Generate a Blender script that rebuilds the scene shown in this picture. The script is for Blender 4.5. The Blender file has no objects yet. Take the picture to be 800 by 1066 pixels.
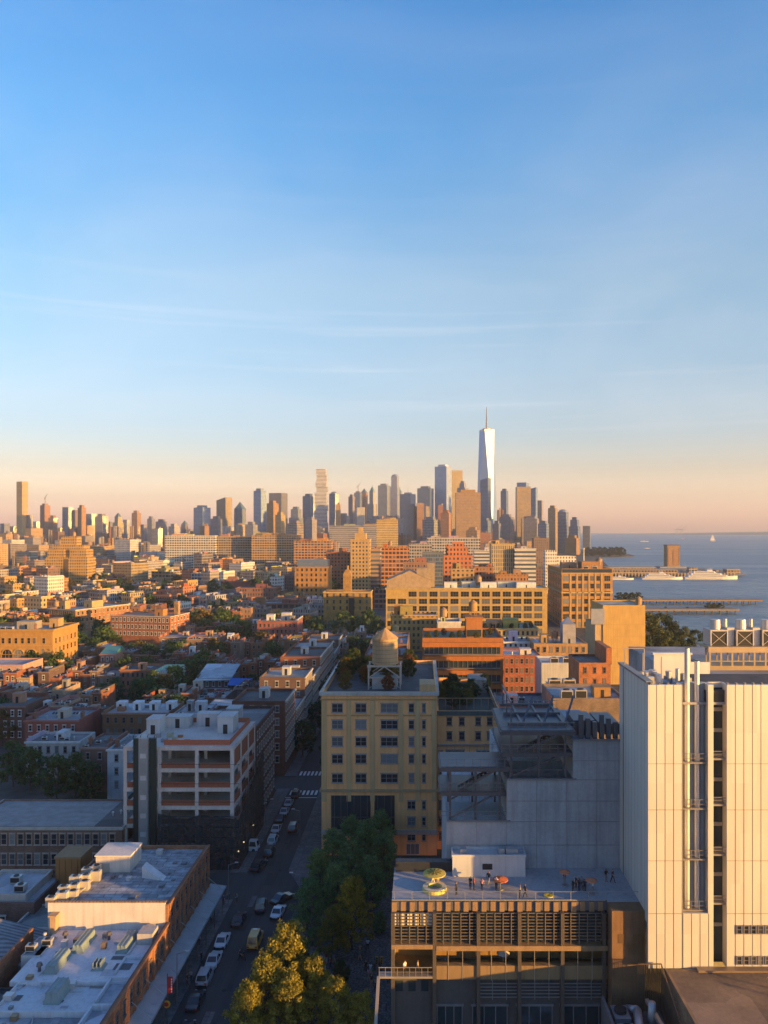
import bpy, math, random
from mathutils import Vector, Matrix

# ---------------------------------------------------------------- camera, sky, sun, exposure
F, CX, CY, H = 820.0, 440.0, 551.0, 65.0          # focal length in px of an 800x1066 frame, principal point, eye height
SUN_AZ = math.radians(62)                          # to-sun azimuth, from -Y towards +X
SUN_EL = math.radians(6.6)
HAZE = 0.00008
scene = bpy.context.scene
C = scene.collection
cam = bpy.data.cameras.new('camera'); cam.sensor_width = 36.0; cam.sensor_fit = 'AUTO'
cam.lens = F / 1066.0 * 36.0
cam.shift_x = -(CX - 400) / 1066.0; cam.shift_y = (CY - 533) / 1066.0
cam.clip_start = 0.5; cam.clip_end = 60000
co = bpy.data.objects.new('camera', cam); C.objects.link(co)
co.location = (0, 0, H); co.rotation_euler = (math.pi / 2, 0, 0)
scene.camera = co

scene.view_settings.view_transform = 'Standard'; scene.view_settings.look = 'None'
scene.view_settings.exposure = 1.5; scene.view_settings.gamma = 1.0
scene.view_settings.use_curve_mapping = False
scene.cycles.max_bounces = 5; scene.cycles.diffuse_bounces = 2; scene.cycles.glossy_bounces = 3
scene.cycles.transmission_bounces = 3; scene.cycles.volume_bounces = 0; scene.cycles.transparent_max_bounces = 6
scene.cycles.caustics_reflective = False; scene.cycles.caustics_refractive = False
scene.cycles.use_denoising = True

w = bpy.data.worlds.new('World'); scene.world = w; w.use_nodes = True
nt = w.node_tree; N = nt.nodes; L = nt.links
N.clear()
sky = N.new('ShaderNodeTexSky'); sky.sky_type = 'NISHITA'; sky.sun_disc = False
sky.sun_elevation = SUN_EL; sky.sun_rotation = math.pi - SUN_AZ
sky.altitude = 60; sky.air_density = 1.0; sky.dust_density = 1.4; sky.ozone_density = 2.2
# thin cirrus streaks, laid out by direction in the sky
tc = N.new('ShaderNodeTexCoord'); sp = N.new('ShaderNodeSeparateXYZ'); L.new(tc.outputs['Generated'], sp.inputs[0])
mp = N.new('ShaderNodeMapping'); mp.inputs['Scale'].default_value = (1.0, 1.0, 2.6); mp.inputs['Rotation'].default_value = (0, math.radians(6), 0)
L.new(tc.outputs['Generated'], mp.inputs[0])
n1 = N.new('ShaderNodeTexNoise'); n1.inputs['Scale'].default_value = 2.1; n1.inputs['Detail'].default_value = 5; n1.inputs['Roughness'].default_value = 0.55
n1.inputs['Distortion'].default_value = 0.6
L.new(mp.outputs[0], n1.inputs['Vector'])
r1 = N.new('ShaderNodeValToRGB'); r1.color_ramp.elements[0].position = 0.32; r1.color_ramp.elements[0].color = (0, 0, 0, 1)
r1.color_ramp.elements[1].position = 0.70; r1.color_ramp.elements[1].color = (1, 1, 1, 1)
L.new(n1.outputs['Fac'], r1.inputs[0])
mp2 = N.new('ShaderNodeMapping'); mp2.inputs['Scale'].default_value = (0.9, 0.9, 34.0); mp2.inputs['Rotation'].default_value = (0, math.radians(2.5), 0)
mp2.inputs['Location'].default_value = (3.1, 0.4, 0.0)
L.new(tc.outputs['Generated'], mp2.inputs[0])
n2 = N.new('ShaderNodeTexNoise'); n2.inputs['Scale'].default_value = 2.2; n2.inputs['Detail'].default_value = 4
L.new(mp2.outputs[0], n2.inputs['Vector'])
r2 = N.new('ShaderNodeValToRGB'); r2.color_ramp.elements[0].position = 0.56; r2.color_ramp.elements[0].color = (0, 0, 0, 1)
r2.color_ramp.elements[1].position = 0.74; r2.color_ramp.elements[1].color = (1, 1, 1, 1)
L.new(n2.outputs['Fac'], r2.inputs[0])
# only between about 4 and 25 degrees up
band = N.new('ShaderNodeValToRGB'); cr = band.color_ramp
cr.elements[0].position = 0.07; cr.elements[0].color = (0, 0, 0, 1)
cr.elements[1].position = 0.62; cr.elements[1].color = (0.12, 0.12, 0.12, 1)
e = cr.elements.new(0.15); e.color = (1, 1, 1, 1)
e = cr.elements.new(0.36); e.color = (0.75, 0.75, 0.75, 1)
L.new(sp.outputs['Z'], band.inputs[0])
def wmath(op, a, b):
    m = N.new('ShaderNodeMath'); m.operation = op
    for k, v in enumerate((a, b)):
        if isinstance(v, (int, float)): m.inputs[k].default_value = v
        else: L.new(v, m.inputs[k])
    return m.outputs[0]
low = N.new('ShaderNodeValToRGB'); lr = low.color_ramp; lr.elements[0].position = 0.20; lr.elements[0].color = (1, 1, 1, 1); lr.elements[1].position = 0.34; lr.elements[1].color = (0.15, 0.15, 0.15, 1)
L.new(sp.outputs['Z'], low.inputs[0])
cl = wmath('ADD', wmath('MULTIPLY', r1.outputs[0], 0.22), wmath('MULTIPLY', wmath('MULTIPLY', r2.outputs[0], 0.24), low.outputs[0]))
cl = wmath('MULTIPLY', cl, band.outputs[0])
mx = N.new('ShaderNodeMix'); mx.data_type = 'RGBA'
L.new(cl, mx.inputs['Factor'])
mx.inputs['B'].default_value = (2.6, 2.6, 2.7, 1)
# the evening air's own tint by height above the horizon
gr = N.new('ShaderNodeValToRGB'); ge = gr.color_ramp.elements
TINT = [(0, 2.95, 1.738, 2.051), (0.038, 1.821, 1.229, 1.227), (0.074, 1.165, 0.85, 0.851), (0.122, 0.795, 0.761, 0.852), (0.181, 0.738, 0.783, 0.857), (0.293, 0.682, 0.837, 0.88), (0.439, 0.293, 0.797, 1.06), (0.556, 0.131, 0.719, 1.097), (0.72, 0.42, 0.66, 0.98), (1, 0.38, 0.56, 0.82)]
g_last = ge[1]
for k, (z_, r_, g_, b_) in enumerate(TINT):
    e = ge[0] if k == 0 else (g_last if k == len(TINT) - 1 else ge.new(z_))
    if k == len(TINT) - 1: e = ge[len(ge) - 1]
    e.position = z_; e.color = (r_ / 3, g_ / 3, b_ / 3, 1)
L.new(sp.outputs['Z'], gr.inputs[0])
m3 = N.new('ShaderNodeVectorMath'); m3.operation = 'SCALE'; m3.inputs['Scale'].default_value = 3.0; L.new(gr.outputs[0], m3.inputs[0])
m4 = N.new('ShaderNodeMix'); m4.data_type = 'RGBA'; m4.blend_type = 'MULTIPLY'; m4.inputs['Factor'].default_value = 1.0
L.new(sky.outputs[0], m4.inputs['A']); L.new(m3.outputs[0], m4.inputs['B']); 
# away from the southern sky the evening air is deeper and bluer
az = N.new('ShaderNodeMapRange'); az.interpolation_type = 'SMOOTHSTEP'
for k_, v_ in (('From Min', .78), ('From Max', .25), ('To Min', 0.0), ('To Max', 1.0)): az.inputs[k_].default_value = v_
hyp = wmath('SQRT', wmath('ADD', wmath('MULTIPLY', sp.outputs['X'], sp.outputs['X']), wmath('MULTIPLY', sp.outputs['Y'], sp.outputs['Y'])), 0.0)
L.new(wmath('DIVIDE', sp.outputs['Y'], wmath('MAXIMUM', hyp, 0.001)), az.inputs['Value'])
m5 = N.new('ShaderNodeMix'); m5.data_type = 'RGBA'; m5.blend_type = 'MULTIPLY'
L.new(az.outputs[0], m5.inputs['Factor']); L.new(m4.outputs['Result'], m5.inputs['A']); m5.inputs['B'].default_value = (0.70, 0.84, 0.98, 1)
L.new(m5.outputs['Result'], mx.inputs['A'])
bg = N.new('ShaderNodeBackground'); bg.inputs['Strength'].default_value = 0.15
L.new(mx.outputs['Result'], bg.inputs['Color'])
wo = N.new('ShaderNodeOutputWorld'); L.new(bg.outputs[0], wo.inputs['Surface'])

sl = bpy.data.lights.new('sun', 'SUN'); sl.energy = 4.2; sl.angle = math.radians(0.6); sl.color = (1.0, 0.53, 0.115)
so = bpy.data.objects.new('sun', sl); C.objects.link(so)
to_sun = Vector((math.cos(SUN_EL) * math.sin(SUN_AZ), -math.cos(SUN_EL) * math.cos(SUN_AZ), math.sin(SUN_EL)))
so.rotation_euler = to_sun.to_track_quat('Z', 'Y').to_euler(); so.location = (200, -200, 200)

# ---------------------------------------------------------------- helpers
RN = random.Random(11)
def wx(px, Y): return (px - CX) * Y / F
def wz(py, Y): return H - (py - CY) * Y / F
def yd(py, z=0.0): return (H - z) * F / (py - CY)

class MB:
    def __init__(s): s.v = []; s.f = []; s.m = []
    def poly(s, pts, mi=0):
        n = len(s.v); s.v += [tuple(p) for p in pts]; s.f.append(tuple(range(n, n + len(pts)))); s.m.append(mi)
    def box(s, x0, x1, y0, y1, z0, z1, mi=0, bottom=True, top=True):
        n = len(s.v)
        s.v += [(x0, y0, z0), (x1, y0, z0), (x1, y1, z0), (x0, y1, z0), (x0, y0, z1), (x1, y0, z1), (x1, y1, z1), (x0, y1, z1)]
        fs = [(0, 1, 5, 4), (1, 2, 6, 5), (2, 3, 7, 6), (3, 0, 4, 7)]
        if top: fs.append((4, 5, 6, 7))
        if bottom: fs.append((3, 2, 1, 0))
        for q in fs: s.f.append(tuple(n + i for i in q)); s.m.append(mi)
    def frustum(s, a, b, mi=0):          # a, b: (x0,x1,y0,y1,z)
        n = len(s.v)
        for x0, x1, y0, y1, z in (a, b): s.v += [(x0, y0, z), (x1, y0, z), (x1, y1, z), (x0, y1, z)]
        for q in [(0, 1, 5, 4), (1, 2, 6, 5), (2, 3, 7, 6), (3, 0, 4, 7), (4, 5, 6, 7), (3, 2, 1, 0)]:
            s.f.append(tuple(n + i for i in q)); s.m.append(mi)
    def cyl(s, cx, cy, z0, z1, r0, r1=None, n=16, mi=0, cap=True):
        s.tube((cx, cy, z0), (cx, cy, z1), r0, r0 if r1 is None else r1, n, mi, cap)
    def tube(s, p, q, r0, r1=None, n=8, mi=0, cap=True):
        p = Vector(p); q = Vector(q); r1 = r0 if r1 is None else r1
        d = (q - p).normalized(); u = d.orthogonal().normalized(); v = d.cross(u)
        k = len(s.v)
        for c, r in ((p, r0), (q, r1)):
            for i in range(n):
                a = 2 * math.pi * i / n; s.v.append(tuple(c + u * (r * math.cos(a)) + v * (r * math.sin(a))))
        for i in range(n):
            j = (i + 1) % n; s.f.append((k + i, k + j, k + n + j, k + n + i)); s.m.append(mi)
        if cap:
            s.f.append(tuple(k + n + i for i in range(n))); s.m.append(mi)
            s.f.append(tuple(k + n - 1 - i for i in range(n))); s.m.append(mi)
    def bar(s, p, q, w, h, mi=0):        # square section bar
        p = Vector(p); q = Vector(q); d = (q - p).normalized()
        up = Vector((0, 0, 1)) if abs(d.z) < 0.95 else Vector((0, 1, 0))
        u = d.cross(up).normalized() * (w / 2); v = u.cross(d).normalized() * (h / 2)
        n = len(s.v)
        for c in (p, q): s.v += [tuple(c - u - v), tuple(c + u - v), tuple(c + u + v), tuple(c - u + v)]
        for g in [(0, 1, 5, 4), (1, 2, 6, 5), (2, 3, 7, 6), (3, 0, 4, 7), (4, 5, 6, 7), (3, 2, 1, 0)]:
            s.f.append(tuple(n + i for i in g)); s.m.append(mi)
    def lathe(s, prof, n=16, mi=0, c=(0, 0)):   # prof: [(r,z)]
        k = len(s.v)
        for r, z in prof:
            for i in range(n):
                a = 2 * math.pi * i / n; s.v.append((c[0] + r * math.cos(a), c[1] + r * math.sin(a), z))
        for j in range(len(prof) - 1):
            for i in range(n):
                i2 = (i + 1) % n
                s.f.append((k + j * n + i, k + j * n + i2, k + (j + 1) * n + i2, k + (j + 1) * n + i)); s.m.append(mi)
    def mesh(s, name, mats, smooth=False):
        me = bpy.data.meshes.new(name); me.from_pydata(s.v, [], s.f)
        for m in (mats if isinstance(mats, (list, tuple)) else [mats]): me.materials.append(m)
        if len(set(s.m)) > 1: me.polygons.foreach_set('material_index', s.m)
        if smooth: me.polygons.foreach_set('use_smooth', [True] * len(s.f))
        me.update(); return me
    def build(s, name, mats, parent=None, col=None, loc=None, rot=0, smooth=False):
        return put(name, s.mesh(name, mats, smooth), parent, col, loc, rot)

def put(name, me, parent=None, col=None, loc=None, rot=0):
    o = bpy.data.objects.new(name, me); C.objects.link(o)
    if parent is not None: o.parent = parent
    if loc is not None: o.location = loc
    if rot: o.rotation_euler = (0, 0, rot)
    if col is not None and me is not None and name not in ('crown', 'body', 'canopy', 'cushion', 'seat', 'mat') and me.materials and me.materials[0] and me.materials[0].name not in ('plaster', 'cladding', 'car_paint', 'cloth') and col[0] > .36 and col[2] < .62 * col[0]:
        col = (col[0] * .82, col[1] * .76, col[2] * .62) + tuple(col[3:])
    if col is not None: o.color = (col[0], col[1], col[2], col[3] if len(col) > 3 else RN.random())
    return o
def tag(o, label, cat, group=None):
    o['label'] = label; o['category'] = cat
    if group: o['group'] = group
    return o
def thing(name, label, cat, loc=(0, 0, 0), rot=0, group=None):
    o = put(name, None, None, None, loc, rot); o.empty_display_size = 0.5
    if label: o['label'] = label
    o['category'] = cat
    if group: o['group'] = group
    return o
def struct(o): o['kind'] = 'structure'; return o
def copy_tree(o, parent=None):
    c = o.copy(); C.objects.link(c)
    if parent is not None: c.parent = parent
    for ch in KIDS.get(o.name, [k for k in o.children]): copy_tree(ch, c)
    return c
KIDS = {}
AUTO = []                                           # (object, description, px, py): labels settled at the end
def project(o, dz=0):
    p = o.location; return CX + F * p.x / p.y, CY - F * (p.z + dz - H) / p.y

# ---------------------------------------------------------------- materials
M = {}
class NT:
    def __init__(s, name):
        m = bpy.data.materials.new(name); m.use_nodes = True; s.mat = m; s.t = m.node_tree; s.t.nodes.clear()
        s.out = s.t.nodes.new('ShaderNodeOutputMaterial'); s.b = s.t.nodes.new('ShaderNodeBsdfPrincipled')
        s.t.links.new(s.b.outputs[0], s.out.inputs['Surface']); M[name] = m
    def n(s, ty, **kw):
        x = s.t.nodes.new(ty)
        for k, v in kw.items(): setattr(x, k, v)
        return x
    def set(s, inp, v):
        if hasattr(v, 'is_linked'): s.t.links.new(v, inp)
        else: inp.default_value = v
    def math(s, op, a, b=0.0, c=None):
        x = s.n('ShaderNodeMath', operation=op); s.set(x.inputs[0], a); s.set(x.inputs[1], b)
        if c is not None: s.set(x.inputs[2], c)
        return x.outputs[0]
    def mix(s, f, a, b, blend='MIX'):
        x = s.n('ShaderNodeMix', data_type='RGBA', blend_type=blend)
        s.set(x.inputs['Factor'], f); s.set(x.inputs['A'], a); s.set(x.inputs['B'], b); return x.outputs['Result']
    def noise(s, vec, scale, detail=3, rough=0.55):
        x = s.n('ShaderNodeTexNoise'); x.inputs['Scale'].default_value = scale; x.inputs['Detail'].default_value = detail
        x.inputs['Roughness'].default_value = rough
        if vec is not None: s.t.links.new(vec, x.inputs['Vector'])
        return x.outputs['Fac']
    def ramp(s, f, a, b, ca=(0, 0, 0, 1), cb=(1, 1, 1, 1)):
        x = s.n('ShaderNodeValToRGB'); s.t.links.new(f, x.inputs[0]); e = x.color_ramp.elements
        e[0].position = a; e[0].color = ca; e[1].position = b; e[1].color = cb; return x.outputs[0]
    def mapping(s, vec, scale, rot=(0, 0, 0)):
        x = s.n('ShaderNodeMapping'); x.inputs['Scale'].default_value = scale; x.inputs['Rotation'].default_value = rot
        s.t.links.new(vec, x.inputs[0]); return x.outputs[0]
    def obj(s): return s.n('ShaderNodeTexCoord').outputs['Object']
    def bump(s, h, strength, dist=0.05):
        x = s.n('ShaderNodeBump'); x.inputs['Strength'].default_value = strength; x.inputs['Distance'].default_value = dist
        s.t.links.new(h, x.inputs['Height']); s.t.links.new(x.outputs[0], s.b.inputs['Normal'])
    def P(s, **kw):
        for k, v in kw.items(): s.set(s.b.inputs[k.replace('_', ' ')], v)
        return s.mat
    def oinfo(s): return s.n('ShaderNodeObjectInfo')

def mat_tinted(name, rough=0.85, lo=0.72, hi=1.15, scale=0.5, streak=True, bump=0.25, metallic=0.0, spec=0.4, fine=6.0):
    t = NT(name); p = t.obj(); oi = t.oinfo()
    a = t.noise(p, scale, 4); b = t.noise(p, fine, 3)
    k = t.math('ADD', t.math('MULTIPLY', a, 0.65), t.math('MULTIPLY', b, 0.35))
    f = t.ramp(k, 0.3, 0.7, (lo, lo, lo, 1), (hi, hi, hi, 1))
    c = t.mix(1.0, oi.outputs['Color'], f, 'MULTIPLY')
    if streak:
        s_ = t.noise(t.mapping(p, (1.3, 1.3, 0.08)), 1.5, 3)
        c = t.mix(t.ramp(s_, 0.45, 0.75, (0, 0, 0, 1), (0.45, 0.45, 0.45, 1)), c, t.mix(1.0, c, (0.55, 0.54, 0.53, 1), 'MULTIPLY'))
    t.bump(b, bump, 0.04)
    return t.P(Base_Color=c, Roughness=rough, Metallic=metallic, Specular_IOR_Level=spec)
mat_tinted('wall'); mat_tinted('metal', rough=0.45, lo=0.8, hi=1.1, streak=False, bump=0.08, metallic=0.4, spec=0.5)
mat_tinted('paint', rough=0.5, lo=0.86, hi=1.06, scale=0.8, streak=True, bump=0.05)
mat_tinted('concrete', rough=0.75, lo=0.78, hi=1.12, scale=0.25, bump=0.15, fine=2.5)
mat_tinted('cloth', rough=0.9, lo=0.85, hi=1.1, scale=3, streak=False, bump=0.1)
mat_tinted('bark', rough=0.95, lo=0.6, hi=1.2, scale=2, streak=True, bump=0.6)
mat_tinted('plaster', rough=0.8, lo=0.82, hi=1.08, scale=0.3, streak=True, bump=0.08)

# patched tar and membrane roofs
t = NT('roof'); p = t.obj(); oi = t.oinfo()
a = t.noise(p, 0.18, 4, 0.6); b = t.noise(p, 2.2, 4, 0.6)
v = t.n('ShaderNodeTexVoronoi', distance='CHEBYCHEV'); v.inputs['Scale'].default_value = 0.16; t.t.links.new(t.mapping(p, (1, 1, 0.0)), v.inputs['Vector'])
vc = t.n('ShaderNodeSeparateColor'); t.t.links.new(v.outputs['Color'], vc.inputs[0])
k = t.math('ADD', t.math('MULTIPLY', a, 0.5), t.math('ADD', t.math('MULTIPLY', b, 0.25), t.math('MULTIPLY', vc.outputs[0], 0.25)))
c = t.mix(1.0, oi.outputs['Color'], t.ramp(k, 0.3, 0.72, (0.42, 0.42, 0.43, 1), (1.3, 1.29, 1.27, 1)), 'MULTIPLY')
t.bump(b, 0.3, 0.05); t.P(Base_Color=c, Roughness=0.8)

# felt sheets laid in rows, edges showing
t = NT('roof_sheet'); p = t.obj(); oi = t.oinfo()
vo = t.n('ShaderNodeTexBrick'); vo.inputs['Scale'].default_value = 1.0; vo.inputs['Brick Width'].default_value = 2.6; vo.inputs['Row Height'].default_value = 1.05; vo.inputs['Mortar Size'].default_value = .05
vo.inputs['Color1'].default_value = (1.15, 1.15, 1.15, 1); vo.inputs['Color2'].default_value = (.62, .63, .65, 1); vo.inputs['Mortar'].default_value = (.35, .35, .35, 1)
nz = t.n('ShaderNodeTexNoise'); nz.inputs['Scale'].default_value = .8; t.t.links.new(p, nz.inputs['Vector'])
wv_ = t.n('ShaderNodeVectorMath', operation='MULTIPLY_ADD'); t.t.links.new(nz.outputs['Color'], wv_.inputs[0]); wv_.inputs[1].default_value = (.5, .5, 0); t.t.links.new(p, wv_.inputs[2]); t.t.links.new(wv_.outputs[0], vo.inputs['Vector'])
a = t.noise(p, .5, 5, .65)
c = t.mix(1.0, t.mix(1.0, oi.outputs['Color'], vo.outputs['Color'], 'MULTIPLY'), t.ramp(a, .32, .68, (.45, .45, .46, 1), (1.35, 1.35, 1.33, 1)), 'MULTIPLY')
t.bump(vo.outputs['Fac'], .3, .04); t.P(Base_Color=c, Roughness=.75)

# brick: courses that read close by
t = NT('brick'); tcn = t.n('ShaderNodeTexCoord'); p = tcn.outputs['Object']; oi = t.oinfo()
sp_ = t.n('ShaderNodeSeparateXYZ'); t.t.links.new(p, sp_.inputs[0]); sn = t.n('ShaderNodeSeparateXYZ'); t.t.links.new(tcn.outputs['Normal'], sn.inputs[0])
isx = t.math('GREATER_THAN', t.math('ABSOLUTE', sn.outputs[0]), 0.7)
u = t.math('ADD', t.math('MULTIPLY', sp_.outputs[1], isx), t.math('MULTIPLY', sp_.outputs[0], t.math('SUBTRACT', 1.0, isx)))
cb = t.n('ShaderNodeCombineXYZ'); t.t.links.new(u, cb.inputs[0]); t.t.links.new(sp_.outputs[2], cb.inputs[1])
br = t.n('ShaderNodeTexBrick'); br.inputs['Scale'].default_value = 1.0; br.inputs['Brick Width'].default_value = 0.42; br.inputs['Row Height'].default_value = 0.14
br.inputs['Mortar Size'].default_value = 0.012; br.inputs['Color1'].default_value = (1.15, 1.15, 1.15, 1); br.inputs['Color2'].default_value = (0.7, 0.7, 0.7, 1)
br.inputs['Mortar'].default_value = (1.0, 1.05, 1.1, 1); t.t.links.new(cb.outputs[0], br.inputs['Vector'])
a = t.noise(p, 0.35, 5, 0.6)
c = t.mix(1.0, t.mix(1.0, oi.outputs['Color'], br.outputs['Color'], 'MULTIPLY'), t.ramp(a, 0.3, 0.7, (0.65, 0.65, 0.65, 1), (1.2, 1.2, 1.2, 1)), 'MULTIPLY')
t.bump(a, 0.2, 0.05); t.P(Base_Color=c, Roughness=0.88)

def facade_mat(name, bay=2.6, floor=3.4, u0=0.26, u1=0.74, z0=0.28, z1=0.8, glass=(0.03, 0.04, 0.055, 1), grough=0.12, wrough=0.85, metal=0.0, vary=0.5, spec=0.5, gmetal=0.0, band=0.0):
    t = NT(name); tcn = t.n('ShaderNodeTexCoord'); oi = t.oinfo(); p = tcn.outputs['Object']
    sp_ = t.n('ShaderNodeSeparateXYZ'); t.t.links.new(p, sp_.inputs[0])
    sn = t.n('ShaderNodeSeparateXYZ'); t.t.links.new(tcn.outputs['Normal'], sn.inputs[0])
    isx = t.math('GREATER_THAN', t.math('ABSOLUTE', sn.outputs[0]), t.math('ABSOLUTE', sn.outputs[1]))
    side = t.math('LESS_THAN', t.math('ABSOLUTE', sn.outputs[2]), 0.6)
    u = t.math('ADD', t.math('MULTIPLY', sp_.outputs[1], isx), t.math('MULTIPLY', sp_.outputs[0], t.math('SUBTRACT', 1.0, isx)))
    sc = t.math('ADD', 1.0 - vary / 2, t.math('MULTIPLY', oi.outputs['Alpha'], vary))
    u = t.math('ADD', t.math('DIVIDE', t.math('DIVIDE', u, bay), sc), 100.5)
    zz = t.math('DIVIDE', sp_.outputs[2], floor)
    fu = t.math('FRACT', u); fz = t.math('FRACT', zz)
    def inr(x, a, b): return t.math('MULTIPLY', t.math('GREATER_THAN', x, a), t.math('LESS_THAN', x, b))
    win = t.math('MULTIPLY', t.math('MULTIPLY', inr(fu, u0, u1), inr(fz, z0, z1)), side)
    cid = t.n('ShaderNodeCombineXYZ'); t.t.links.new(t.math('FLOOR', u), cid.inputs[0]); t.t.links.new(t.math('FLOOR', zz), cid.inputs[1])
    t.t.links.new(t.math('ADD', isx, t.math('MULTIPLY', oi.outputs['Alpha'], 57.0)), cid.inputs[2])
    wn = t.n('ShaderNodeTexWhiteNoise'); t.t.links.new(cid.outputs[0], wn.inputs['Vector'])
    g2 = t.mix(t.ramp(wn.outputs['Value'], 0.55, 1.0, (0, 0, 0, 1), (0.55, 0.55, 0.55, 1)), glass, (0.28, 0.28, 0.27, 1))
    a = t.noise(p, 0.12, 4); b = t.noise(p, 1.6, 3)
    k = t.math('ADD', t.math('MULTIPLY', a, 0.6), t.math('MULTIPLY', b, 0.4))
    wall = t.mix(1.0, oi.outputs['Color'], t.ramp(k, 0.3, 0.7, (0.72, 0.72, 0.72, 1), (1.15, 1.15, 1.15, 1)), 'MULTIPLY')
    if band > 0: wall = t.mix(t.math('MULTIPLY', t.math('LESS_THAN', fz, band), 0.6), wall, (0.5, 0.47, 0.42, 1))
    c = t.mix(win, wall, g2)
    bm = t.n('ShaderNodeBump'); bm.inputs['Strength'].default_value = 0.5; bm.inputs['Distance'].default_value = 0.3; bm.invert = True
    t.t.links.new(win, bm.inputs['Height'])
    t.t.links.new(bm.outputs[0], t.b.inputs['Normal'])
    ro = t.math('ADD', wrough, t.math('MULTIPLY', win, grough - wrough))
    return t.P(Base_Color=c, Roughness=ro, Metallic=t.math('ADD', metal, t.math('MULTIPLY', win, gmetal - metal)), Specular_IOR_Level=spec)
facade_mat('punched')                                                   # masonry with punched windows
facade_mat('punched_tall', bay=2.2, floor=3.6, u0=0.3, u1=0.72, z0=0.22, z1=0.82, band=0.08)
facade_mat('loft', bay=4.2, floor=4.0, u0=0.14, u1=0.86, z0=0.24, z1=0.84, band=0.06)
facade_mat('curtain', bay=1.6, floor=3.9, u0=0.06, u1=0.95, z0=0.2, z1=0.97, glass=(0.13, 0.23, 0.38, 1), grough=0.2, wrough=0.45, vary=0.3, spec=0.7, gmetal=0.3)
facade_mat('curtain_dark', bay=1.6, floor=3.9, u0=0.10, u1=0.92, z0=0.25, z1=0.95, glass=(0.045, 0.10, 0.20, 1), grough=0.2, wrough=0.5, vary=0.3, spec=0.7, gmetal=0.15)
facade_mat('piers', bay=2.4, floor=3.9, u0=0.30, u1=0.78, z0=0.0, z1=0.8, glass=(0.06, 0.08, 0.11, 1), grough=0.2, wrough=0.7, vary=0.4)
facade_mat('bands', bay=30.0, floor=3.8, u0=0.0, u1=1.0, z0=0.4, z1=0.9, glass=(0.07, 0.09, 0.12, 1), grough=0.15, wrough=0.7, vary=0.2)

t = NT('glass'); oi = t.oinfo()
c = t.mix(t.ramp(oi.outputs['Random'], 0.62, 0.95, (0, 0, 0, 1), (0.6, 0.6, 0.6, 1)), (0.018, 0.024, 0.032, 1), (0.30, 0.31, 0.31, 1))
t.P(Base_Color=c, Roughness=0.07, Specular_IOR_Level=0.75)
t = NT('clear_glass'); t.P(Base_Color=(0.03, 0.045, 0.055, 1), Roughness=0.05, Specular_IOR_Level=0.8)
NT('dark').P(Base_Color=(0.012, 0.013, 0.015, 1), Roughness=0.7)
NT('tyre').P(Base_Color=(0.015, 0.015, 0.016, 1), Roughness=0.8)
NT('chrome').P(Base_Color=(0.5, 0.51, 0.53, 1), Roughness=0.25, Metallic=0.9)
t = NT('lamp_white'); t.P(Base_Color=(0.9, 0.88, 0.8, 1), Roughness=0.2)
t = NT('lamp_red'); t.P(Base_Color=(0.4, 0.02, 0.015, 1), Roughness=0.25)
t = NT('headlight_on'); t.P(Base_Color=(1, 0.9, 0.7, 1), Emission_Color=(1.0, 0.85, 0.6, 1), Emission_Strength=2.5)
t = NT('lit_bulb'); t.P(Base_Color=(1, 0.8, 0.5, 1), Emission_Color=(1.0, 0.75, 0.4, 1), Emission_Strength=3.0)
t = NT('car_paint'); oi = t.oinfo(); p = t.obj()
c = t.mix(t.ramp(t.noise(p, 1.5, 3), 0.4, 0.8, (0, 0, 0, 1), (0.15, 0.15, 0.15, 1)), oi.outputs['Color'], (0.2, 0.19, 0.17, 1))
t.P(Base_Color=c, Roughness=0.28, Coat_Weight=0.5, Coat_Roughness=0.08)

# ground
t = NT('asphalt'); p = t.obj()
a = t.noise(p, 0.06, 5, 0.6); b = t.noise(p, 3.0, 4, 0.7); s_ = t.noise(t.mapping(p, (0.9, 0.05, 1)), 1.0, 4)
k = t.math('ADD', t.math('MULTIPLY', a, 0.4), t.math('ADD', t.math('MULTIPLY', b, 0.25), t.math('MULTIPLY', s_, 0.35)))
c = t.ramp(k, 0.32, 0.68, (0.028, 0.029, 0.031, 1), (0.075, 0.074, 0.072, 1))
t.bump(b, 0.3, 0.02); t.P(Base_Color=c, Roughness=0.85)
t = NT('land'); p = t.obj()
a = t.noise(p, 0.02, 5, 0.65); b = t.noise(p, 0.3, 4, 0.6)
c = t.mix(t.ramp(a, 0.48, 0.56), t.ramp(b, 0.3, 0.7, (0.035, 0.036, 0.036, 1), (0.09, 0.088, 0.083, 1)), t.ramp(b, 0.3, 0.7, (0.02, 0.032, 0.015, 1), (0.05, 0.062, 0.03, 1)))
t.bump(b, 0.4, 0.3); t.P(Base_Color=c, Roughness=0.9)
t = NT('pavement'); p = t.obj()
b = t.noise(p, 1.5, 5, 0.65); vo = t.n('ShaderNodeTexBrick'); vo.inputs['Scale'].default_value = 1.0; vo.inputs['Brick Width'].default_value = 1.5; vo.inputs['Row Height'].default_value = 1.5
vo.offset = 0.0; vo.inputs['Mortar Size'].default_value = 0.02; vo.inputs['Color1'].default_value = (0.17, 0.165, 0.16, 1); vo.inputs['Color2'].default_value = (0.125, 0.122, 0.12, 1); vo.inputs['Mortar'].default_value = (0.05, 0.05, 0.05, 1)
t.t.links.new(p, vo.inputs['Vector'])
c = t.mix(1.0, vo.outputs['Color'], t.ramp(b, 0.3, 0.7, (0.6, 0.6, 0.6, 1), (1.15, 1.15, 1.15, 1)), 'MULTIPLY')
t.bump(b, 0.3, 0.02); t.P(Base_Color=c, Roughness=0.85)
t = NT('cobbles'); p = t.obj()
vo = t.n('ShaderNodeTexVoronoi'); vo.inputs['Scale'].default_value = 3.2; t.t.links.new(p, vo.inputs['Vector'])
b = t.noise(p, 0.4, 5, 0.65)
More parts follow.
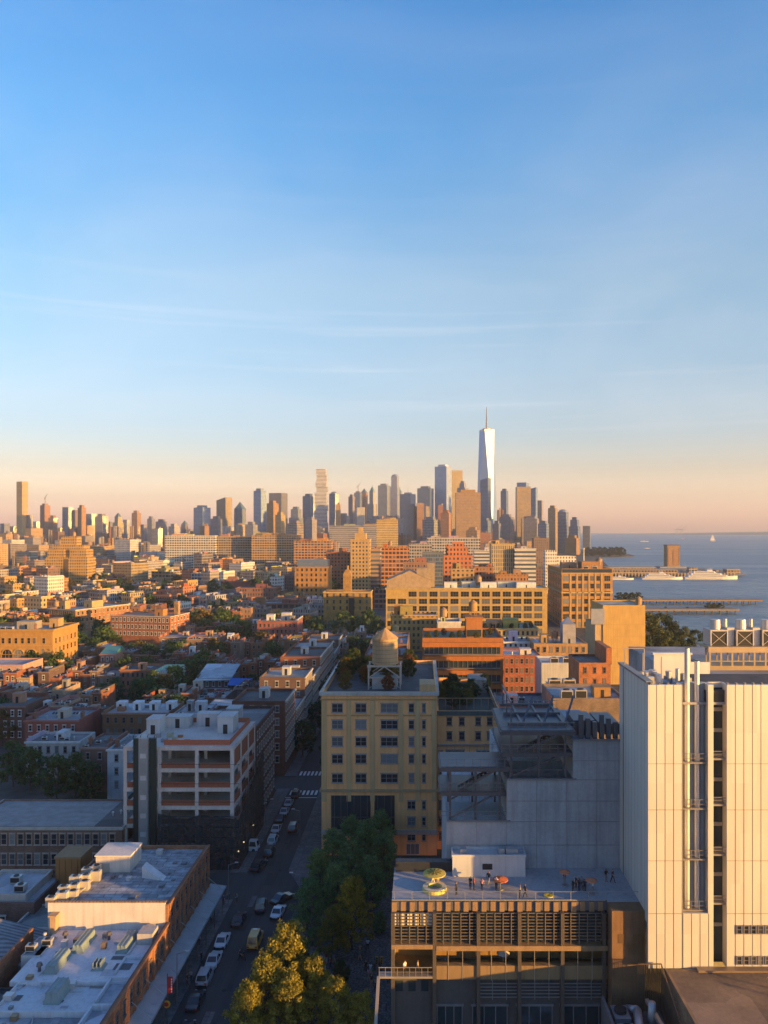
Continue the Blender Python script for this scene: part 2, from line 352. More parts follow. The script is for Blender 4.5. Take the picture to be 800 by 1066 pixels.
c = t.mix(1.0, t.ramp(vo.outputs['Distance'], 0.2, 0.7, (0.15, 0.145, 0.14, 1), (0.05, 0.05, 0.05, 1)), t.ramp(b, 0.3, 0.7, (0.6, 0.6, 0.6, 1), (1.25, 1.25, 1.25, 1)), 'MULTIPLY')
t.bump(vo.outputs['Distance'], 0.5, 0.03); t.P(Base_Color=c, Roughness=0.8)
NT('marking').P(Base_Color=(0.62, 0.61, 0.58, 1), Roughness=0.7)
t = NT('water'); p = t.obj()
a = t.noise(t.mapping(p, (0.035, 0.075, 1), (0, 0, 0.35)), 1.0, 6, 0.62); b = t.noise(t.mapping(p, (0.0022, 0.012, 1), (0, 0, 0.1)), 1.0, 4, 0.6)
h = t.math('MULTIPLY', a, t.math('ADD', 0.35, b))
t.bump(h, 1.0, 14.0)
t.P(Base_Color=t.ramp(b, 0.35, 0.65, (0.09, 0.18, 0.255, 1), (0.14, 0.25, 0.33, 1)), Roughness=t.ramp(b, 0.4, 0.62, (0.30, 0.30, 0.30, 1), (0.5, 0.5, 0.5, 1)), Specular_IOR_Level=0.5)
t = NT('hills'); p = t.obj(); a = t.noise(p, 0.004, 5)
t.P(Base_Color=t.ramp(a, 0.35, 0.65, (0.03, 0.04, 0.03, 1), (0.09, 0.09, 0.08, 1)), Roughness=0.95)

def leaf_mat(name):
    t = NT(name); oi = t.oinfo(); g = t.n('ShaderNodeNewGeometry')
    f = t.ramp(g.outputs['Random Per Island'], 0.0, 1.0, (0.6, 0.62, 0.6, 1), (1.4, 1.35, 1.3, 1))
    n_ = t.noise(t.obj(), 0.7, 3)
    f2 = t.ramp(n_, 0.35, 0.65, (0.75, 0.78, 0.8, 1), (1.25, 1.2, 1.1, 1))
    c = t.mix(1.0, t.mix(1.0, oi.outputs['Color'], f, 'MULTIPLY'), f2, 'MULTIPLY')
    t.P(Base_Color=c, Roughness=0.6, Specular_IOR_Level=0.25)
    tr = t.n('ShaderNodeBsdfTranslucent'); t.t.links.new(t.mix(1.0, c, (1.3, 1.25, 0.6, 1), 'MULTIPLY'), tr.inputs['Color'])
    ms = t.n('ShaderNodeMixShader'); ms.inputs[0].default_value = 0.38
    t.t.links.new(t.b.outputs[0], ms.inputs[1]); t.t.links.new(tr.outputs[0], ms.inputs[2]); t.t.links.new(ms.outputs[0], t.out.inputs['Surface'])
leaf_mat('leaf')
# white metal cladding of the museum, vertical sheets with thin joints
t = NT('cladding'); p = t.obj(); oi = t.oinfo()
pan = t.n('ShaderNodeTexWhiteNoise'); sp_ = t.n('ShaderNodeSeparateXYZ'); t.t.links.new(p, sp_.inputs[0])
cb = t.n('ShaderNodeCombineXYZ')
t.t.links.new(t.math('FLOOR', t.math('ADD', sp_.outputs[0], 0.1)), cb.inputs[0]); t.t.links.new(t.math('FLOOR', t.math('DIVIDE', t.math('SUBTRACT', sp_.outputs[2], 4.7), 6.0)), cb.inputs[1]); t.t.links.new(t.math('FLOOR', t.math('DIVIDE', sp_.outputs[1], 1.2)), cb.inputs[2])
t.t.links.new(cb.outputs[0], pan.inputs['Vector'])
b = t.noise(t.mapping(p, (1, 1, 0.12)), 1.2, 4)
k = t.math('ADD', t.math('MULTIPLY', pan.outputs['Value'], 0.4), t.math('MULTIPLY', b, 0.6))
t.P(Base_Color=t.mix(1.0, oi.outputs['Color'], t.ramp(k, 0.2, 0.8, (0.91, 0.91, 0.91, 1), (1.05, 1.05, 1.04, 1)), 'MULTIPLY'), Roughness=0.5, Metallic=0.1)
# corrugated sheet roof
t = NT('corrugated'); p = t.obj(); oi = t.oinfo()
wv = t.n('ShaderNodeTexWave', bands_direction='Y'); wv.inputs['Scale'].default_value = 0.45; wv.inputs['Distortion'].default_value = 0.6; wv.inputs['Detail'].default_value = 2
t.t.links.new(p, wv.inputs['Vector'])
a = t.noise(p, 0.5, 5, 0.65)
k = t.math('ADD', t.math('MULTIPLY', wv.outputs['Fac'], 0.35), t.math('MULTIPLY', a, 0.65))
c = t.mix(1.0, oi.outputs['Color'], t.ramp(k, 0.3, 0.7, (0.5, 0.5, 0.5, 1), (1.3, 1.3, 1.3, 1)), 'MULTIPLY')
t.bump(wv.outputs['Fac'], 0.4, 0.08); t.P(Base_Color=c, Roughness=0.7)
# netting with see-through gaps
t = NT('netting'); oi = t.oinfo(); p = t.obj()
tr = t.n('ShaderNodeBsdfTransparent'); ms = t.n('ShaderNodeMixShader'); t.t.links.new(t.ramp(t.noise(p, 1.2, 4), 0.3, 0.7, (0.7, 0.7, 0.7, 1), (0.98, 0.98, 0.98, 1)), ms.inputs[0])
t.P(Base_Color=oi.outputs['Color'], Roughness=0.9)
t.t.links.new(tr.outputs[0], ms.inputs[1]); t.t.links.new(t.b.outputs[0], ms.inputs[2]); t.t.links.new(ms.outputs[0], t.out.inputs['Surface'])
t = NT('patch'); t.P(Base_Color=(.022, .022, .024, 1), Roughness=.7)
# ---------------------------------------------------------------- the setting: land, river, streets
SHORE = [(150, -400), (150, 300), (152, 420), (146, 520), (148, 610), (172, 720), (262, 1088), (330, 1400), (405, 1800), (470, 1860), (520, 1930), (545, 2080), (530, 2300), (520, 2600), (420, 3000), (120, 3300), (0, 3400), (-200, 4200), (-600, 12500)]
m = MB()
top = [(x, y, 0) for x, y in SHORE] + [(-11500, 12500, 0), (-11500, -400, 0)]
m.poly(top)
for (a, b) in zip(SHORE, SHORE[1:]): m.poly([(a[0], a[1], -3), (a[0], a[1], 0), (b[0], b[1], 0), (b[0], b[1], -3)])
struct(m.build('land', M['land']))
m = MB(); m.poly([(-12000, -400, -1.6), (12500, -400, -1.6), (12500, 13000, -1.6), (-12000, 13000, -1.6)]); struct(m.build('river', M['water']))
def ridge(name, y0, x0, x1, hs, seed, dep=600):
    r = random.Random(seed); m = MB(); n = 60; pr = []
    for i in range(n + 1):
        t_ = i / n; x = x0 + (x1 - x0) * t_
        h = hs * (0.45 + 0.3 * math.sin(t_ * 5 + seed) + 0.2 * math.sin(t_ * 13 + 2 * seed) + 0.08 * r.random()) * min(1, 6 * t_ + .1, 6 * (1 - t_) + .1)
        pr.append((x, h))
    for (xa, ha), (xb, hb) in zip(pr, pr[1:]):
        m.poly([(xa, y0, -2), (xb, y0, -2), (xb, y0 + dep * .5, hb), (xa, y0 + dep * .5, ha)])
        m.poly([(xa, y0 + dep * .5, ha), (xb, y0 + dep * .5, hb), (xb, y0 + dep, -2), (xa, y0 + dep, -2)])
    return struct(m.build(name, M['hills']))
ridge('far_hills', 11500, -3000, 12000, 70, 3); ridge('far_shore', 9500, 2300, 9000, 30, 5)
XL0, XL1, XR0 = -36.3, -33.2, -25.5               # left frontage, left kerb, right kerb of the street
m = MB(); m.poly([(XL1, 60, .004), (XR0, 60, .004), (XR0, 420, .004), (XL1, 420, .004)])
m.poly([(-120, 138, .004), (XL1, 138, .004), (XL1, 149, .004), (-120, 149, .004)])
m.poly([(-120, 197, .004), (XL1, 197, .004), (XL1, 207, .004), (-120, 207, .004)]); m.poly([(XR0, 197, .004), (60, 197, .004), (60, 207, .004), (XR0, 207, .004)])
m.poly([(XR0, 60, .004), (-23.6, 60, .004), (-23.2, 118, .004), (-21, 140, .004), (XR0, 150, .004)])
struct(m.build('road', M['asphalt']))
def slab(name, pts, z=.13, mat='pavement'):
    m = MB(); m.poly([(x, y, z) for x, y in pts])
    for a, b in zip(pts, pts[1:] + pts[:1]): m.poly([(a[0], a[1], 0), (b[0], b[1], 0), (b[0], b[1], z), (a[0], a[1], z)])
    return struct(m.build(name, M[mat]))
slab('pavement', [(XL0, 60), (XL1, 60), (XL1, 138), (XL0, 138)]); slab('pavement', [(XL0, 149), (XL1, 149), (XL1, 197), (XL0, 197)]); slab('pavement', [(XL0, 207), (XL1, 207), (XL1, 400), (XL0, 400)])
slab('pavement', [(XR0, 150), (-21, 140), (-20.4, 156), (-20.4, 197), (XR0, 197)]); slab('pavement', [(XR0, 207), (-21, 207), (-21, 400), (XR0, 400)])
slab('plaza', [(-23.6, 60), (-4.2, 60), (-4.2, 156.5), (-20.4, 156), (-21, 140), (-23.2, 118)], .13, 'cobbles')
m = MB()
for k in range(7):
    x = XL1 + .6 + k * 1.02
    m.poly([(x, 192.8, .008), (x + .55, 192.8, .008), (x + .55, 196, .008), (x, 196, .008)]); m.poly([(x, 208, .008), (x + .55, 208, .008), (x + .55, 211.5, .008), (x, 211.5, .008)])
m.poly([(XL1, 190.6, .008), (XR0, 190.6, .008), (XR0, 191, .008), (XL1, 191, .008)])
m.poly([(XL1 + 2.2, 154, .008), (XL1 + 2.3, 154, .008), (XL1 + 2.3, 192, .008), (XL1 + 2.2, 192, .008)])
struct(m.build('road_markings', M['marking']))
rr = random.Random(31)
for k in range(16):
    x = rr.uniform(XL1 + 2.4, XR0 - 2.2); y = 70 + k * 8.2; w_ = rr.uniform(.6, 2.0); l_ = rr.uniform(1.5, 6); m = MB()
    m.poly([(x, y, .006), (x + w_, y, .006), (x + w_, y + l_, .006), (x, y + l_, .006)]); struct(m.build('road', M['pavement'] if k % 4 == 0 else M['patch']))
for k in range(7):
    m = MB(); m.cyl(-29.6 + rr.uniform(-2.5, 2.5), 98 + k * 13, .009, .012, .36, n=14); struct(m.build('road', M['dark']))

# ---------------------------------------------------------------- building kit
WIN = {}
def win_mesh(wd, ht, style, glass='glass'):
    key = (round(wd, 2), round(ht, 2), style, glass)
    if key not in WIN:
        m = MB(); a, b = wd / 2, ht / 2; f = .09; o = -.10
        m.box(-a, a, o, 0, -b, -b + f); m.box(-a, a, o, 0, b - f, b); m.box(-a, -a + f, o, 0, -b + f, b - f); m.box(a - f, a, o, 0, -b + f, b - f)
        if 'h' in style: m.box(-a + f, a - f, o + .02, 0, -.03, .03)
        if '3' in style:
            for x in (-a / 3, a / 3): m.box(x - .04, x + .04, o + .02, 0, -b + f, b - f)
        if '2' in style: m.box(-.05, .05, o + .02, 0, -b + f, b - f)
        if 's' in style:
            m.box(-a - .12, a + .12, -.2, -.001, -b - .16, -b, 2); m.box(-a - .1, a + .1, -.13, -.001, b, b + .2, 2)
        m.poly([(-a + f, -.035, -b + f), (a - f, -.035, -b + f), (a - f, -.035, b - f), (-a + f, -.035, b - f)], 1)
        WIN[key] = m.mesh('window', [M['paint'], M[glass], M['wall']])
    return WIN[key]
FROT = {'F': 0, 'R': math.pi / 2, 'L': -math.pi / 2, 'B': math.pi}
class Bld:
    """A building: an Empty at the middle of its front edge; parts are in its own frame (x across, y back, z up)."""
    def __init__(s, label, cat, xc, y, w, d, h, rot=0, col=(.3, .2, .15), wall='wall', roofcol=(.2, .2, .2), base=0, parapet=.7, name='building', group=None, roof='roof', desc=None, under=None):
        s.w, s.d, s.h, s.nw = w, d, h, 0; s.col = col
        s.root = thing(name, label, cat, (xc, y, base), rot, group)
        m = MB(); a = w / 2; t_ = min(.35, w * .04); p = parapet
        m.box(-a, a, 0, d, 0, h, top=False, bottom=False)
        if p > 0:
            i0, i1, j0, j1 = -a + t_, a - t_, t_, d - t_
            for q in [[(-a, 0), (a, 0), (i1, j0), (i0, j0)], [(a, 0), (a, d), (i1, j1), (i1, j0)], [(a, d), (-a, d), (i0, j1), (i1, j1)], [(-a, d), (-a, 0), (i0, j0), (i0, j1)]]:
                m.poly([(x, yy, h) for x, yy in q])
            c4 = [(i0, j0), (i1, j0), (i1, j1), (i0, j1)]
            for q, r in zip(c4, c4[1:] + c4[:1]): m.poly([(q[0], q[1], h), (q[0], q[1], h - p), (r[0], r[1], h - p), (r[0], r[1], h)])
        else: i0, i1, j0, j1 = -a, a, 0, d
        s.wall = m.build('wall', M[wall], s.root, col)
        m = MB(); m.poly([(i0, j0, h - p), (i1, j0, h - p), (i1, j1, h - p), (i0, j1, h - p)])
        s.roof = m.build('roof', M[roof], s.root, roofcol)
        s.zr = h - p; s.hidden = None
        if desc: AUTO.append((s.root, desc, h * .5))
    def part(s, name, m, mat='wall', col=(.4, .4, .4), loc=None, rot=0, smooth=False, parent=None):
        return m.build(name, M[mat] if isinstance(mat, str) else mat, parent or s.root, col, loc, rot, smooth)
    def face(s, f, u, z, off=0):
        a = s.w / 2
        return {'F': (u, -off, z), 'R': (a + off, u, z), 'L': (-a - off, s.d - u, z), 'B': (-u, s.d + off, z)}[f]
    def win(s, f, u, z, wd, ht, style='hs', col=(.5, .48, .44), glass='glass', name='window', label=None):
        me = win_mesh(wd, ht, style, glass); p = s.face(f, u, z)
        if s.nw < 100:
            o = put(name, me, s.root, col, p, FROT[f]); s.nw += 1
            if label: o['label'] = label
        else:
            if s.hidden is None: s.hidden = []
            s.hidden.append((me, p, FROT[f], col))
    def grid(s, f, us, zs, wd, ht, style='hs', col=(.5, .48, .44), glass='glass', skip=0.0):
        for z in zs:
            for u in us:
                if skip and RN.random() < skip: continue
                s.win(f, u, z, wd, ht, style, col, glass)
    def close(s):
        if s.hidden:
            m = MB()
            for me, p, r, c in s.hidden:
                k = len(m.v); cs, sn = math.cos(r), math.sin(r)
                for v in me.vertices: m.v.append((p[0] + v.co.x * cs - v.co.y * sn, p[1] + v.co.x * sn + v.co.y * cs, p[2] + v.co.z))
                for q in me.polygons: m.f.append(tuple(k + i for i in q.vertices)); m.m.append(q.material_index)
            o = m.build('windows', [M['paint'], M['glass'], M['wall']], s.root, s.hidden[0][3]); o['kind'] = 'stuff'
        return s
    def cornice(s, h=.5, out=.35, z=None, col=(.42, .40, .36), faces='FRL', name='cornice', mat='wall'):
        z = s.h - h if z is None else z; m = MB(); a = s.w / 2 + out
        if 'F' in faces: m.box(-a, a, -out, -.002, z, z + h)
        if 'R' in faces: m.box(s.w / 2 + .002, a, 0, s.d, z, z + h)
        if 'L' in faces: m.box(-a, -s.w / 2 - .002, 0, s.d, z, z + h)
        return s.part(name, m, mat, col)
    def bulkhead(s, x, y, sx, sy, sz, col=(.45, .45, .45), name='bulkhead', mat='wall', roofcol=(.3, .3, .3)):
        m = MB(); m.box(x - sx / 2, x + sx / 2, y, y + sy, s.zr, s.zr + sz, 0, bottom=False); m.box(x - sx / 2 - .1, x + sx / 2 + .1, y - .1, y + sy + .1, s.zr + sz + .002, s.zr + sz + .12, 0)
        m.box(x - .4, x + .4, y - .04, y - .001, s.zr + .05, s.zr + min(2.0, sz * .8), 1)
        return s.part(name, m, [M[mat], M['dark']], col)
    def chimney(s, x, y, hh=1.6, col=(.25, .12, .08)):
        m = MB(); m.box(x - .35, x + .35, y - .6, y + .6, s.zr, s.zr + hh, bottom=False); m.box(x - .45, x + .45, y - .7, y + .7, s.zr + hh + .001, s.zr + hh + .15)
        for k in (-.35, .35): m.cyl(x, y + k, s.zr + hh + .15, s.zr + hh + .55, .13, n=8)
        return s.part('chimney', m, 'wall', col)
    def ac(s, x, y, z=None, sc=1.0, col=(.5, .5, .5)):
        z = s.zr if z is None else z; m = MB()
        m.box(x - .8 * sc, x + .8 * sc, y - .6 * sc, y + .6 * sc, z + .15, z + 1.2 * sc); m.cyl(x, y, z + 1.2 * sc, z + 1.3 * sc, .45 * sc, n=10, mi=1)
        m.box(x - .7 * sc, x + .7 * sc, y - .6 * sc - .01, y - .6 * sc - .002, z + .3, z + 1.05 * sc, 1)
        return s.part('air_conditioner', m, [M['metal'], M['dark']], col)
    def vent(s, x, y, hh=1.0, col=(.5, .5, .5)):
        m = MB(); m.cyl(x, y, s.zr, s.zr + hh, .14, n=8); m.cyl(x, y, s.zr + hh, s.zr + hh + .25, .28, .2, n=8)
        return s.part('vent', m, 'metal', col)
    def skylight(s, x, y, sx, sy, hh=.6):
        m = MB(); a, b, z = sx / 2, sy / 2, s.zr
        m.box(x - a, x + a, y - b, y + b, z, z + .3, 0, bottom=False)
        m.poly([(x - a, y - b, z + .3), (x + a, y - b, z + .3), (x + a, y, z + .3 + hh), (x - a, y, z + .3 + hh)], 1); m.poly([(x + a, y + b, z + .3), (x - a, y + b, z + .3), (x - a, y, z + .3 + hh), (x + a, y, z + .3 + hh)], 1)
        m.poly([(x + a, y - b, z + .3), (x + a, y + b, z + .3), (x + a, y, z + .3 + hh)]); m.poly([(x - a, y + b, z + .3), (x - a, y - b, z + .3), (x - a, y, z + .3 + hh)])
        for k in range(1, max(2, int(sx))): m.bar((x - a + k * sx / max(2, int(sx)), y - b, z + .33), (x - a + k * sx / max(2, int(sx)), y, z + .33 + hh), .06, .06)
        return s.part('skylight', m, [M['paint'], M['clear_glass']], (.5, .55, .55))
    def tank(s, x, y, r=1.7, hh=3.4, leg=2.6, col=(.33, .22, .13), z=None):
        z = s.zr if z is None else z; m = MB()
        for i in range(6):
            q = i * math.pi / 3; m.bar((x + r * .8 * math.cos(q), y + r * .8 * math.sin(q), z), (x + r * .8 * math.cos(q), y + r * .8 * math.sin(q), z + leg), .18, .18, 1)
        m.box(x - r * .9, x + r * .9, y - r * .9, y + r * .9, z + leg, z + leg + .2, 1)
        m.cyl(x, y, z + leg + .2, z + leg + hh, r, r * .95, n=20); m.cyl(x, y, z + leg + hh, z + leg + hh + r * .75, r * 1.08, .08, n=20, mi=2)
        for k in range(5): m.cyl(x, y, z + leg + .4 + k * (hh - .6) / 4.2, z + leg + .47 + k * (hh - .6) / 4.2, r * 1.015, n=20, mi=1, cap=False)
        return s.part('water_tank', m, [M['wall'], M['metal'], M['roof']], col)
def lin(a, b, n): return [a + (b - a) * (i + .5) / n for i in range(n)]
def step(a, d, n): return [a + d * i for i in range(n)]

# ---------------------------------------------------------------- museum: low terrace wing
MX0, MX1 = wx(408, 98), wx(677, 98)
TZ = 18.75
BXX = wx(632, 98) + .01; XW0 = wx(675, 94) - .01
mus = thing('museum', 'museum with white metal tower, stepped grey walls and people on its open roof terrace', 'museum', (0, 98, 0))
MOFF = [0.0]
def mp_(name, m, mat, col=(.4, .4, .4), parent=None, smooth=False): return m.build(name, [M[q] for q in mat] if isinstance(mat, (list, tuple)) else M[mat], parent or mus, col, (0, MOFF[0], 0) if parent is None else None, 0, smooth)
GREY = (.33, .36, .39)
# terrace deck and body
m = MB(); m.box(MX0, MX1, .35, 9.7, 17.8, TZ); m.box(3.3, MX1, 9.7, 37, 0.0, 18.3)
m.box(MX0, MX0 + .3, .35, 9.7, 0, 17.8)
m.box(BXX, MX1 - .02, -.28, .34, TZ + .021, TZ + .05); m.box(BXX, XW0, .36, 9.4, TZ + .021, TZ + .04)
mp_('terrace', m, 'concrete', (.36, .37, .39))
m = MB(); m.box(MX0 + .01, MX1 - 5.5, .1, .3, TZ - .02, TZ + .12)
for k in range(13): m.box(MX0 + .3 + k * 2.2, MX0 + .36 + k * 2.2, .16, .22, TZ, TZ + 1.05)
m.box(MX0, MX1, .15, .23, TZ + 1.05, TZ + 1.1); mp_('railing', m, 'metal', (.35, .36, .38))
m = MB(); m.box(MX0 + .2, 3.9, 8.4, 9.6, TZ, TZ + 1.3); mp_('planter', m, 'metal', (.05, .055, .06))
m = MB(); m.box(4.0, 13.7, 6.8, 9.5, TZ, 21.4); m.box(3.9, 13.8, 6.7, 6.95, 21.4, 21.7); m.box(3.9, 13.8, 9.3, 9.55, 21.4, 21.7); m.box(3.9, 4.1, 6.95, 9.3, 21.4, 21.7); m.box(13.6, 13.8, 6.95, 9.3, 21.4, 21.7)
bx = mp_('stair_house', m, 'plaster', (.50, .51, .52))
m = MB(); m.box(8.0, 9.3, 6.72, 6.79, TZ + 1.0, TZ + 1.75); mp_('screen', m, 'dark', parent=bx)
for x in (5.5, 10.6, 11.6, 12.4):
    m = MB(); m.box(x - .4, x + .4, 7.6, 8.6, 21.402, 22.1); mp_('air_conditioner', m, 'metal', (.4, .42, .44), parent=bx)
# stepped concrete walls
XW = wx(675, 94)
m = MB(); m.box(3.3, XW, 9.52, 9.69, TZ, 25.1); m.box(11.5, XW, 9.52, 9.69, 25.103, 30.8); m.box(20.6, XW, 9.52, 9.69, 30.803, 36.1)
m.box(3.3, XW, 9.693, 37, 18.31, 25.09); m.box(11.5, XW, 18.4, 37, 25.095, 30.79); m.box(21, XW, 27, 37, 30.795, 34.05)
m.box(11.5, 11.75, 9.7, 18.4, 25.1, 30.8); m.box(20.6, 20.85, 9.7, 27, 30.8, 36.1)
mp_('stepped_wall', m, 'concrete', (.33, .36, .39))
m = MB()
for z in (21.9, 25.1, 27.9, 30.8, 33.4):
    xs = 3.3 if z < 25.2 else (11.5 if z < 31 else 20.6)
    m.box(xs, XW, 9.49, 9.518, z - .03, z + .03)
for x in (7.4, 11.5, 15.6, 19.7, 23.8): m.box(x - .025, x + .025, 9.492, 9.519, TZ, 25.1 if x < 11.4 else (30.8 if x < 20 else 36.1))
m.box(3.3, 12, 9.3, 9.75, 25.101, 25.3); m.box(11.5, 21, 9.3, 9.75, 30.801, 31.0); m.box(20.6, XW, 9.3, 9.8, 36.101, 36.32)
mp_('wall_joints', m, 'metal', (.22, .235, .25))
# outdoor stairs and steel decks over the two lower steps
def steel(x0, x1, z0, z1, dy, nm):
    m = MB(); c = .3
    for zz in (z0 + (z1 - z0) * .52, z1):
        for y in (10.2, dy): m.bar((x0 - 1.0, y, zz), (x1 + .8, y, zz), c, .55)
        for x in step(x0 - 1.0, (x1 - x0 + 1.8) / 4, 5): m.bar((x, 10.2, zz), (x, dy, zz), .2, .35)
        m.box(x0 - .9, x1 + .7, 10.3, dy - .1, zz + .28, zz + .36)
    for x in (x0 + .4, (x0 + x1) / 2, x1 - .6):
        for y in (10.3, dy - .2): m.bar((x, y, z0), (x, y, z1), .32, .32)
    m.bar((x0 + .4, 10.3, z0 + .2), (x1 - 1.2, 10.3, z0 + (z1 - z0) * .5), .22, .22)
    m.bar((x0 + .4, dy - .2, z0 + .2), (x1 - 1.2, dy - .2, z0 + (z1 - z0) * .5), .22, .22)
    m.bar((x1 - .8, 10.6, z1), (x0 + 1.5, 10.6, z0 + (z1 - z0) * .55), .18, .3); m.bar((x1 - .8, 12.4, z1), (x0 + 1.5, 12.4, z0 + (z1 - z0) * .55), .18, .3)
    for k in range(10):
        t_ = k / 10; m.box(x1 - .8 + (x0 - x1 + 2.3) * t_ - .2, x1 - .8 + (x0 - x1 + 2.3) * t_ + .2, 10.6, 12.4, z1 + ((z1 - z0) * -.45) * t_ - .04, z1 + ((z1 - z0) * -.45) * t_ + .04)
    fr = mp_('steel_staircase', m, 'metal', (.085, .10, .12))
    for zz in (z0 + .05, z0 + (z1 - z0) * .52 + .36, z1 + .36):
        for y in (10.15, dy):
            m = MB(); m.bar((x0 - .9, y, zz + 1.1), (x1 + .7, y, zz + 1.1), .07, .07); m.bar((x0 - .9, y, zz + .55), (x1 + .7, y, zz + .55), .04, .04)
            for x in step(x0 - .9, 1.1, int((x1 - x0 + 1.6) / 1.1) + 1): m.bar((x, y, zz), (x, y, zz + 1.1), .05, .05)
            mp_('railing', m, 'metal', (.17, .19, .21), parent=fr)
    return fr
steel(3.4, 11.2, 25.1, 32.0, 17.6, 'a'); steel(11.8, 20.2, 30.8, 37.0, 24, 'b')
m = MB()
for x in (14, 17, 20): m.bar((x, 13, 37.4), (x, 25, 37.4), .3, .5); m.bar((x, 13, 37.4), (x + 2.4, 19, 40.2), .22, .3)
for y in (13, 19, 25): m.bar((12, y, 37.6), (20.4, y, 37.6), .3, .5); m.bar((12.5, y, 37.6), (12.5, y, 40.6), .2, .2)
m.bar((12.5, 13, 40.6), (12.5, 25, 40.6), .2, .25)
for k in range(7): m.box(21.6 + k * .95, 22.2 + k * .95, 10.6, 11.2, 36.1, 39.4 - (k % 3) * .5)
m.box(21.2, 24.2, 12.5, 18, 36.1, 38.2); m.box(25, 27.8, 13, 20, 36.1, 37.6)
mp_('roof_machinery', m, 'metal', (.10, .12, .145))
# facade of the low wing
PX = [wx(p, 98) for p in (409.5, 452.5, 498, 540.5, 585, 628)]
BX = wx(632, 98)
m = MB()
for k in range(24):
    x = MX0 + k * (BX - MX0) / 24; ww = (BX - MX0) / 24
    m.box(x + .02, x + ww * .56, -.25 if k % 2 == 0 else -.12, -.03, 17.55, TZ - .04)
mp_('parapet_panel', m, 'paint', (.30, .19, .10))
m = MB(); m.box(MX0, BX, -.02, .09, 17.6, TZ - .06); mp_('parapet_backing', m, 'metal', (.16, .17, .20))
m = MB(); m.box(MX0, BX, .31, .34, 13.6, TZ - .05); mp_('upper_glazing', m, 'clear_glass')
m = MB()
for k in range(9):
    z = 14.2 + k * .40
    m.box(MX0, BX, -.5, -.38, z, z + .09)
for a, b in zip(PX, PX[1:]):
    for x in step(a, (b - a) / 5, 5): m.box(x - .05, x + .05, -.62, -.5, 13.7, 17.5)
mp_('louvre_screen', m, 'metal', (.24, .19, .14))
m = MB()
for x in PX: m.box(x - .22, x + .22, -.75, .3, 0, 17.55)
mp_('column', m, 'metal', (.15, .125, .105))
m = MB(); m.box(MX0, PX[1] - .23, -.8, .3, 13.15, 13.7); m.box(PX[1] + .23, BX, -.8, .3, 12.95, 13.55)
mp_('ledge', m, 'paint', (.30, .20, .11))
m = MB()
for x0 in (MX0 + .3, PX[1] + .3):
    for k in range(6):
        if x0 > 0: break
        m.box(x0 + k * .82, x0 + k * .82 + .62, -.30, -.25, 15.9, 17.45)
mp_('blind', m, 'plaster', (.70, .64, .52))
m = MB(); m.box(PX[1], BX, 3.2, 3.5, 9.9, 12.95); m.box(PX[1], BX, .3, 3.4, 9.3, 9.6); m.box(MX0, PX[1], 4.5, 4.8, 9.6, 13.1); m.box(MX0, PX[1], .3, 4.7, 9.3, 9.6)
mp_('gallery_wall', m, 'wall', (.42, .27, .13))
m = MB(); m.box(PX[1] + .25, BX, -.55, .25, 9.3, 11.0); mp_('gallery_parapet', m, 'paint', (.27, .18, .095))
m = MB()
for x in step(PX[1] + 1.7, 1.78, 11): m.bar((x, -.57, 9.2), (x, -.57, 13.0), .06, .06)
mp_('mullion', m, 'metal', (.5, .43, .35))
m = MB(); m.box(MX0 - 1.6, PX[1] - .25, -.9, .25, 9.6, 9.85)
for x in step(MX0 - 1.5, .75, 9): m.bar((x, -.85, 9.85), (x, -.85, 10.95), .05, .05)
m.bar((MX0 - 1.6, -.85, 10.95), (PX[1] - .3, -.85, 10.95), .06, .08); m.bar((MX0 - 1.6, -.85, 10.4), (PX[1] - .3, -.85, 10.4), .04, .04)
m.bar((MX0 - 1.6, -.85, 9.7), (MX0 - 1.6, -16, 3.5), .35, .5)
mp_('balcony', m, 'metal', (.42, .36, .29))
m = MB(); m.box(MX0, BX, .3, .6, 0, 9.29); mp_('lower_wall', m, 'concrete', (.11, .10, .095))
m = MB()
for k in range(5):
    m.box(PX[2], BX, -.3, -.2, 6.9 + k * .42, 7.0 + k * .42)
for x in step(PX[2], 1.75, 9): m.box(x - .04, x + .04, -.4, -.3, 6.7, 9.1)
mp_('lower_louvre', m, 'metal', (.3, .29, .29))
for k, (a, b) in enumerate([(1.8, 5.0), (6.2, 10.6), (11.8, 16.2), (17.2, 22)]):
    m = MB(); m.box(a, b, .15, .29, .2, 5.6); m.box(a - .15, b + .15, .05, .29, 5.603, 5.9, 1)
    for x in step(a + .05, (b - a - .1) / 3, 4): m.box(x - .06, x + .06, .05, .149, .2, 5.6, 1)
    mp_('shopfront', m, ['clear_glass', 'metal'], (.25, .25, .26))
for x in (-2.9, -1.3, .3): m = MB(); m.box(x - .45, x + .45, .22, .295, 7.4, 8.7); mp_('lower_window', m, 'clear_glass')
# brown metal end block
m = MB(); m.box(BX + .01, XW - .002, -2.6, -.3, 0, TZ + .02); m.box(BX + .01, XW - .002, -.3, 9.4, 0, TZ - .02); mp_('end_block', m, 'wall', (.21, .12, .06))
m = MB()
for x, z in [(24.2, 15.4), (25.3, 14.2), (26.0, 15.4)]: m.box(x - .5, x + .5, -2.63, -2.602, z - .55, z + .55)
m.box(26.3, 26.6, -2.66, -2.602, 13.8, 16.0); mp_('service_door', m, 'metal', (.20, .12, .06))

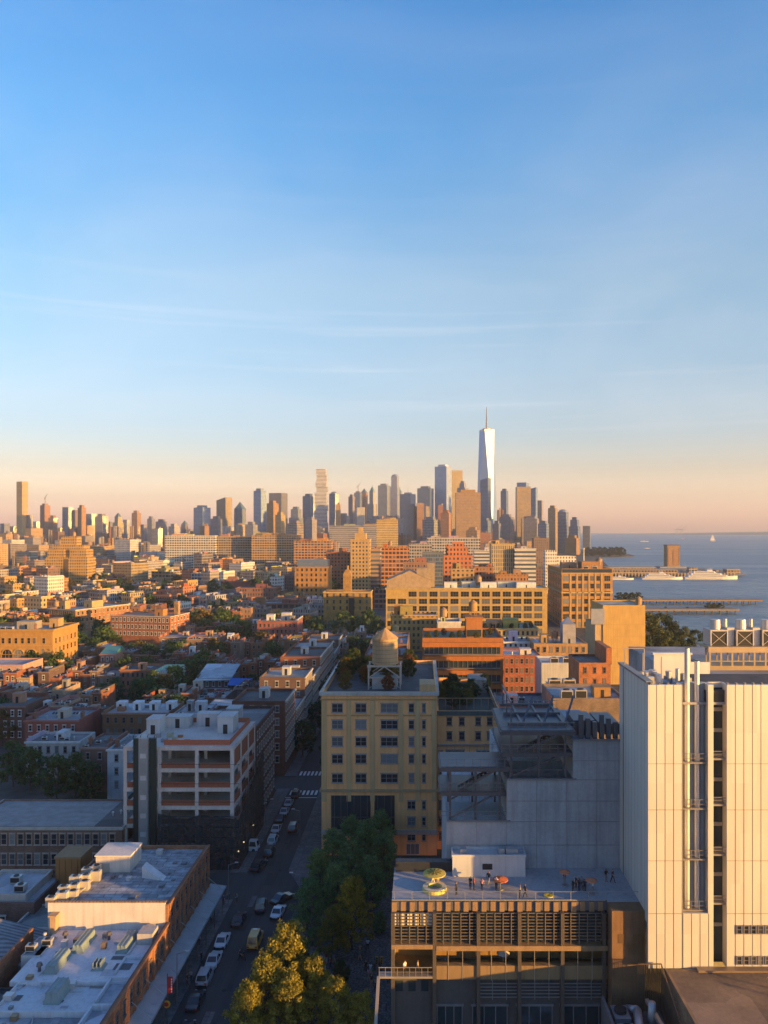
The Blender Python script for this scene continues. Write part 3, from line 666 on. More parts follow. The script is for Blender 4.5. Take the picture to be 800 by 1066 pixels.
# ---------------------------------------------------------------- museum: white tower
MOFF[0] = -4.0; WT = wz(713, 94); WB = wz(1008, 94); XE = 86.0
def Xp(px): return wx(px, 94)
WHITE = (.60, .57, .50)
m = MB()
for a, b in [(XW, Xp(711)), (Xp(737.5), Xp(743)), (Xp(757), XE)]: m.box(a, b, 0, .6, WB, WT)
m.box(Xp(711), Xp(737.5), 0, .6, WB, wz(951, 94)); m.box(XW, XW + .6, .6, 13.7, TZ - 1, WT + .1)
m.box(Xp(711), Xp(737.5), 1.8, 2.0, wz(951, 94), WT); m.box(Xp(743), Xp(757), 1.8, 2.0, WB, WT); m.box(XW + .6, XE, 13.3, 13.7, TZ, WT - 2.5)
for x in (Xp(711), Xp(743)): m.box(x - .25, x - .002, .601, 1.9, WB, WT - .01)
for x in (Xp(737.5), Xp(757)): m.box(x + .002, x + .25, .601, 1.9, WB, WT - .01)
mp_('white_cladding', m, 'cladding', WHITE)
m = MB()
for a, b in [(XW, Xp(711)), (Xp(757), XE)]:
    for x in step(a + 1.02, 1.02, int((min(b, 66) - a) / 1.02)): m.box(x - .018, x + .018, -.03, -.002, WB, WT)
for x in step(Xp(711) + .05, 1.02, 4): m.box(x - .018, x + .018, -.03, -.002, WB, wz(951, 94) - .02)
for z in (wz(795, 94), wz(843, 94), wz(896, 94), wz(951, 94)):
    m.box(XW, Xp(711), -.045, -.031, z - .03, z + .03); m.box(Xp(757), XE, -.045, -.031, z - .03, z + .03)
for y in step(1.5, 1.5, 8): m.box(XW - .012, XW - .001, y - .015, y + .015, TZ, WT)
m.box(XW - .05, XW - .001, 11.3, 11.6, TZ, WT)
mp_('panel_joint', m, 'metal', (.30, .25, .19))
m = MB(); m.box(XW - .1, XW + .75, .55, 14.1, WT + .1, WT + .35); mp_('coping', m, 'metal', (.26, .24, .22))
for k in range(16):
    x = XW + .6 + k * 1.02
    if not (Xp(709) < x < Xp(757)): m = MB(); m.box(x - .3, x - .1, .05, .5, WT + .002, WT + .22); mp_('bracket', m, 'metal', (.26, .24, .22))
m = MB()
for x in (Xp(713.5), Xp(724), Xp(735)): m.box(x - .25, x + .25, 1.2, 1.79, wz(951, 94), WT)
mp_('duct', m, 'metal', (.34, .38, .42))
m = MB(); m.box(Xp(711) - .25, Xp(737.5) + .25, 1.7, 1.795, wz(951, 94), WT); mp_('recess_wall', m, 'plaster', (.50, .52, .53))
for px, top_ in ((718.2, 676), (728.6, 689.5)):
    m = MB(); m.cyl(Xp(px), .95, wz(950, 94), wz(top_, 94), .30, n=16); m.cyl(Xp(px), .95, wz(top_, 94), wz(top_, 94) + .02, .24, n=16, mi=1)
    mp_('exhaust_pipe', m, ['metal', 'dark'], (.62, .60, .57), smooth=False)
m = MB()
for y in (795, 843, 896, 949):
    z = wz(y, 94); m.box(Xp(711) + .05, Xp(737.5) - .05, .3, 1.65, z - .1, z + .06)
    for k in range(2): m.bar((Xp(711), .3, z + .55 + k * .55), (Xp(737.5), .3, z + .55 + k * .55), .05, .05)
    for x in step(Xp(711) + .1, 1.0, 4): m.bar((x, .3, z), (x, .3, z + 1.1), .05, .05)
mp_('catwalk', m, 'metal', (.33, .30, .27))
m = MB(); m.box(Xp(743), Xp(757), 1.4, 1.6, WB, WT - .6)
mp_('stair_glazing', m, 'clear_glass')
m = MB()
for y in (741, 763, 789, 815, 837, 862, 889, 915, 940, 968): z = wz(y, 94); m.box(Xp(743), Xp(757), 1.3, 1.399, z - .22, z + .22)
for y in (789, 837, 889, 940):
    z = wz(y, 94); m.box(Xp(743) + .02, Xp(757) - .02, .3, 1.25, z - .35, z - .15)
    m.bar((Xp(743), .3, z + .7), (Xp(757), .3, z + .7), .05, .06); m.bar((Xp(743), .3, z + .3), (Xp(757), .3, z + .3), .04, .04)
mp_('stair_landing', m, 'metal', (.36, .33, .28))
for y in (967.5, 999.5):
    for k in range(14):
        x = Xp(769.5) + k * 7.45 * 94 / F; z = wz(y, 94)
        put('window', win_mesh(.66, 1.05, 'h', 'glass'), mus, (.22, .2, .2), (x, -4.03, z))
# museum roof
m = MB(); m.box(XW + .6, XE, .6, 13.3, WT - 2.5, WT - 2.2); m.box(39, XE, 14.01, 55, 5, 42.8); mp_('tower_roof', m, 'roof', (.30, .30, .30))
m = MB(); m.box(Xp(737), XE, .7, 11.5, WT - 2.2, WT - .8); mp_('green_roof', m, 'land')
m = MB(); m.box(wx(680, 116), wx(718, 116), 21.5, 22, 30, 46.6); m.box(wx(680, 116) - .2, wx(718, 116) + .2, 21.3, 22.2, 46.603, 46.9, 1); m.box(wx(718, 116), wx(738, 116), 21.5, 22, 42.8, 45.5)
mp_('roof_screen', m, ['cladding', 'metal'], (.62, .60, .57))
rr = random.Random(4)
for k in range(16):
    m = MB(); x = XW + 1.3 + rr.random() * 5.2; y = 2 + rr.random() * 10; s_ = .35 + rr.random() * .5
    if k % 3 == 0: m.cyl(x, y, WT - 2.2, WT - .7 + rr.random() * 1.5, .2 + .2 * rr.random(), n=10)
    elif k % 3 == 1: m.box(x - s_, x + s_, y - s_, y + s_, WT - 2.2, WT - 1.1 + rr.random() * .9)
    else:
        m.tube((x - .6, y, WT - 1.5), (x + .9, y + .4, WT - 1.5), .35, .35, 10); m.tube((x + .9, y + .4, WT - 1.5), (x + .9, y + .4, WT - .1), .3, .42, 10)
    mp_('roof_unit', m, 'metal', (.55, .55, .56) if k % 2 else (.30, .31, .33))
m = MB()
for k, x in enumerate((XW + .3, XW + 1.9, XW + 3.4)): m.bar((x, 12 - k * 3, WT), (x, 12 - k * 3, WT + 2.4), .12, .12)
m.bar((XW + .3, 13, WT + 2.4), (XW + 3.2, 13, WT + 2.4), .12, .12); m.bar((XW + 3.2, 13, WT - 2.3), (XW + 3.2, 13, WT + 2.4), .12, .12)
mp_('roof_frame', m, 'metal', (.35, .33, .31))
# cooling towers on a steel platform
PY = 31.0; D2 = 125.0
m = MB(); xa, xb = wx(735, D2), 66
m.box(xa, xb, PY - 1, PY + 6, 42.8, 43.5); m.box(xa, xb, PY - 1.2, PY - .6, 45.6, 46.5); m.box(xa, xb, PY - .6, PY + 5, 46.2, 46.5)
for x in step(xa + .3, 1.75, 14): m.bar((x, PY - .9, 43.5), (x, PY - .9, 45.6), .28, .28); m.bar((x + .8, PY + 3, 43.5), (x + .8, PY + 3, 46.2), .2, .2)
m.box(xa, xb, PY - 1.25, PY - 1.15, 44.2, 44.35)
mp_('steel_platform', m, 'metal', (.52, .42, .30))
for k in range(5):
    x0 = wx(741, D2) + k * 27 * D2 / F; x1 = x0 + 2.45
    m = MB(); m.box(x0 - .15, x1 + .15, PY + .2, PY + 3.4, 46.502, 49.0); m.box(x1 + .25, x1 + 1.4, PY + .6, PY + 3.4, 46.502, 49.3)
    m.box(x0 - .15, x0, PY, PY + .2, 46.502, 49.0); m.box(x1, x1 + .15, PY, PY + .2, 46.502, 49.0); m.box(x0, x1, PY, PY + .2, 48.8, 49.0)
    m.box(x0, x1, PY + .12, PY + .195, 46.502, 48.8, 1)
    m.bar((x0, PY + .08, 46.6), (x1, PY + .08, 48.7), .06, .06); m.bar((x1, PY + .08, 46.6), (x0, PY + .08, 48.7), .06, .06)
    m.cyl((x0 + x1) / 2, PY + 1.8, 49.0, 50.5, .85, .78, n=18); m.cyl(x1 + .4, PY + 1.8, 49.3, 50.6, .3, n=10)
    mp_('cooling_tower', m, ['metal', 'dark'], (.50, .48, .44))

# low roof in front of the white tower and its machines
lb = Bld('low flat brown roof in front of the white museum tower', 'building', 46.6, 66, 35.4, 27.9, WB, col=(.26, .17, .10), wall='brick', roofcol=(.235, .17, .125), parapet=.02)
m = MB(); m.box(-14, 17, 27, 27.88, WB, WB + .25); lb.part('kerb', m, 'metal', (.3, .22, .15))
for x, y in [(-7, 24), (-3.6, 20.5), (1, 25.5)]: lb.vent(x, y, .9, (.5, .38, .25))
g = thing('machine_yard', 'dark ducts, fans and sloped machines behind a mesh screen beside white museum tower', 'machinery', (25.8, 82.2, 0))
m = MB(); m.box(-4.5, 2.4, 0, 11.6, 0, 7.6); m.box(-4.5, -4.2, 0, 11.6, 7.6, 9.4); g1 = m.build('platform', M['concrete'], g, (.13, .13, .135))
m = MB()
for k in range(3): m.box(-3.8, -2.0, .8 + k * 3.4, 3.4 + k * 3.4, 7.6, 9.2); m.cyl(-2.9, 2.1 + k * 3.4, 9.2, 9.6, .7, n=14, mi=1)
m.build('fan_unit', [M['metal'], M['dark']], g, (.22, .26, .29))
m = MB(); m.tube((-1.4, 6, 8.3), (-.8, 9.5, 9.0), .5, .5, 12); m.tube((-.8, 9.5, 9.0), (-1.6, 11, 8.4), .5, .35, 12); m.tube((-.4, 2, 8.2), (-.4, 6, 8.6), .45, .45, 12); m.tube((.6, 8.4, 8), (.6, 8.4, 10.6), .5, .42, 12)
m.build('air_duct', M['metal'], g, (.42, .43, .44), smooth=True)
m = MB(); m.bar((1.9, 0, 8.6), (.6, 10.5, 9.6), .4, .4); m.bar((-1.8, 0, 8.4), (-1.0, 7, 8.9), .25, .3); m.box(1.9, 3.4, .5, 4.2, 7.6, 9.8)
m.build('pipe_rack', M['metal'], g, (.4, .33, .27))
m = MB()
m.bar((2.55, 3.5, 10.4), (2.55, 11.3, 13.4), .1, .1); m.bar((2.55, 3.5, 8), (2.55, 3.5, 10.4), .1, .1); m.bar((-.2, 11.3, 13.4), (2.55, 11.3, 13.4), .1, .1)
for k in range(32):
    y = 3.5 + k * .25; m.bar((2.55, y, 8), (2.55, y, 10.4 + (y - 3.5) * .384), .04, .04)
for k in range(12): m.bar((-.2 + k * .25, 11.3, 8), (-.2 + k * .25, 11.3, 13.4), .04, .04)
m.build('mesh_screen', M['metal'], g, (.16, .12, .09))

# ---------------------------------------------------------------- yellow corner building with roof garden and water tank
YE = (.82, .43, .18)
yb = Bld('ochre corner apartment building with roof garden and water tank on steel legs', 'apartment building', wx(395, 157), 157, 23.0, 38, 32.6, col=YE, wall='plaster', roofcol=(.10, .10, .10), parapet=.9)
a = yb.w / 2
def ux(px, Y=157): return wx(px, Y) - yb.root.location.x
rows = [wz(p, 157) for p in (737, 754.3, 772, 790, 810)]
for z in rows:
    for px, wd, st in ((351.5, 2.2, '2hs'), (376, 2.2, '2hs'), (405.5, 3.4, '3hs'), (428.5, 1.1, 'hs'), (441.5, .75, 'hs')): yb.win('F', ux(px), z, wd, 1.75, st, (.27, .27, .27))
for z in [wz(p, 157) for p in (838, 855, 871)]:
    for px, wd, st in ((428.5, 1.6, '2hs'), (441.5, .75, 'hs')): yb.win('F', ux(px), z, wd, 1.6, st, (.27, .27, .27))
yb.win('F', ux(430), wz(890, 157) + 1.2, 2.6, 2.2, '3', (.45, .46, .46))
for z in rows: yb.grid('L', lin(2, 36, 8), [z], 1.3, 1.75, 'hs', (.27, .27, .27))
yb.cornice(.7, .45, 31.9, (.42, .40, .37)); yb.cornice(.25, .25, 31.0, (.46, .36, .22), name='cornice_band'); yb.cornice(.45, .35, wz(824, 157), (.45, .37, .26), name='storey_band'); yb.cornice(.3, .12, wz(745.5, 157), (.5, .36, .2), 'F', 'storey_band')
for px in (338, 363.5, 388, 417.5, 435, 452): m = MB(); m.box(ux(px) - .45, ux(px) + .45, -.16, -.002, 10.8, 30.9); yb.part('pilaster', m, 'plaster', (.54, .37, .18))
for x0, x1 in ((345, 386), (390, 411)):
    m = MB(); m.box(ux(x0), ux(x1), -.12, -.002, 5.2, wz(828, 157)); sh = yb.part('shopfront', m, 'clear_glass')
    m = MB(); n_ = 6 if x0 < 380 else 3
    for x in lin(ux(x0), ux(x1), n_)[:]: m.box(x - .06, x + .06, -.2, -.121, 5.2, wz(828, 157))
    m.box(ux(x0), ux(x1), -.2, -.121, 7.6, 7.75); yb.part('frame', m, 'metal', (.1, .11, .12), parent=sh)
m = MB(); m.box(-a, a, -.3, -.003, 4.2, 5.15); yb.part('fascia', m, 'plaster', (.42, .37, .30))
m = MB(); m.box(ux(437), a - .3, .4, 6, 31.7, 34.0); yb.part('bulkhead', m, 'plaster', (.48, .32, .16))
m = MB(); m.box(-a + .02, -a + .33, 3, 37.6, 32.602, 33.0); m.box(-a + .9, -a + 3, 30, 31.5, 31.7, 33.6); yb.part('railing', m, 'metal', (.42, .37, .33))
# tank house and tank
tx, ty = ux(401, 166), 9.0
m = MB(); m.box(tx - 2.6, tx + 2.6, ty - 2, ty + 3.5, 31.7, 34.2, bottom=False); yb.part('tank_house', m, 'plaster', (.36, .36, .35))
wt = thing('water_tank', 'round wooden water tank with conical roof on steel legs above ochre building', 'water tank', (yb.root.location.x + tx, 157 + ty + .5, 31.7))
m = MB(); m.cyl(0, 0, 5.0, 10.3, 2.75, 2.62, n=28); m.build('tank', M['wall'], wt, (.50, .37, .24))
m = MB(); m.cyl(0, 0, 10.3, 12.5, 2.9, .1, n=12); m.build('cone_roof', M['wall'], wt, (.46, .32, .19))
m = MB()
for k in range(6): m.cyl(0, 0, 5.5 + k * .85, 5.58 + k * .85, 2.78 - k * .02, n=28, cap=False)
m.build('hoop', M['metal'], wt, (.14, .12, .11))
for sx in (-1, 1):
    for sy in (-1, 1): m = MB(); m.bar((sx * 3.3, sy * 2.6, 0), (sx * 3.3, sy * 2.6, 4.7), .32, .32); m.build('leg', M['metal'], wt, (.38, .36, .33))
m = MB()
for sy in (-2.6, 2.6):
    m.bar((-3.6, sy, 4.8), (3.6, sy, 4.8), .3, .4); m.bar((-3.3, sy, 2.4), (3.3, sy, 2.4), .2, .25)
    m.bar((-3.3, sy, 2.4), (0, sy, 4.7), .18, .18); m.bar((3.3, sy, 2.4), (0, sy, 4.7), .18, .18); m.bar((-3.3, sy, .2), (0, sy, 2.3), .14, .14); m.bar((3.3, sy, .2), (0, sy, 2.3), .14, .14)
for x in step(-3.3, 1.1, 7): m.bar((x, -2.8, 4.9), (x, 2.8, 4.9), .16, .2)
m.build('steel_frame', M['metal'], wt, (.38, .36, .33))
yb.close()
yw = Bld('recessed ochre wing with a green roof garden right of the corner building', 'apartment building', (wx(455, 160) + wx(521, 160)) / 2, 160, wx(521, 160) - wx(455, 160) - .1, 36, 28.1, col=(.76, .40, .17), wall='plaster', roofcol=(.06, .075, .06), parapet=1.0)
def vx(px): return wx(px, 160) - yw.root.location.x
for z in [wz(p, 160) for p in (751, 766)]: yw.grid('F', [vx(p) for p in (468, 481, 498, 510)], [z], 1.1, 1.55, 'hs', (.15, .16, .17))
for p in (786, 803, 820, 838, 855, 870):
    yw.win('F', vx(474), wz(p, 160), 3.8, 1.9, '3hs', (.17, .18, .18)); yw.win('F', vx(504), wz(p, 160), 3.2, 1.9, '3hs', (.3, .31, .31)); yw.win('F', vx(459), wz(p, 160), .8, 1.6, 'hs', (.17, .18, .18))
yw.cornice(.9, .25, 27.2, (.08, .11, .11), 'F'); yw.cornice(.35, .35, wz(776.5, 160), (.25, .2, .15), 'F', 'storey_band')
m = MB(); m.box(1.5, 5.5, 22, 30, 27.1, 30.2, bottom=False); yw.part('bulkhead', m, 'wall', (.3, .27, .24))
m = MB()
for k in range(9): m.bar((-6 + k * 1.5, 6, 27.1), (-6 + k * 1.5, 6, 29.4), .12, .12)
m.bar((-6, 6, 29.4), (6, 6, 29.4), .12, .16); m.bar((5.9, 1, 28.6), (5.9, 34, 28.6), .15, .5); yw.part('pergola', m, 'metal', (.33, .25, .17)); yw.close()
for k in range(6):
    pass

# ---------------------------------------------------------------- market building along the street, left
mk = thing('market_building', 'brick market building with metal canopy along the street and patched low roofs', 'market building', (XL0, 75, 0))
def mkp(name, m, mat, col=(.4, .4, .4), parent=None): return m.build(name, [M[q] for q in mat] if isinstance(mat, (list, tuple)) else M[mat], parent or mk, col)
BRK = (.30, .135, .07)
YT0, YT1, WD = 37.3, 58.5, 17.1
m = MB(); m.box(-.35, 0, 0, YT0, 0, 8.9); m.box(-.35, 0, YT0 + .002, YT1, 0, 11.5); m.box(-WD, -.36, YT1 - .35, YT1, 0, 11.5); m.box(-WD, -WD + .35, YT0 + .3, YT1 - .36, 7, 11.5); m.box(-19.5, -19.15, 10, YT0, 0, 8.2)
mkp('brick_wall', m, 'brick', BRK)
m = MB(); m.box(-WD, -.36, YT0, YT0 + .29, 7.0, 11.75); mkp('white_wall', m, 'plaster', (.62, .58, .55))
m = MB(); m.box(-WD, -.36, YT0 - .05, YT0 + .34, 11.753, 11.83)
for k in range(34): m.box(-WD + k * .5, -WD + k * .5 + .36, YT0 - .08, YT0 + .38, 11.79, 11.95)
mkp('coping', m, 'wall', (.28, .2, .14))
m = MB(); m.box(-WD + .36, -.36, YT0 + .3, YT1 - .36, 10.6, 10.9); mkp('upper_roof', m, 'roof_sheet', (.34, .35, .37))
m = MB(); m.box(-15.8, -.36, 24.4, YT0 - .01, 7.3, 7.9); mkp('white_roof', m, 'plaster', (.66, .64, .66))
m = MB(); m.box(-14.6, -3.2, 18.6, 24.2, 7.0, 7.5); m.box(-14.8, -3, 24.21, 24.38, 7.2, 7.95); m.box(-14.8, -14.62, 18.6, 24.2, 7, 7.8); m.box(-14.8, -3, 18.4, 18.58, 7, 7.8); mkp('pale_roof', m, 'plaster', (.58, .59, .62))
m = MB(); m.box(-13.6, -3.4, 10.5, 18.3, 6.6, 7.1); mkp('weathered_roof', m, 'roof', (.42, .44, .47))
m = MB(); m.box(-19, -.36, -2, 10.3, 6.2, 6.9); m.box(-19, -14.9, 10.31, 24, 6, 6.6); mkp('dark_roof', m, 'roof', (.13, .135, .14))
m = MB()
for y0, y1 in ((10.6, 14.6), (15.4, 19.2), (20, 25), (26, 29.8), (30.4, 34.5)):
    m.box(-3.0, -.36, y0, y1, 7.2, 7.6, 0); m.box(-3.1, -.36, y1 - .3, y1, 7.603, 8.3, 1); m.box(-3.3, -3.02, y0, y1, 7.0, 8.2, 1)
mkp('roof_strip', m, ['roof', 'wall'], (.56, .58, .62))
for x, y, sx, sy in ((-10.2, 33.3, 1.7, 4.6), (-4.2, 33.2, 1.7, 4.6), (-11.5, 28.3, 1.7, 4.6), (-5.8, 27.6, 1.6, 1.8), (-8.6, 22, 2.0, 3.6)):
    m = MB(); m.frustum((x - sx / 2, x + sx / 2, y - sy / 2, y + sy / 2, 7.5 if y < 24 else 7.9), (x - sx * .32, x + sx * .32, y - sy / 2 + .2, y + sy / 2 - .2, 8.9 if sy > 2 else 8.3), 0)
    for k in range(3): m.box(x - sx * .36 + k * sx * .3, x - sx * .36 + k * sx * .3 + .08, y - sy / 2 + .1, y + sy / 2 - .1, 7.95, 8.95, 1)
    mkp('skylight', m, ['paint', 'paint'], (.22, .29, .30))
for x, y in ((-13.4, 34.6), (-7.3, 34.6), (-13.2, 26.8)):
    m = MB(); m.cyl(x, y, 7.9, 8.6, .2, n=8); m.cyl(x, y, 8.6, 9.0, .42, .3, n=8); mkp('roof_vent', m, 'metal', (.12, .11, .12))
m = MB(); m.box(-2.9, -.8, 33.2, 35.6, 7.9, 9.4); m.box(-2.8, -1.6, 36, 36.8, 7.9, 9.0); mkp('roof_shed', m, 'plaster', (.45, .42, .40))
m = MB(); m.box(-16.3, -15.5, 36.2, 37.2, 7.5, 10.3); m.box(-16.5, -15.3, 36.0, 37.4, 10.303, 10.5); mkp('chimney', m, 'wall', (.55, .40, .30))
rr = random.Random(21)
for k in range(46):
    x = rr.uniform(-14.5, -3.6); y = rr.choice([rr.uniform(24.8, 36.5), rr.uniform(19, 24), rr.uniform(11, 18)]); z = 7.9 if y > 24.4 else (7.5 if y > 18.5 else 7.1); t_ = rr.random(); m = MB()
    if t_ < .3: w_ = rr.uniform(.8, 2.6); l_ = rr.uniform(.5, 1.8); zz_ = z + .006 + k * .0006; m.poly([(x, y, zz_), (x + w_, y, zz_), (x + w_, y + l_, zz_), (x, y + l_, zz_)]); mkp('roof_patch', m, 'roof', rr.choice([(.16, .16, .17), (.7, .69, .68), (.36, .30, .26), (.5, .52, .56)]))
    elif t_ < .55: m.cyl(x, y, z, z + rr.uniform(.3, 1.0), rr.uniform(.06, .14), n=8); m.cyl(x, y, z + .3, z + .42, .2, n=8); mkp('roof_vent', m, 'metal', rr.choice([(.12, .11, .11), (.5, .5, .5)]))
    elif t_ < .75: a_ = rr.uniform(0, 3.1); l_ = rr.uniform(1, 2.6); m.tube((x, y, z + .12), (x + l_ * math.cos(a_), min(y + l_ * math.sin(a_), 36.8), z + .12), .07, .07, 6); mkp('pipe', m, 'metal', rr.choice([(.2, .2, .2), (.5, .48, .45)]))
    else: e_ = rr.uniform(.2, .55); m.box(x - e_, x + e_, y - e_, y + e_ * .8, z, z + rr.uniform(.25, .9)); mkp('roof_box', m, 'metal', rr.choice([(.55, .55, .56), (.25, .25, .26), (.4, .3, .22)]))
for k in range(14):
    x = rr.uniform(-15, -2); y = rr.uniform(YT0 + 3, YT1 - 2)
    if x < -9 and y > 48: continue
    m = MB(); e_ = rr.uniform(.15, .5); m.box(x - e_, x + e_, y - e_, y + e_, 10.9, 10.9 + rr.uniform(.15, .7)); mkp('roof_box', m, 'metal', rr.choice([(.55, .55, .56), (.2, .2, .21)]))
for k in range(7): m = MB(); m.tube((-18.6 + k * .5, 12 + k * 1.3, 6.6), (-15.6, 13 + k * 1.5, 6.75), .1, .1, 6); mkp('pipe', m, 'metal', (.3, .3, .3))
# windows of the street face
for k in range(25):
    y = 2.5 + k * 2.28
    if YT0 - 1 < y < YT0 + .8: continue
    for z, hh in ((6.6, 1.7),) + (((9.6, 1.3),) if y > YT0 else ()): put('window', win_mesh(.95, hh, 'hs'), mk, (.14, .12, .11), (.0, y, z), math.pi / 2)
m = MB()
for k in range(26): m.box(.002, .2, 1.3 + k * 2.28, 1.65 + k * 2.28, 4.4, 8.7 if 1.3 + k * 2.28 < YT0 else 11.3)
m.box(.002, .3, 0, YT0 - .02, 8.72, 9.0); m.box(.002, .3, YT0 + .02, YT1, 11.32, 11.6); mkp('brick_pier', m, 'brick', (.33, .15, .08))
m = MB()
for k in range(11): m.box(.02, .12, 1.2 + k * 5.2, 5.2 + k * 5.2, .2, 3.2)
mkp('shopfront', m, 'clear_glass')
m = MB(); m.poly([(.3, 2, 4.35), (2.7, 2, 4.0), (2.7, 59.8, 4.0), (.3, 59.8, 4.35)]); m.poly([(.3, 2, 4.15), (.3, 59.8, 4.15), (2.7, 59.8, 3.8), (2.7, 2, 3.8)]); m.box(2.69, 2.75, 2, 59.8, 3.72, 4.04); m.box(.05, .3, 2, 59.8, 4.1, 4.4)
for k in range(12): m.bar((.1, 3 + k * 5, 6.2), (2.6, 3 + k * 5, 4.1), .06, .06)
for k in range(29): m.box(.3, 2.7, 2 + k * 2, 2.04 + k * 2, 4.17, 4.2)
mkp('canopy', m, 'metal', (.36, .40, .43))
m = MB()
for k in range(12): m.cyl(2.5, 3 + k * 5, .13, 3.85, .07, n=8)
mkp('canopy_post', m, 'metal', (.12, .12, .12))
# penthouse, skylight wedge, roof tank house and the run of air conditioners
m = MB(); m.box(-15.2, -9.8, 49.2, 54.2, 10.9, 13.4); m.box(-15.35, -9.65, 49.05, 54.35, 13.403, 13.6, 1); mkp('penthouse', m, ['plaster', 'roof'], (.62, .55, .48))
m = MB(); v_ = [(-7.2, 47.2), (-3.6, 46.2), (-3.6, 47.8), (-7.2, 49.2)]
m.poly([(v_[0][0], v_[0][1], 10.9), (v_[1][0], v_[1][1], 10.9), (v_[0][0], v_[0][1], 12.6)]); m.poly([(v_[0][0], v_[0][1], 12.6), (v_[1][0], v_[1][1], 10.9), (v_[2][0], v_[2][1], 10.9), (v_[3][0], v_[3][1], 12.6)]); m.poly([(v_[3][0], v_[3][1], 10.9), (v_[0][0], v_[0][1], 10.9), (v_[0][0], v_[0][1], 12.6), (v_[3][0], v_[3][1], 12.6)]); m.poly([(v_[2][0], v_[2][1], 10.9), (v_[3][0], v_[3][1], 10.9), (v_[3][0], v_[3][1], 12.6)])
mkp('roof_light', m, 'plaster', (.6, .59, .6))
rr = random.Random(8)
for k in range(12):
    x = -17.0 + k * .12 + (k % 3) * 1.0; y = YT0 + .8 + k * 1.05; s_ = .9 + rr.random() * .3
    m = MB(); m.box(x - .65 * s_, x + .65 * s_, y - .5, y + .5, 10.9, 11.2 + 1.1 * s_); m.cyl(x, y, 11.2 + 1.1 * s_, 11.3 + 1.1 * s_, .4, n=10, mi=1); mkp('air_conditioner', m, ['metal', 'dark'], (.60, .55, .48))
m = MB()
for k in range(4): m.tube((-14.6, YT0 + 1 + k * 2.5, 11.2), (-14.2, YT0 + 3.3 + k * 2.5, 11.3), .12, .12, 8)
mkp('pipe', m, 'metal', (.5, .45, .4))
# street sign and banner hanging from the canopy posts
sg = thing('hanging_sign', 'red vertical shop banner with white strip and a yellow round sign on pavement post', 'sign', (-33.45, 103.3, .13))
m = MB(); m.cyl(0, 0, 0, 6.6, .06, n=8); m.build('post', M['metal'], sg, (.1, .1, .1))
m = MB(); m.box(.08, .72, -.04, .04, 4.0, 6.2); b_ = m.build('banner', M['cloth'], sg, (.42, .03, .03))
m = MB()
for k in range(6): m.box(.5, .64, -.06, -.041, 4.15 + k * .32, 4.38 + k * .32)
m.build('banner_mark', M['paint'], b_, (.8, .78, .75))
m = MB(); m.tube((-.1, -.06, 2.6), (-.1, .0, 2.6), .5, .5, 20); m.build('round_sign', M['paint'], sg, (.75, .45, .04))
m = MB(); m.tube((-.1, -.075, 2.6), (-.1, -.065, 2.6), .3, .3, 16); m.build('sign_disc', M['paint'], sg, (.45, .03, .03))

# ---------------------------------------------------------------- concrete frame under construction
cf = thing('construction_frame', 'pale concrete building frame under construction with orange netting and dark scaffold mesh', 'construction site', ((wx(128.6, 151.5) + XL0) / 2, 151.5, 0))
CW = XL0 - wx(128.6, 151.5); CD = 19.8; ca = CW / 2
def cp(name, m, mat, col=(.4, .4, .4), parent=None): return m.build(name, [M[q] for q in mat] if isinstance(mat, (list, tuple)) else M[mat], parent or cf, col)
PC = (.60, .52, .47); fl = [4.6, 8.3, 11.8, 15.3, 19.0, 23.2]
for z in fl:
    m = MB(); m.box(-ca, ca, 0, CD, z - .75, z); cp('floor_slab', m, 'concrete', PC)
for x in (-ca + .35, -ca + 6.9, -ca + 14.1, ca - .35):
    for y in (.35, 6.6, 13.2, CD - .35):
        m = MB(); z0 = 0
        for z in fl: m.box(x - .32, x + .32, y - .32, y + .32, z0, z - .752); z0 = z + .002
        cp('column', m, 'concrete', (.62, .54, .49))
m = MB(); m.box(-ca + 1.2, ca - 1.0, 12.2, 12.5, .1, 22.4); m.box(-ca + 8, -ca + 12, 7, 12.1, .1, 22.4); cp('core_wall', m, 'concrete', (.22, .18, .16))
m = MB()
for z0, z1 in zip([0] + fl, fl):
    if z1 < 9: continue
    for a_, b_ in ((-ca + .7, -ca + 2.2), (-ca + 7.3, -ca + 13.7), (-ca + 14.5, ca - .7)): m.box(a_, b_, .12, .16, z0 + .02, z0 + 1.05)
    for y0, y1 in ((.8, 6.2), (7, 12.8), (13.6, CD - .8)): m.box(ca - .2, ca - .16, y0, y1, z0 + .02, z0 + 1.5 if z1 < 23 else z1 - .9)
cp('orange_netting', m, 'cloth', (.30, .10, .055))
m = MB()
for (x0, y0), (x1, y1) in zip([(-ca + 7.5, 1), (ca - 1, 1), (ca - 1, CD - 1)], [(ca - 1, 1), (ca - 1, CD - 1), (-ca + 7.5, CD - 1)]): m.bar((x0, y0, 23.75), (x1, y1, 23.75), .06, 1.0)
cp('roof_netting', m, 'cloth', (.42, .13, .07))
m = MB(); m.box(-ca + 3, ca - 2.5, 2.5, CD - 1.5, 23.002, 23.06); cp('roof_membrane', m, 'roof', (.55, .54, .55))
for x, y, sx, sy, sz in ((-ca + 2.6, 9, 2.6, 4, 3.2), (ca - 4.0, 9.5, 3.2, 4.6, 3.6), (-ca + 6, 14.2, 5, 3, 2.4), (-ca + 12, 15.4, 4.6, 2.6, 2.8)):
    m = MB(); m.box(x - sx / 2, x + sx / 2, y, y + sy, 23.002, 23 + sz); m.box(x - sx / 2 - .1, x + sx / 2 + .1, y - .1, y + sy + .1, 23.002 + sz, 23.15 + sz); m.box(x - .45, x + .45, y - .03, y - .002, 23.1, 25.1, 1); cp('bulkhead', m, ['plaster', 'dark'], (.50, .49, .49))
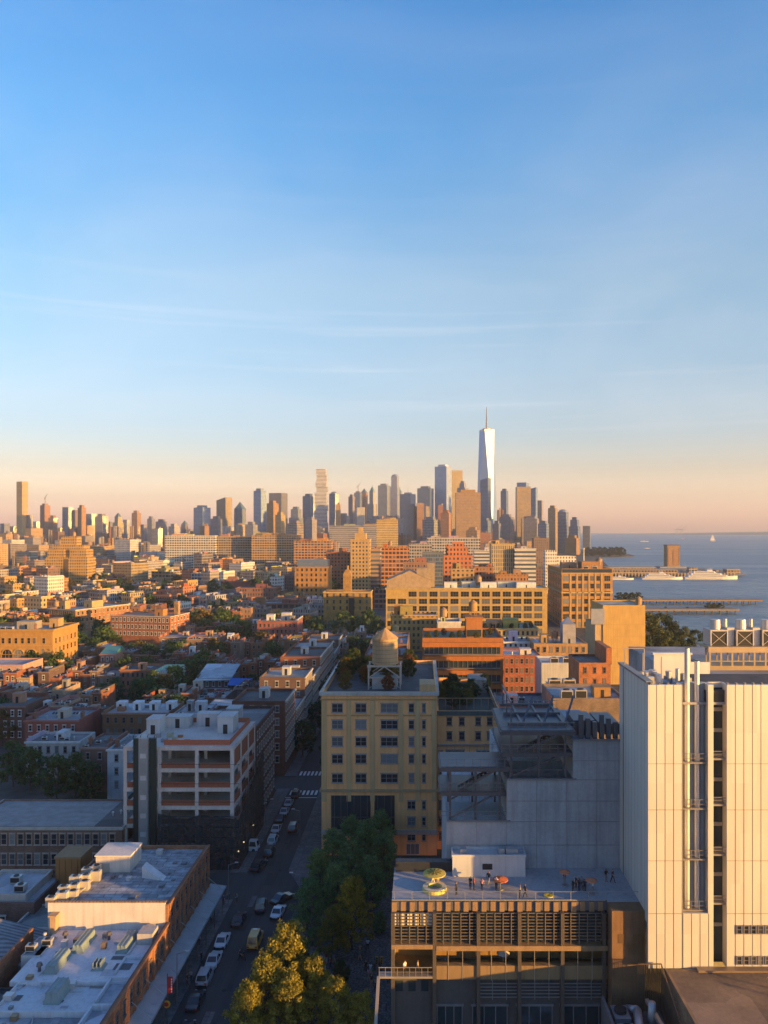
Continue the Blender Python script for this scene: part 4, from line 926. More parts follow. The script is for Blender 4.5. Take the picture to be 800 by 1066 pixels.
for k in range(7):
    m = MB(); x = -ca + 4 + (k % 4) * 2.2; y = 3 + (k // 4) * 3.5; m.box(x, x + .9 + .3 * (k % 2), y, y + .8, 23.06, 23.6 + .25 * (k % 3)); cp('material_stack', m, 'wall', [(.5, .2, .08), (.3, .3, .3), (.4, .36, .25)][k % 3])
m = MB(); hx = -ca + 2.3
for x in (hx, hx + 1.35, hx + 2.7, hx + 4.0):
    m.bar((x, -.9, 0), (x, -.9, 25.6), .09, .09)
    for k in range(26): m.bar((x - .3, -.9, k), (x + .3, -.9, k + .9), .05, .05)
m.box(hx - .1, hx + 1.1, -.8, -.2, 0, 25); m.box(hx + 3.0, hx + 4.2, -.8, -.2, 0, 25); hs = cp('hoist_mast', m, 'metal', (.035, .06, .06))
m = MB(); m.box(hx + 1.2, hx + 2.9, -1.6, -.15, .1, 25.2); cp('hoist_shaft', m, 'metal', (.34, .35, .36), hs)
m = MB()
for z in fl: m.box(hx + 1.5, hx + 2.6, -1.64, -1.602, z - 1.8, z - .9)
cp('hoist_gate', m, 'metal', (.6, .6, .6), hs)
m = MB()
for z in fl[:-1]:
    m.bar((-ca + 7.2, -.8, z + 1), (ca + 1.2, -.8, z + 1), .06, .06)
m.poly([(-ca + 7, -1.2, 0), (ca + 1.3, -1.2, 0), (ca + 1.3, -1.2, 9.6), (ca - 6, -1.3, 10.6), (-ca + 12, -1.2, 9.6), (-ca + 7, -1.2, 10.8)])
m.poly([(ca + 1.3, -1.2, 0), (ca + 1.4, CD + 2, 0), (ca + 1.4, CD + 2, 17), (ca + 1.35, 8, 12.5), (ca + 1.3, -1.2, 9.6)])
cp('scaffold_mesh', m, 'netting', (.025, .03, .033))
m = MB()
for x in step(-ca + 7, 2.0, 8):
    m.bar((x, -1.1, 0), (x, -1.1, 10.5), .07, .07); m.bar((x, -.3, 0), (x, -.3, 10.5), .07, .07)
for y in step(0, 2.0, 11): m.bar((ca + 1.25, y, 0), (ca + 1.25, y, 11 + y * .3), .07, .07); m.bar((ca + .5, y, 0), (ca + .5, y, 11 + y * .3), .07, .07)
for z in (2, 4, 6, 8, 10): m.bar((-ca + 7, -1.1, z), (ca + 1.25, -1.1, z), .06, .06); m.bar((ca + 1.25, 0, z), (ca + 1.25, 20, z), .06, .06); m.box(-ca + 7, ca + 1.2, -1.05, -.35, z - .08, z - .03)
cp('scaffold', m, 'metal', (.12, .12, .12))
m = MB(); m.box(-ca + 7.2, -ca + 14, .4, .7, .1, 8.2); cp('old_brick_front', m, 'brick', (.12, .08, .06))
for k in range(3):
    for z in (2.4, 6.2): put('window', win_mesh(.9, 2.0, 'hs'), cf, (.25, .24, .22), (-ca + 5.0 + k * .0 + k * 3, .39 if k else -.02, z))
# ---------------------------------------------------------------- evening haze: one closed box of even, pale air
m = MB(); m.box(-12500, 13000, -500, 13500, -4, 620); hz = m.build('haze', bpy.data.materials.new('haze')); hz['kind'] = 'stuff'
hm = hz.data.materials[0]; hm.use_nodes = True; hm.node_tree.nodes.clear(); M['haze'] = hm
ho = hm.node_tree.nodes.new('ShaderNodeOutputMaterial'); hv = hm.node_tree.nodes.new('ShaderNodeVolumePrincipled')
hv.inputs['Color'].default_value = (.70, .80, .93, 1); hv.inputs['Density'].default_value = HAZE; hv.inputs['Anisotropy'].default_value = .1
hm.node_tree.links.new(hv.outputs[0], ho.inputs['Volume'])

# ---------------------------------------------------------------- buildings read off by their outline and distance
def pb(px0, px1, ytop, z=None, Y=None, d=14, rot=0, **kw):
    if Y is None: Y = yd(ytop, z)
    h = wz(ytop, Y) if z is None else z
    x0, x1 = wx(px0, Y), wx(px1, Y)
    return Bld(kw.pop('label', None), kw.pop('cat', 'building'), (x0 + x1) / 2, Y, (x1 - x0), d, h, rot, **kw)
def rowwin(b, f='F', n=None, floors=None, wd=1.05, ht=1.7, style='hs', col=(.45, .42, .38), span=None, top=1.3, fh=3.3):
    L_ = b.w if f in 'FB' else b.d
    n = n or max(1, int(L_ / 2.3)); floors = floors or max(1, int((b.h - 1) / fh))
    us = lin(-L_ / 2 + .4, L_ / 2 - .4, n) if f in 'FB' else lin(.4, L_ - .4, n)
    b.grid(f, us, [b.h - top - ht / 2 - k * fh for k in range(floors) if b.h - top - ht - k * fh > .3], wd, ht, style, col)
BRICKS = [(.22, .085, .05), (.26, .12, .07), (.17, .075, .05), (.30, .17, .10), (.20, .13, .10), (.13, .08, .065), (.34, .25, .18), (.28, .10, .055)]
ROOFS = [(.28, .30, .33), (.12, .125, .13), (.40, .41, .43), (.20, .20, .21), (.33, .32, .30), (.08, .08, .085)]

# left foreground
b = pb(-40, 127, 861, Y=150, d=15.5, col=(.21, .12, .085), wall='brick', roofcol=(.24, .235, .235), roof='corrugated', parapet=.25, label='long low brick building with corrugated grey roof and a row of dark windows')
b.grid('F', lin(-b.w / 2 + 1, b.w / 2 - 1, 18), [6.0, 2.2], 1.1, 2.1, 'hs', (.40, .34, .30)); b.cornice(.5, .3)
m = MB(); m.box(b.w / 2 - 5.5, b.w / 2 - .4, .4, 15, 8.06, 8.25); b.part('dark_roof_patch', m, 'roof', (.09, .09, .095))
for k in range(3): b.vent(b.w / 2 - 4 + k * 1.2, 6 + k, .8)
b = pb(-30, 27, 931, Y=122, d=9.0, col=(.42, .39, .36), wall='plaster', roofcol=(.44, .45, .48), label='pale plastered building with flat whitish roof at left edge beside dark courtyard', parapet=.5)
m = MB(); m.box(b.w / 2 + .002, b.w / 2 + .06, 3.4, 6, 1, 4.5); b.part('door', m, 'dark'); b.win('R', 2, 5.8, .8, 1.6, 'h', (.3, .3, .3))
b.ac(b.w / 2 - 1.8, 2); b.ac(b.w / 2 - 4, 5)
b = pb(58, 84, 894, z=11.0, d=4.4, col=(.44, .22, .09), wall='wall', roofcol=(.3, .25, .22), label='square tan brick tank house with flat top behind the air conditioners', name='tank_house', cat='tank house', parapet=.1)
m = MB(); m.box(-b.w / 2 - .15, b.w / 2 + .15, -.15, 4.55, 11.003, 11.35); b.part('coping', m, 'wall', (.4, .26, .16))
for k in range(4): m = MB(); m.box(-b.w / 2 + .5 + k * 1.0, -b.w / 2 + .62 + k * 1.0, -.1, -.002, 2, 10.8); b.part('pilaster', m, 'wall', (.44, .24, .1))
b = pb(-30, 36, 940, z=7.6, d=10, col=(.17, .10, .08), wall='brick', roofcol=(.38, .40, .43), label='low dark brick building with bluish flat roof left of the white market wall', parapet=.35); b.win('F', b.w / 2 - 5.0, 4.6, 1.2, 2.0, 'hs', (.55, .55, .55))
b = pb(12, 52, 966, z=6.2, d=7.5, col=(.55, .53, .52), wall='plaster', roofcol=(.22, .26, .25), label='small white courtyard building with wide dark garage door', parapet=.3)
m = MB(); m.box(-1.6, 1.5, -.12, -.002, .2, 4.7); b.part('garage_door', m, 'metal', (.06, .06, .065))
b = pb(-60, 38, 1006, z=5.2, d=8.5, col=(.18, .17, .17), wall='wall', roofcol=(.20, .20, .21), label='dark sheet-metal shed with sloping grey roof at lower left corner', parapet=0, roof='corrugated')
m = MB(); a = b.w / 2; m.poly([(-a, 8.5, 5.21), (-a, 0, 5.21), (a - 2, 0, 5.21), (a, 8.5, 5.21)]); m.poly([(-a, 0, 5.22), (a, 0, 5.22), (-a, 8.5, 8.4)]); m.poly([(a, 0, 5.22), (a, 8.5, 5.22), (-a, 8.5, 8.4)]); m.poly([(a, 8.5, 5.2), (-a, 8.5, 5.2), (-a, 8.5, 8.4)]); m.poly([(-a, 0, 5.2), (-a, 8.5, 8.4), (-a, 8.5, 5.2)]); b.part('sloped_roof', m, 'corrugated', (.24, .24, .25))
b = pb(22, 42, 995, z=8.1, d=5.0, col=(.50, .49, .50), wall='plaster', roofcol=(.4, .4, .42), label='narrow white stair house with rooftop air conditioners beside the market roofs', parapet=.2)
b.ac(-.6, 1.5, sc=.8); b.ac(.9, 3, sc=.8); b.vent(0, 4)
b = pb(-40, 60, 1060, z=5.0, d=6.5, col=(.15, .14, .14), roofcol=(.14, .145, .15), label='low dark roofed lean-to along the bottom left edge', parapet=.1)
b.vent(3, 2)

# houses behind the brick shed and around the garden trees
def house(px0, px1, ytop, z, d, col, roofcol, desc, wincol=(.42, .4, .38), label=None, bulk=0, chim=0, rot=0, cor=True, nwin=None, wd=.95, ht=1.65, style='hs', fh=3.2, wall='wall', group='brick houses of the village', acs=0, sky_=0):
    b = pb(px0, px1, ytop, z, d=d, col=col, roofcol=roofcol, rot=rot, label=label, group=group if not label else None, name='house', cat='house', desc=desc, parapet=.5, wall=wall)
    rowwin(b, 'F', nwin, None, wd, ht, style, wincol, fh=fh)
    if rot < -.1: rowwin(b, 'R', None, None, wd, ht, style, wincol, fh=fh)
    if cor: b.cornice(.45, .3, col=tuple(min(.6, c * 1.3 + .05) for c in col), faces='F')
    for k in range(bulk): _r = random.Random(int(px0 * 13 + ytop * 7 + k)); b.bulkhead(b.w * _r.uniform(-.3, .3), d * _r.uniform(.2, .6), _r.uniform(1.6, 3.0), _r.uniform(1.8, 4.2), _r.uniform(1.7, 2.9), col=_r.choice([(.5, .52, .55), (.25, .24, .24), (.34, .2, .14), (.4, .37, .33), tuple(c * 1.2 for c in col)]))
    for k in range(chim): b.chimney((b.w / 2 - .8) * (1 if k % 2 else -1), d * (.3 + .5 * (k // 2)))
    for k in range(acs): b.ac(-b.w / 4 + k * 2.4, 3 + 2 * (k % 2), sc=.8)
    q_ = random.Random(int(px0 * 31 + ytop * 17)); 
    m = MB(); sd = q_.choice((-1, 1)); xx = sd * (b.w / 2 - .2); m.box(xx - .19, xx + .19, .4, d - .4, b.zr, b.h + q_.uniform(.25, .9), bottom=False)
    if q_.random() < .6: m.box(-b.w / 2 + .4, b.w / 2 - .4, d - .45, d - .1, b.zr, b.h + q_.uniform(.1, .8), bottom=False)
    b.part('party_wall', m, 'wall', tuple(c * q_.uniform(.7, 1.5) for c in col))
    for k in range(q_.randint(2, 5)):
        ux_, uy_ = q_.uniform(-.38, .38) * b.w, q_.uniform(.1, .85) * d; t_ = q_.random()
        if t_ < .3: b.vent(ux_, uy_, q_.uniform(.5, 1.1), (.4, .4, .4))
        elif t_ < .5: b.ac(ux_, uy_, sc=q_.uniform(.5, .8))
        elif t_ < .75: m = MB(); e_ = q_.uniform(.5, 1.3); m.box(ux_ - e_, ux_ + e_, uy_ - e_ * .7, uy_ + e_ * .7, b.zr, b.zr + q_.uniform(.4, 1.6), bottom=False); b.part('roof_hatch', m, 'wall', q_.choice([(.5, .5, .52), (.2, .2, .2), (.32, .16, .1), (.36, .33, .3)]))
        else: m = MB(); e_ = q_.uniform(1, 2.2); m.box(ux_ - e_, ux_ + e_, uy_ - e_, uy_ + e_, b.zr + .02, b.zr + .06, bottom=False); b.part('roof_patch', m, 'roof', q_.choice([(.45, .46, .48), (.08, .08, .085), (.28, .2, .14)]))
    for k in range(sky_): b.skylight(b.w * (-.2 + .4 * k), d * .6, 1.6, 2.0, .5)
    return b
house(-30, 26, 735, 12, 16, (.14, .075, .06), ROOFS[1], None, (.62, .62, .62), label='dark brick house with paired white window frames at far left', bulk=2)
house(26, 82, 750, 11.5, 15, (.28, .09, .07), ROOFS[0], None, (.55, .5, .48), label='red brick house with white lintels and grey roof above the garden trees', bulk=1, chim=2, sky_=2)
house(27, 83, 772, 9.5, 10, (.50, .46, .44), ROOFS[3], None, (.2, .2, .2), label='whitish low house with cluttered roof terrace behind garden trees', acs=3, bulk=1)
house(84, 112, 778, 11, 14, (.19, .12, .10), ROOFS[1], None, (.3, .28, .26), label='brown brick house between garden trees and pale blue house', chim=2)
house(112, 131, 780, 12, 14, (.46, .52, .56), ROOFS[3], None, (.25, .28, .32), label='narrow pale blue house beside the concrete frame', chim=1)
b = house(107, 176, 742, 12, 15, (.20, .10, .055), (.46, .47, .50), None, (.15, .12, .1), label='brown brick terrace with four white roof sheds on a pale roof')
for k in range(4): b.bulkhead(-b.w / 2 + 3.2 + k * 4.9, 5, 2.4, 3.2, 2.3, col=(.62, .64, .67))
house(176, 212, 746, 13, 15, (.30, .29, .29), (.32, .33, .35), None, label='grey house with tall bulkheads behind the concrete frame roof', bulk=2, acs=1)
b = pb(212, 246, 737, z=13, d=12, col=(.05, .06, .065), roofcol=(.42, .47, .50), label='dark glazed penthouse block with pale blue slab roof behind construction site', name='house', cat='house', parapet=.05)
b = house(205, 240, 706, 10, 15, (.10, .09, .09), (.40, .46, .52), None, (.4, .42, .44), label='house with pale blue sloping roof and columned rear porch', cor=False)
m = MB(); a = b.w / 2; m.poly([(-a - .3, -1.5, 9.6), (a + .3, -1.5, 9.6), (a + .3, 15, 12.8), (-a - .3, 15, 12.8)]); m.poly([(-a - .3, -1.5, 9.4), (-a - .3, 15, 12.6), (a + .3, 15, 12.6), (a + .3, -1.5, 9.4)]); m.box(-a - .3, a + .3, -1.56, -1.5, 9.38, 9.62); b.part('sloped_roof', m, 'roof', (.42, .48, .54))
m = MB()
for x in lin(-a, a, 4): m.cyl(x, -1.3, 0, 6, .22, n=8)
m.box(-a, a, -1.7, -.1, 6, 6.3); b.part('porch', m, 'paint', (.6, .6, .6))
g = thing('tarpaulin', 'bright blue tarpaulin awning over a backyard beside blue-roofed house', 'awning', (wx(248, 285), 285, 0))
m = MB(); m.poly([(-4, 0, 8.6), (4.2, 0, 8.4), (4.0, 5.5, 10), (-3.8, 5.5, 10.2)]); m.poly([(-4, 0, 8.5), (-3.8, 5.5, 10.1), (4.0, 5.5, 9.9), (4.2, 0, 8.3)]); m.build('sheet', M['cloth'], g, (.03, .13, .42))
m = MB()
for x in (-3.8, 4): m.cyl(x, .1, 0, 8.4, .08, n=6); m.cyl(x, 5.4, 0, 10, .08, n=6)
m.build('pole', M['metal'], g, (.3, .3, .3))
house(125, 162, 697, 10, 12, (.24, .11, .075), ROOFS[5], None, (.1, .09, .09), label='low orange-brown brick house with dark roof among trees', bulk=1, nwin=7)
house(161, 182, 700, 10, 14, (.45, .43, .36), ROOFS[2], None, (.4, .4, .38), label='cream walled house with pale roof right of orange-brown brick house', nwin=1, cor=False)
b = house(104, 120, 681, 11, 12, (.40, .20, .20), (.10, .30, .24), None, (.7, .68, .66), label='pink house with green copper roof and white windows', nwin=3)
m = MB(); a = b.w / 2; m.poly([(-a, 0, 11.05), (a, 0, 11.05), (a, 8, 13.6), (-a, 8, 13.6)]); m.poly([(a, 0, 11.05), (a, 12, 11.05), (a, 8, 13.6)]); m.poly([(-a, 12, 11.05), (-a, 0, 11.05), (-a, 8, 13.6)]); m.poly([(a, 12, 11.05), (-a, 12, 11.05), (-a, 8, 13.6), (a, 8, 13.6)]); b.part('sloped_roof', m, 'metal', (.10, .30, .25))
b = house(166, 228, 663, 12.5, 14, (.34, .20, .13), ROOFS[4], None, (.62, .62, .62), label='wide tan brick terrace with white shutters and many chimneys', chim=4, nwin=10); b.bulkhead(8, 6, 3, 3, 2.6, (.45, .3, .2)); b.bulkhead(-4, 7, 2.4, 3, 2.0, (.4, .3, .25))
# village rows: lists of houses with their own look
CW_ = ['dark red brick', 'rust brick', 'deep brown brick', 'tan brick', 'grey-brown brick', 'sooty brick', 'pale sandstone', 'orange brick']
def row(px0, px1, ytop, z, n, seed, d=13, jit=1.6, cols=None, rot=0, yj=0, nm='brick houses of the village'):
    r = random.Random(seed); n = int(n * 1.35); x = px0; ws = [.7 + .6 * r.random() for _ in range(n)]; s_ = sum(ws)
    for k in range(n):
        w_ = (px1 - px0) * ws[k] / s_; ci = r.choice(cols or range(8)); zz = z + (r.random() - .5) * jit * 2
        Y = yd(ytop, z) + (r.random() - .5) * yj; yt = CY + (H - zz) * F / Y
        feat = r.choice(['with white bulkhead', 'with twin chimneys', 'with roof skylights', 'with air conditioners on top', 'with plain flat roof'])
        ri = r.randrange(6); rn = ['slate blue', 'black', 'pale grey', 'grey', 'buff', 'black'][ri]
        house(x, x + w_ - .3, yt, zz, d, BRICKS[ci], ROOFS[ri], '%s house, %s roof, %s' % (CW_[ci], rn, feat.replace('with ', '')), (.55, .53, .5) if r.random() < .4 else (.25, .22, .2),
              bulk=1 if 'bulkhead' in feat else 0, chim=2 if 'chimneys' in feat else 0, acs=2 if 'air' in feat else 0, sky_=2 if 'skylights' in feat else 0, rot=rot, group=nm)
        x += w_
row(-10, 105, 722, 11, 7, 1, yj=8); row(232, 300, 742, 11.5, 5, 2, cols=[0, 2, 4, 6], yj=6); row(30, 100, 741, 10, 5, 21, yj=4)
row(244, 330, 716, 9.5, 6, 3, yj=6, cols=[1, 4, 2]); row(232, 312, 691, 11.5, 6, 4, cols=[0, 1, 7, 2], yj=10); row(70, 126, 700, 9, 4, 22, cols=[2, 4, 5])
row(-10, 62, 703, 10, 5, 23, yj=5); row(180, 238, 683, 10, 5, 24, cols=[0, 4, 2], yj=8)
row(-10, 40, 668, 12, 3, 41, cols=[1, 3, 7], yj=8); row(46, 112, 676, 9, 5, 42, yj=10); row(150, 236, 724, 10.5, 6, 43, yj=6); row(262, 312, 730, 11, 4, 44, yj=5, cols=[0, 4, 5]); row(300, 332, 698, 10, 3, 45, cols=[2, 5]); row(316, 360, 672, 14, 4, 5, cols=[4, 5, 5], d=16); row(124, 200, 683, 9, 5, 6, cols=[2, 5, 4], yj=8); row(60, 116, 690, 8, 4, 7, cols=[2, 5, 4]); row(185, 250, 668, 11, 5, 8, cols=[0, 4, 2, 6], yj=8)
row(112, 232, 650, 11, 9, 9, yj=10); row(225, 272, 652, 11, 4, 10, yj=6); row(235, 312, 667, 10.5, 6, 31, cols=[1, 2, 4]); row(300, 345, 660, 12, 4, 32, cols=[4, 5, 2]); row(100, 175, 632, 12, 6, 33, yj=14)
row(-10, 48, 640, 13, 5, 11, cols=[3, 6, 7, 1], yj=14, rot=-.35); row(188, 262, 636, 11, 6, 12, yj=14); row(350, 400, 662, 12, 4, 13, cols=[4, 5, 2], yj=10)
b = house(322, 352, 690, 9.5, 12, (.30, .10, .07), ROOFS[1], None, (.2, .2, .2), label='red brick gabled house end right of white-roofed rows', cor=False)
m = MB(); a = b.w / 2; m.poly([(-a, -.01, 9.5), (a, -.01, 9.5), (0, -.01, 12)]); m.poly([(-a - .2, -.2, 9.4), (0, -.2, 12.1), (0, 12, 12.1), (-a - .2, 12, 9.4)]); m.poly([(0, -.2, 12.1), (a + .2, -.2, 9.4), (a + .2, 12, 9.4), (0, 12, 12.1)]); b.part('gable', m, 'wall', (.26, .12, .09))
# dark street wall receding beside the construction site, and the far side of the street
r = random.Random(55); y = 208
for k in range(9):
    d_ = 16 + r.random() * 8; hh = 13 + r.random() * 7; ci = r.choice([0, 2, 4, 5])
    b = Bld(None, 'house', XL0 - 7, y, 14, d_ - .2, hh, 0, BRICKS[ci], 'wall', ROOFS[r.randrange(6)], name='house', group='houses along the west side of the narrow street', desc='%s house fronting the dark tree-lined street' % CW_[ci])
    rowwin(b, 'R'); rowwin(b, 'F', 4); b.bulkhead(0, d_ * .4, 2.5, 3, 2.5); b.cornice(.5, .35, faces='R'); y += d_
Bs = Bld('dark brick building behind scaffold mesh at the cross street', 'building', XL0 - 7.2, 172.5, 14, 22, 21.5, 0, (.10, .055, .045), 'brick', (.2, .2, .2)); rowwin(Bs, 'R'); rowwin(Bs, 'F', 5); Bs.bulkhead(0, 8, 3, 4, 3)
y = 212
for k in range(8):
    d_ = 16 + r.random() * 10; hh = 12 + r.random() * 9; ci = r.choice([0, 1, 4, 3])
    b = Bld(None, 'house', -13.4, y, 15, d_ - .2, hh, 0, BRICKS[ci], 'wall', ROOFS[r.randrange(6)], name='house', group='houses behind the ochre building', desc='%s house behind the ochre building' % CW_[ci])
    rowwin(b, 'F', 5); b.bulkhead(0, d_ * .4, 2.5, 3, 2.5); b.chimney(5, 5); y += d_

# ---------------------------------------------------------------- named middle distance
# arched ochre building at the left
b = pb(-40, 55, 655, Y=330, d=24, col=(.48, .29, .11), wall='wall', roofcol=(.25, .24, .23), label='large ochre building with three tall arched windows at left edge', parapet=1.0)
def bx_(px): return wx(px, 330) - b.root.location.x
for px in (-17, -4.5, 8, 20, 33):
    m = MB(); r_ = 2.1; z0, z1 = 3.5, 12.6; cx_ = bx_(px)
    pts = [(cx_ - r_, -.12, z0), (cx_ + r_, -.12, z0)] + [(cx_ + r_ * math.cos(t_), -.12, z1 + r_ * math.sin(t_)) for t_ in [math.pi * k / 10 for k in range(11)]]
    m.poly(pts); 
    for k in (-.7, .7): m.box(cx_ + k - .06, cx_ + k + .06, -.22, -.121, z0, z1 + 1.6, 1)
    for z in (7, 10.2, 12.6): m.box(cx_ - r_, cx_ + r_, -.22, -.121, z - .12, z + .12, 1)
    for k in range(10):
        t0, t1 = math.pi * k / 10, math.pi * (k + 1) / 10; m.bar((cx_ + 2.25 * math.cos(t0), -.2, z1 + 2.25 * math.sin(t0)), (cx_ + 2.25 * math.cos(t1), -.2, z1 + 2.25 * math.sin(t1)), .4, .35, 2)
    b.part('arched_window', m, [M['glass'], M['metal'], M['wall']], (.52, .34, .15))
for px in [-30, -20, -10, -3, 3.5, 10.3, 17, 23.7, 30.3, 36, 46]: b.win('F', bx_(px), 18.3, 1.3, 2.4, 'hs', (.5, .33, .16))
for z in (2, 6, 10, 14): b.win('F', bx_(45), z, 1.3, 2.2, 'hs', (.5, .33, .16))
for z in (2, 6, 10, 14, 18): b.grid('R', lin(1, 23, 6), [z], 1.4, 2.3, 'hs', (.5, .33, .16))
b.cornice(1.0, .7, col=(.46, .30, .13)); b.cornice(.5, .35, 16.0, (.50, .33, .15), 'FR', 'storey_band'); b.bulkhead(4, 8, 8, 6, 3.2, (.30, .27, .24)); b.bulkhead(14, 12, 4, 5, 4, (.48, .34, .2)); b.ac(-3, 3, sc=1.4); b.ac(0, 3, sc=1.4); b.chimney(10, 4, 2.4); b.close()
b = pb(-30, 24, 692, z=13.5, d=16, col=(.46, .27, .22), wall='plaster', roofcol=(.36, .37, .40), label='pink plastered building with tall side windows below the arched building')
b.grid('R', lin(1, 15, 5), [8.5], 1.1, 4.2, 'hs', (.3, .25, .22)); rowwin(b, 'F', 6)
# rotated school-like block and its neighbours
b = pb(45, 84, 634, Y=480, d=44, rot=-.42, col=(.30, .145, .075), wall='brick', roofcol=(.20, .25, .29), label='long brick block with sunlit side and rows of cream windows', parapet=.8)
rowwin(b, 'F', 7, 4, 1.4, 2.2, 'hs', (.5, .42, .3), fh=4.2); rowwin(b, 'R', 13, 4, 1.4, 2.2, 'hs', (.52, .44, .3), fh=4.2); b.cornice(.7, .4); b.bulkhead(0, 20, 7, 9, 4, (.50, .40, .25)); b.bulkhead(-6, 6, 4, 4, 5, (.5, .36, .2)); b.close()
b = pb(112, 180, 641, Y=440, d=22, rot=-.2, col=(.32, .12, .06), wall='brick', roofcol=(.36, .2, .12), label='red brick school block with white window rows and sunlit roof', parapet=.6)
rowwin(b, 'F', 15, 3, 1.3, 2.0, 'hs', (.6, .58, .55), fh=3.8); rowwin(b, 'R', 6, 3, 1.3, 2.0, 'hs', (.6, .58, .55), fh=3.8); b.cornice(.5, .3); b.bulkhead(8, 6, 5, 5, 3.6, (.46, .24, .1)); m = MB(); m.box(14, 16.6, 12, 14.5, 14.8, 24); b.part('chimney_stack', m, 'brick', (.40, .28, .18)); b.close()
# stepped golden apartment block
g = thing('apartment_block', 'golden stepped apartment block with setbacks among low village roofs', 'apartment block', (wx(69, 900), 900, 0))
for x0, x1, y0, y1, z0, z1 in ((-24, 24, 0, 24, 0, 33), (-22, -3, 2, 22, 33, 42), (3, 22, 2, 22, 33, 42), (-18, 18, 5, 22, 33.1, 47), (-9, 9, 7, 20, 47, 57)):
    m = MB(); m.box(x0, x1, y0, y1, z0 + .01, z1); m.build('wing', M['punched'], g, (.52, .34, .13, .5))
m = MB(); m.box(-2.6, 2.6, -.4, .5, 0, 31); m.build('recess', M['wall'], g, (.12, .08, .05))
m = MB(); m.cyl(4, 12, 57, 61, 2, n=12); m.cyl(4, 12, 61, 62.5, 2.1, .2, n=12); m.build('water_tank', M['wall'], g, (.35, .22, .12))
# red brick block with six by six windows
b = pb(268, 310, 646, z=16.6, d=18, col=(.30, .10, .085), wall='brick', roofcol=(.45, .43, .41), label='red brick apartment house with five rows of dark windows and messy white roof', parapet=1.0)
b.grid('F', lin(-b.w / 2 + .6, b.w / 2 - .6, 9), [14, 10.9, 7.8, 4.7, 1.6], 1.0, 1.7, 'hs', (.2, .14, .12)); b.cornice(.5, .4, col=(.15, .14, .14)); b.bulkhead(-5, 6, 4, 5, 3.4, (.55, .53, .5)); b.bulkhead(3, 9, 5, 5, 4, (.5, .47, .44)); b.bulkhead(7, 5, 2.4, 3, 2.8, (.2, .2, .2)); b.ac(0, 4); b.chimney(8, 6)
m = MB(); m.box(b.w / 2 - .5, b.w / 2 + .1, .01, 17.9, 16.61, 17.3); b.part('parapet', m, 'wall', (.4, .38, .36))
# gold church-like block with tower
b = pb(337, 386, 616, Y=560, d=20, col=(.48, .30, .10), wall='brick', roofcol=(.30, .22, .12), label='golden brick hall with central square chimney tower')
rowwin(b, 'F', 7, 3, 1.5, 2.6, 'hs', (.3, .2, .1), fh=4.5); b.cornice(.8, .4, col=(.6, .48, .3))
m = MB(); m.box(-3, 2.6, 3, 8, 0, 33); m.frustum((-3, 2.6, 3, 8, 33), (-1.6, 1.2, 4.4, 6.6, 36)); m.cyl(-.2, 5.5, 36, 39, .9, n=10); b.part('tower', m, 'brick', (.42, .26, .1)); m = MB(); m.box(1.2, 5, -.4, 0, 3, 16); b.part('dark_bay', m, 'dark'); b.close()
b = pb(307, 342, 590, Y=650, d=26, col=(.46, .25, .09), wall='wall', roofcol=(.22, .28, .36), label='tall orange brick block with blue-grey roof slab and regular windows')
rowwin(b, 'F', 7, 8, 1.6, 2.4, 'h', (.2, .14, .1), fh=4.2); m = MB(); m.box(-b.w / 2 + 2, b.w / 2 - 1, 3, 20, b.zr, b.h + 5.5); b.part('penthouse', m, 'metal', (.16, .21, .28)); b.close()
def wins_b(b, m_): b.wall.data.materials[0] = M[m_]
def fb(px0, px1, ytop, Y, label, mat, col, d=25, rot=0, roofcol=(.25, .25, .25), feats=0, tank=False, cat='building', cor=True, alpha=None, name='building'):
    b = pb(px0, px1, ytop, Y=Y, d=d, rot=rot, col=tuple(col) + (RN.random() if alpha is None else alpha,), wall=mat, roofcol=roofcol, label=label, parapet=.9, cat=cat, name=name)
    if cor: b.cornice(.8, .4, col=tuple(min(.7, c * 1.15) for c in col[:3]), faces='FRL')
    r_ = random.Random(int(px0 * 7 + ytop))
    for k in range(feats): b.bulkhead((r_.random() - .5) * b.w * .7, d * (.1 + .5 * r_.random()), b.w * (.15 + .15 * r_.random()), d * .25, 2.5 + 2.5 * r_.random(), tuple(c * (.7 + .5 * r_.random()) for c in col[:3]))
    if tank: b.tank((r_.random() - .5) * b.w * .5, d * .4, 1.9, 3.6)
    return b
b = fb(365, 385, 561, 700, 'beige stepped apartment tower with balconies, sunlit upper half', 'punched', (.50, .36, .18), 20); m = MB(); m.box(-5, 5, 4, 16, b.zr, b.zr + 6); m.box(-2, 2, 7, 12, b.zr + 6.01, b.zr + 11); b.part('penthouse', m, 'wall', (.5, .37, .2))
fb(383, 396, 571, 712, 'brown apartment tower right of the beige stepped tower', 'bands', (.30, .21, .15), 22, feats=1)
b = fb(395, 426, 570, 760, 'bright orange brick warehouse block in low sun', 'loft', (.52, .22, .07), 30, feats=2, tank=True); fb(340, 366, 575, 790, 'rust coloured brick block left of the beige tower', 'punched', (.40, .16, .08), 26, feats=1); fb(392, 414, 541, 1200, 'slender yellow loft tower behind orange warehouse', 'punched_tall', (.58, .44, .19), 24, feats=1, tank=True)
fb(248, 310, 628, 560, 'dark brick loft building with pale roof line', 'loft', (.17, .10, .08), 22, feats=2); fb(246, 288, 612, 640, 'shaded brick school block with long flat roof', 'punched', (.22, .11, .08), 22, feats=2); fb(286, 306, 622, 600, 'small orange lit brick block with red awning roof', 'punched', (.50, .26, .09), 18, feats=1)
b = fb(230, 262, 605, 820, 'low red brick hall with plain walls', 'wall', (.30, .10, .075), 24, feats=1); fb(228, 252, 603, 900, 'pale green stucco house among trees', 'punched', (.45, .50, .46), 16, feats=1)
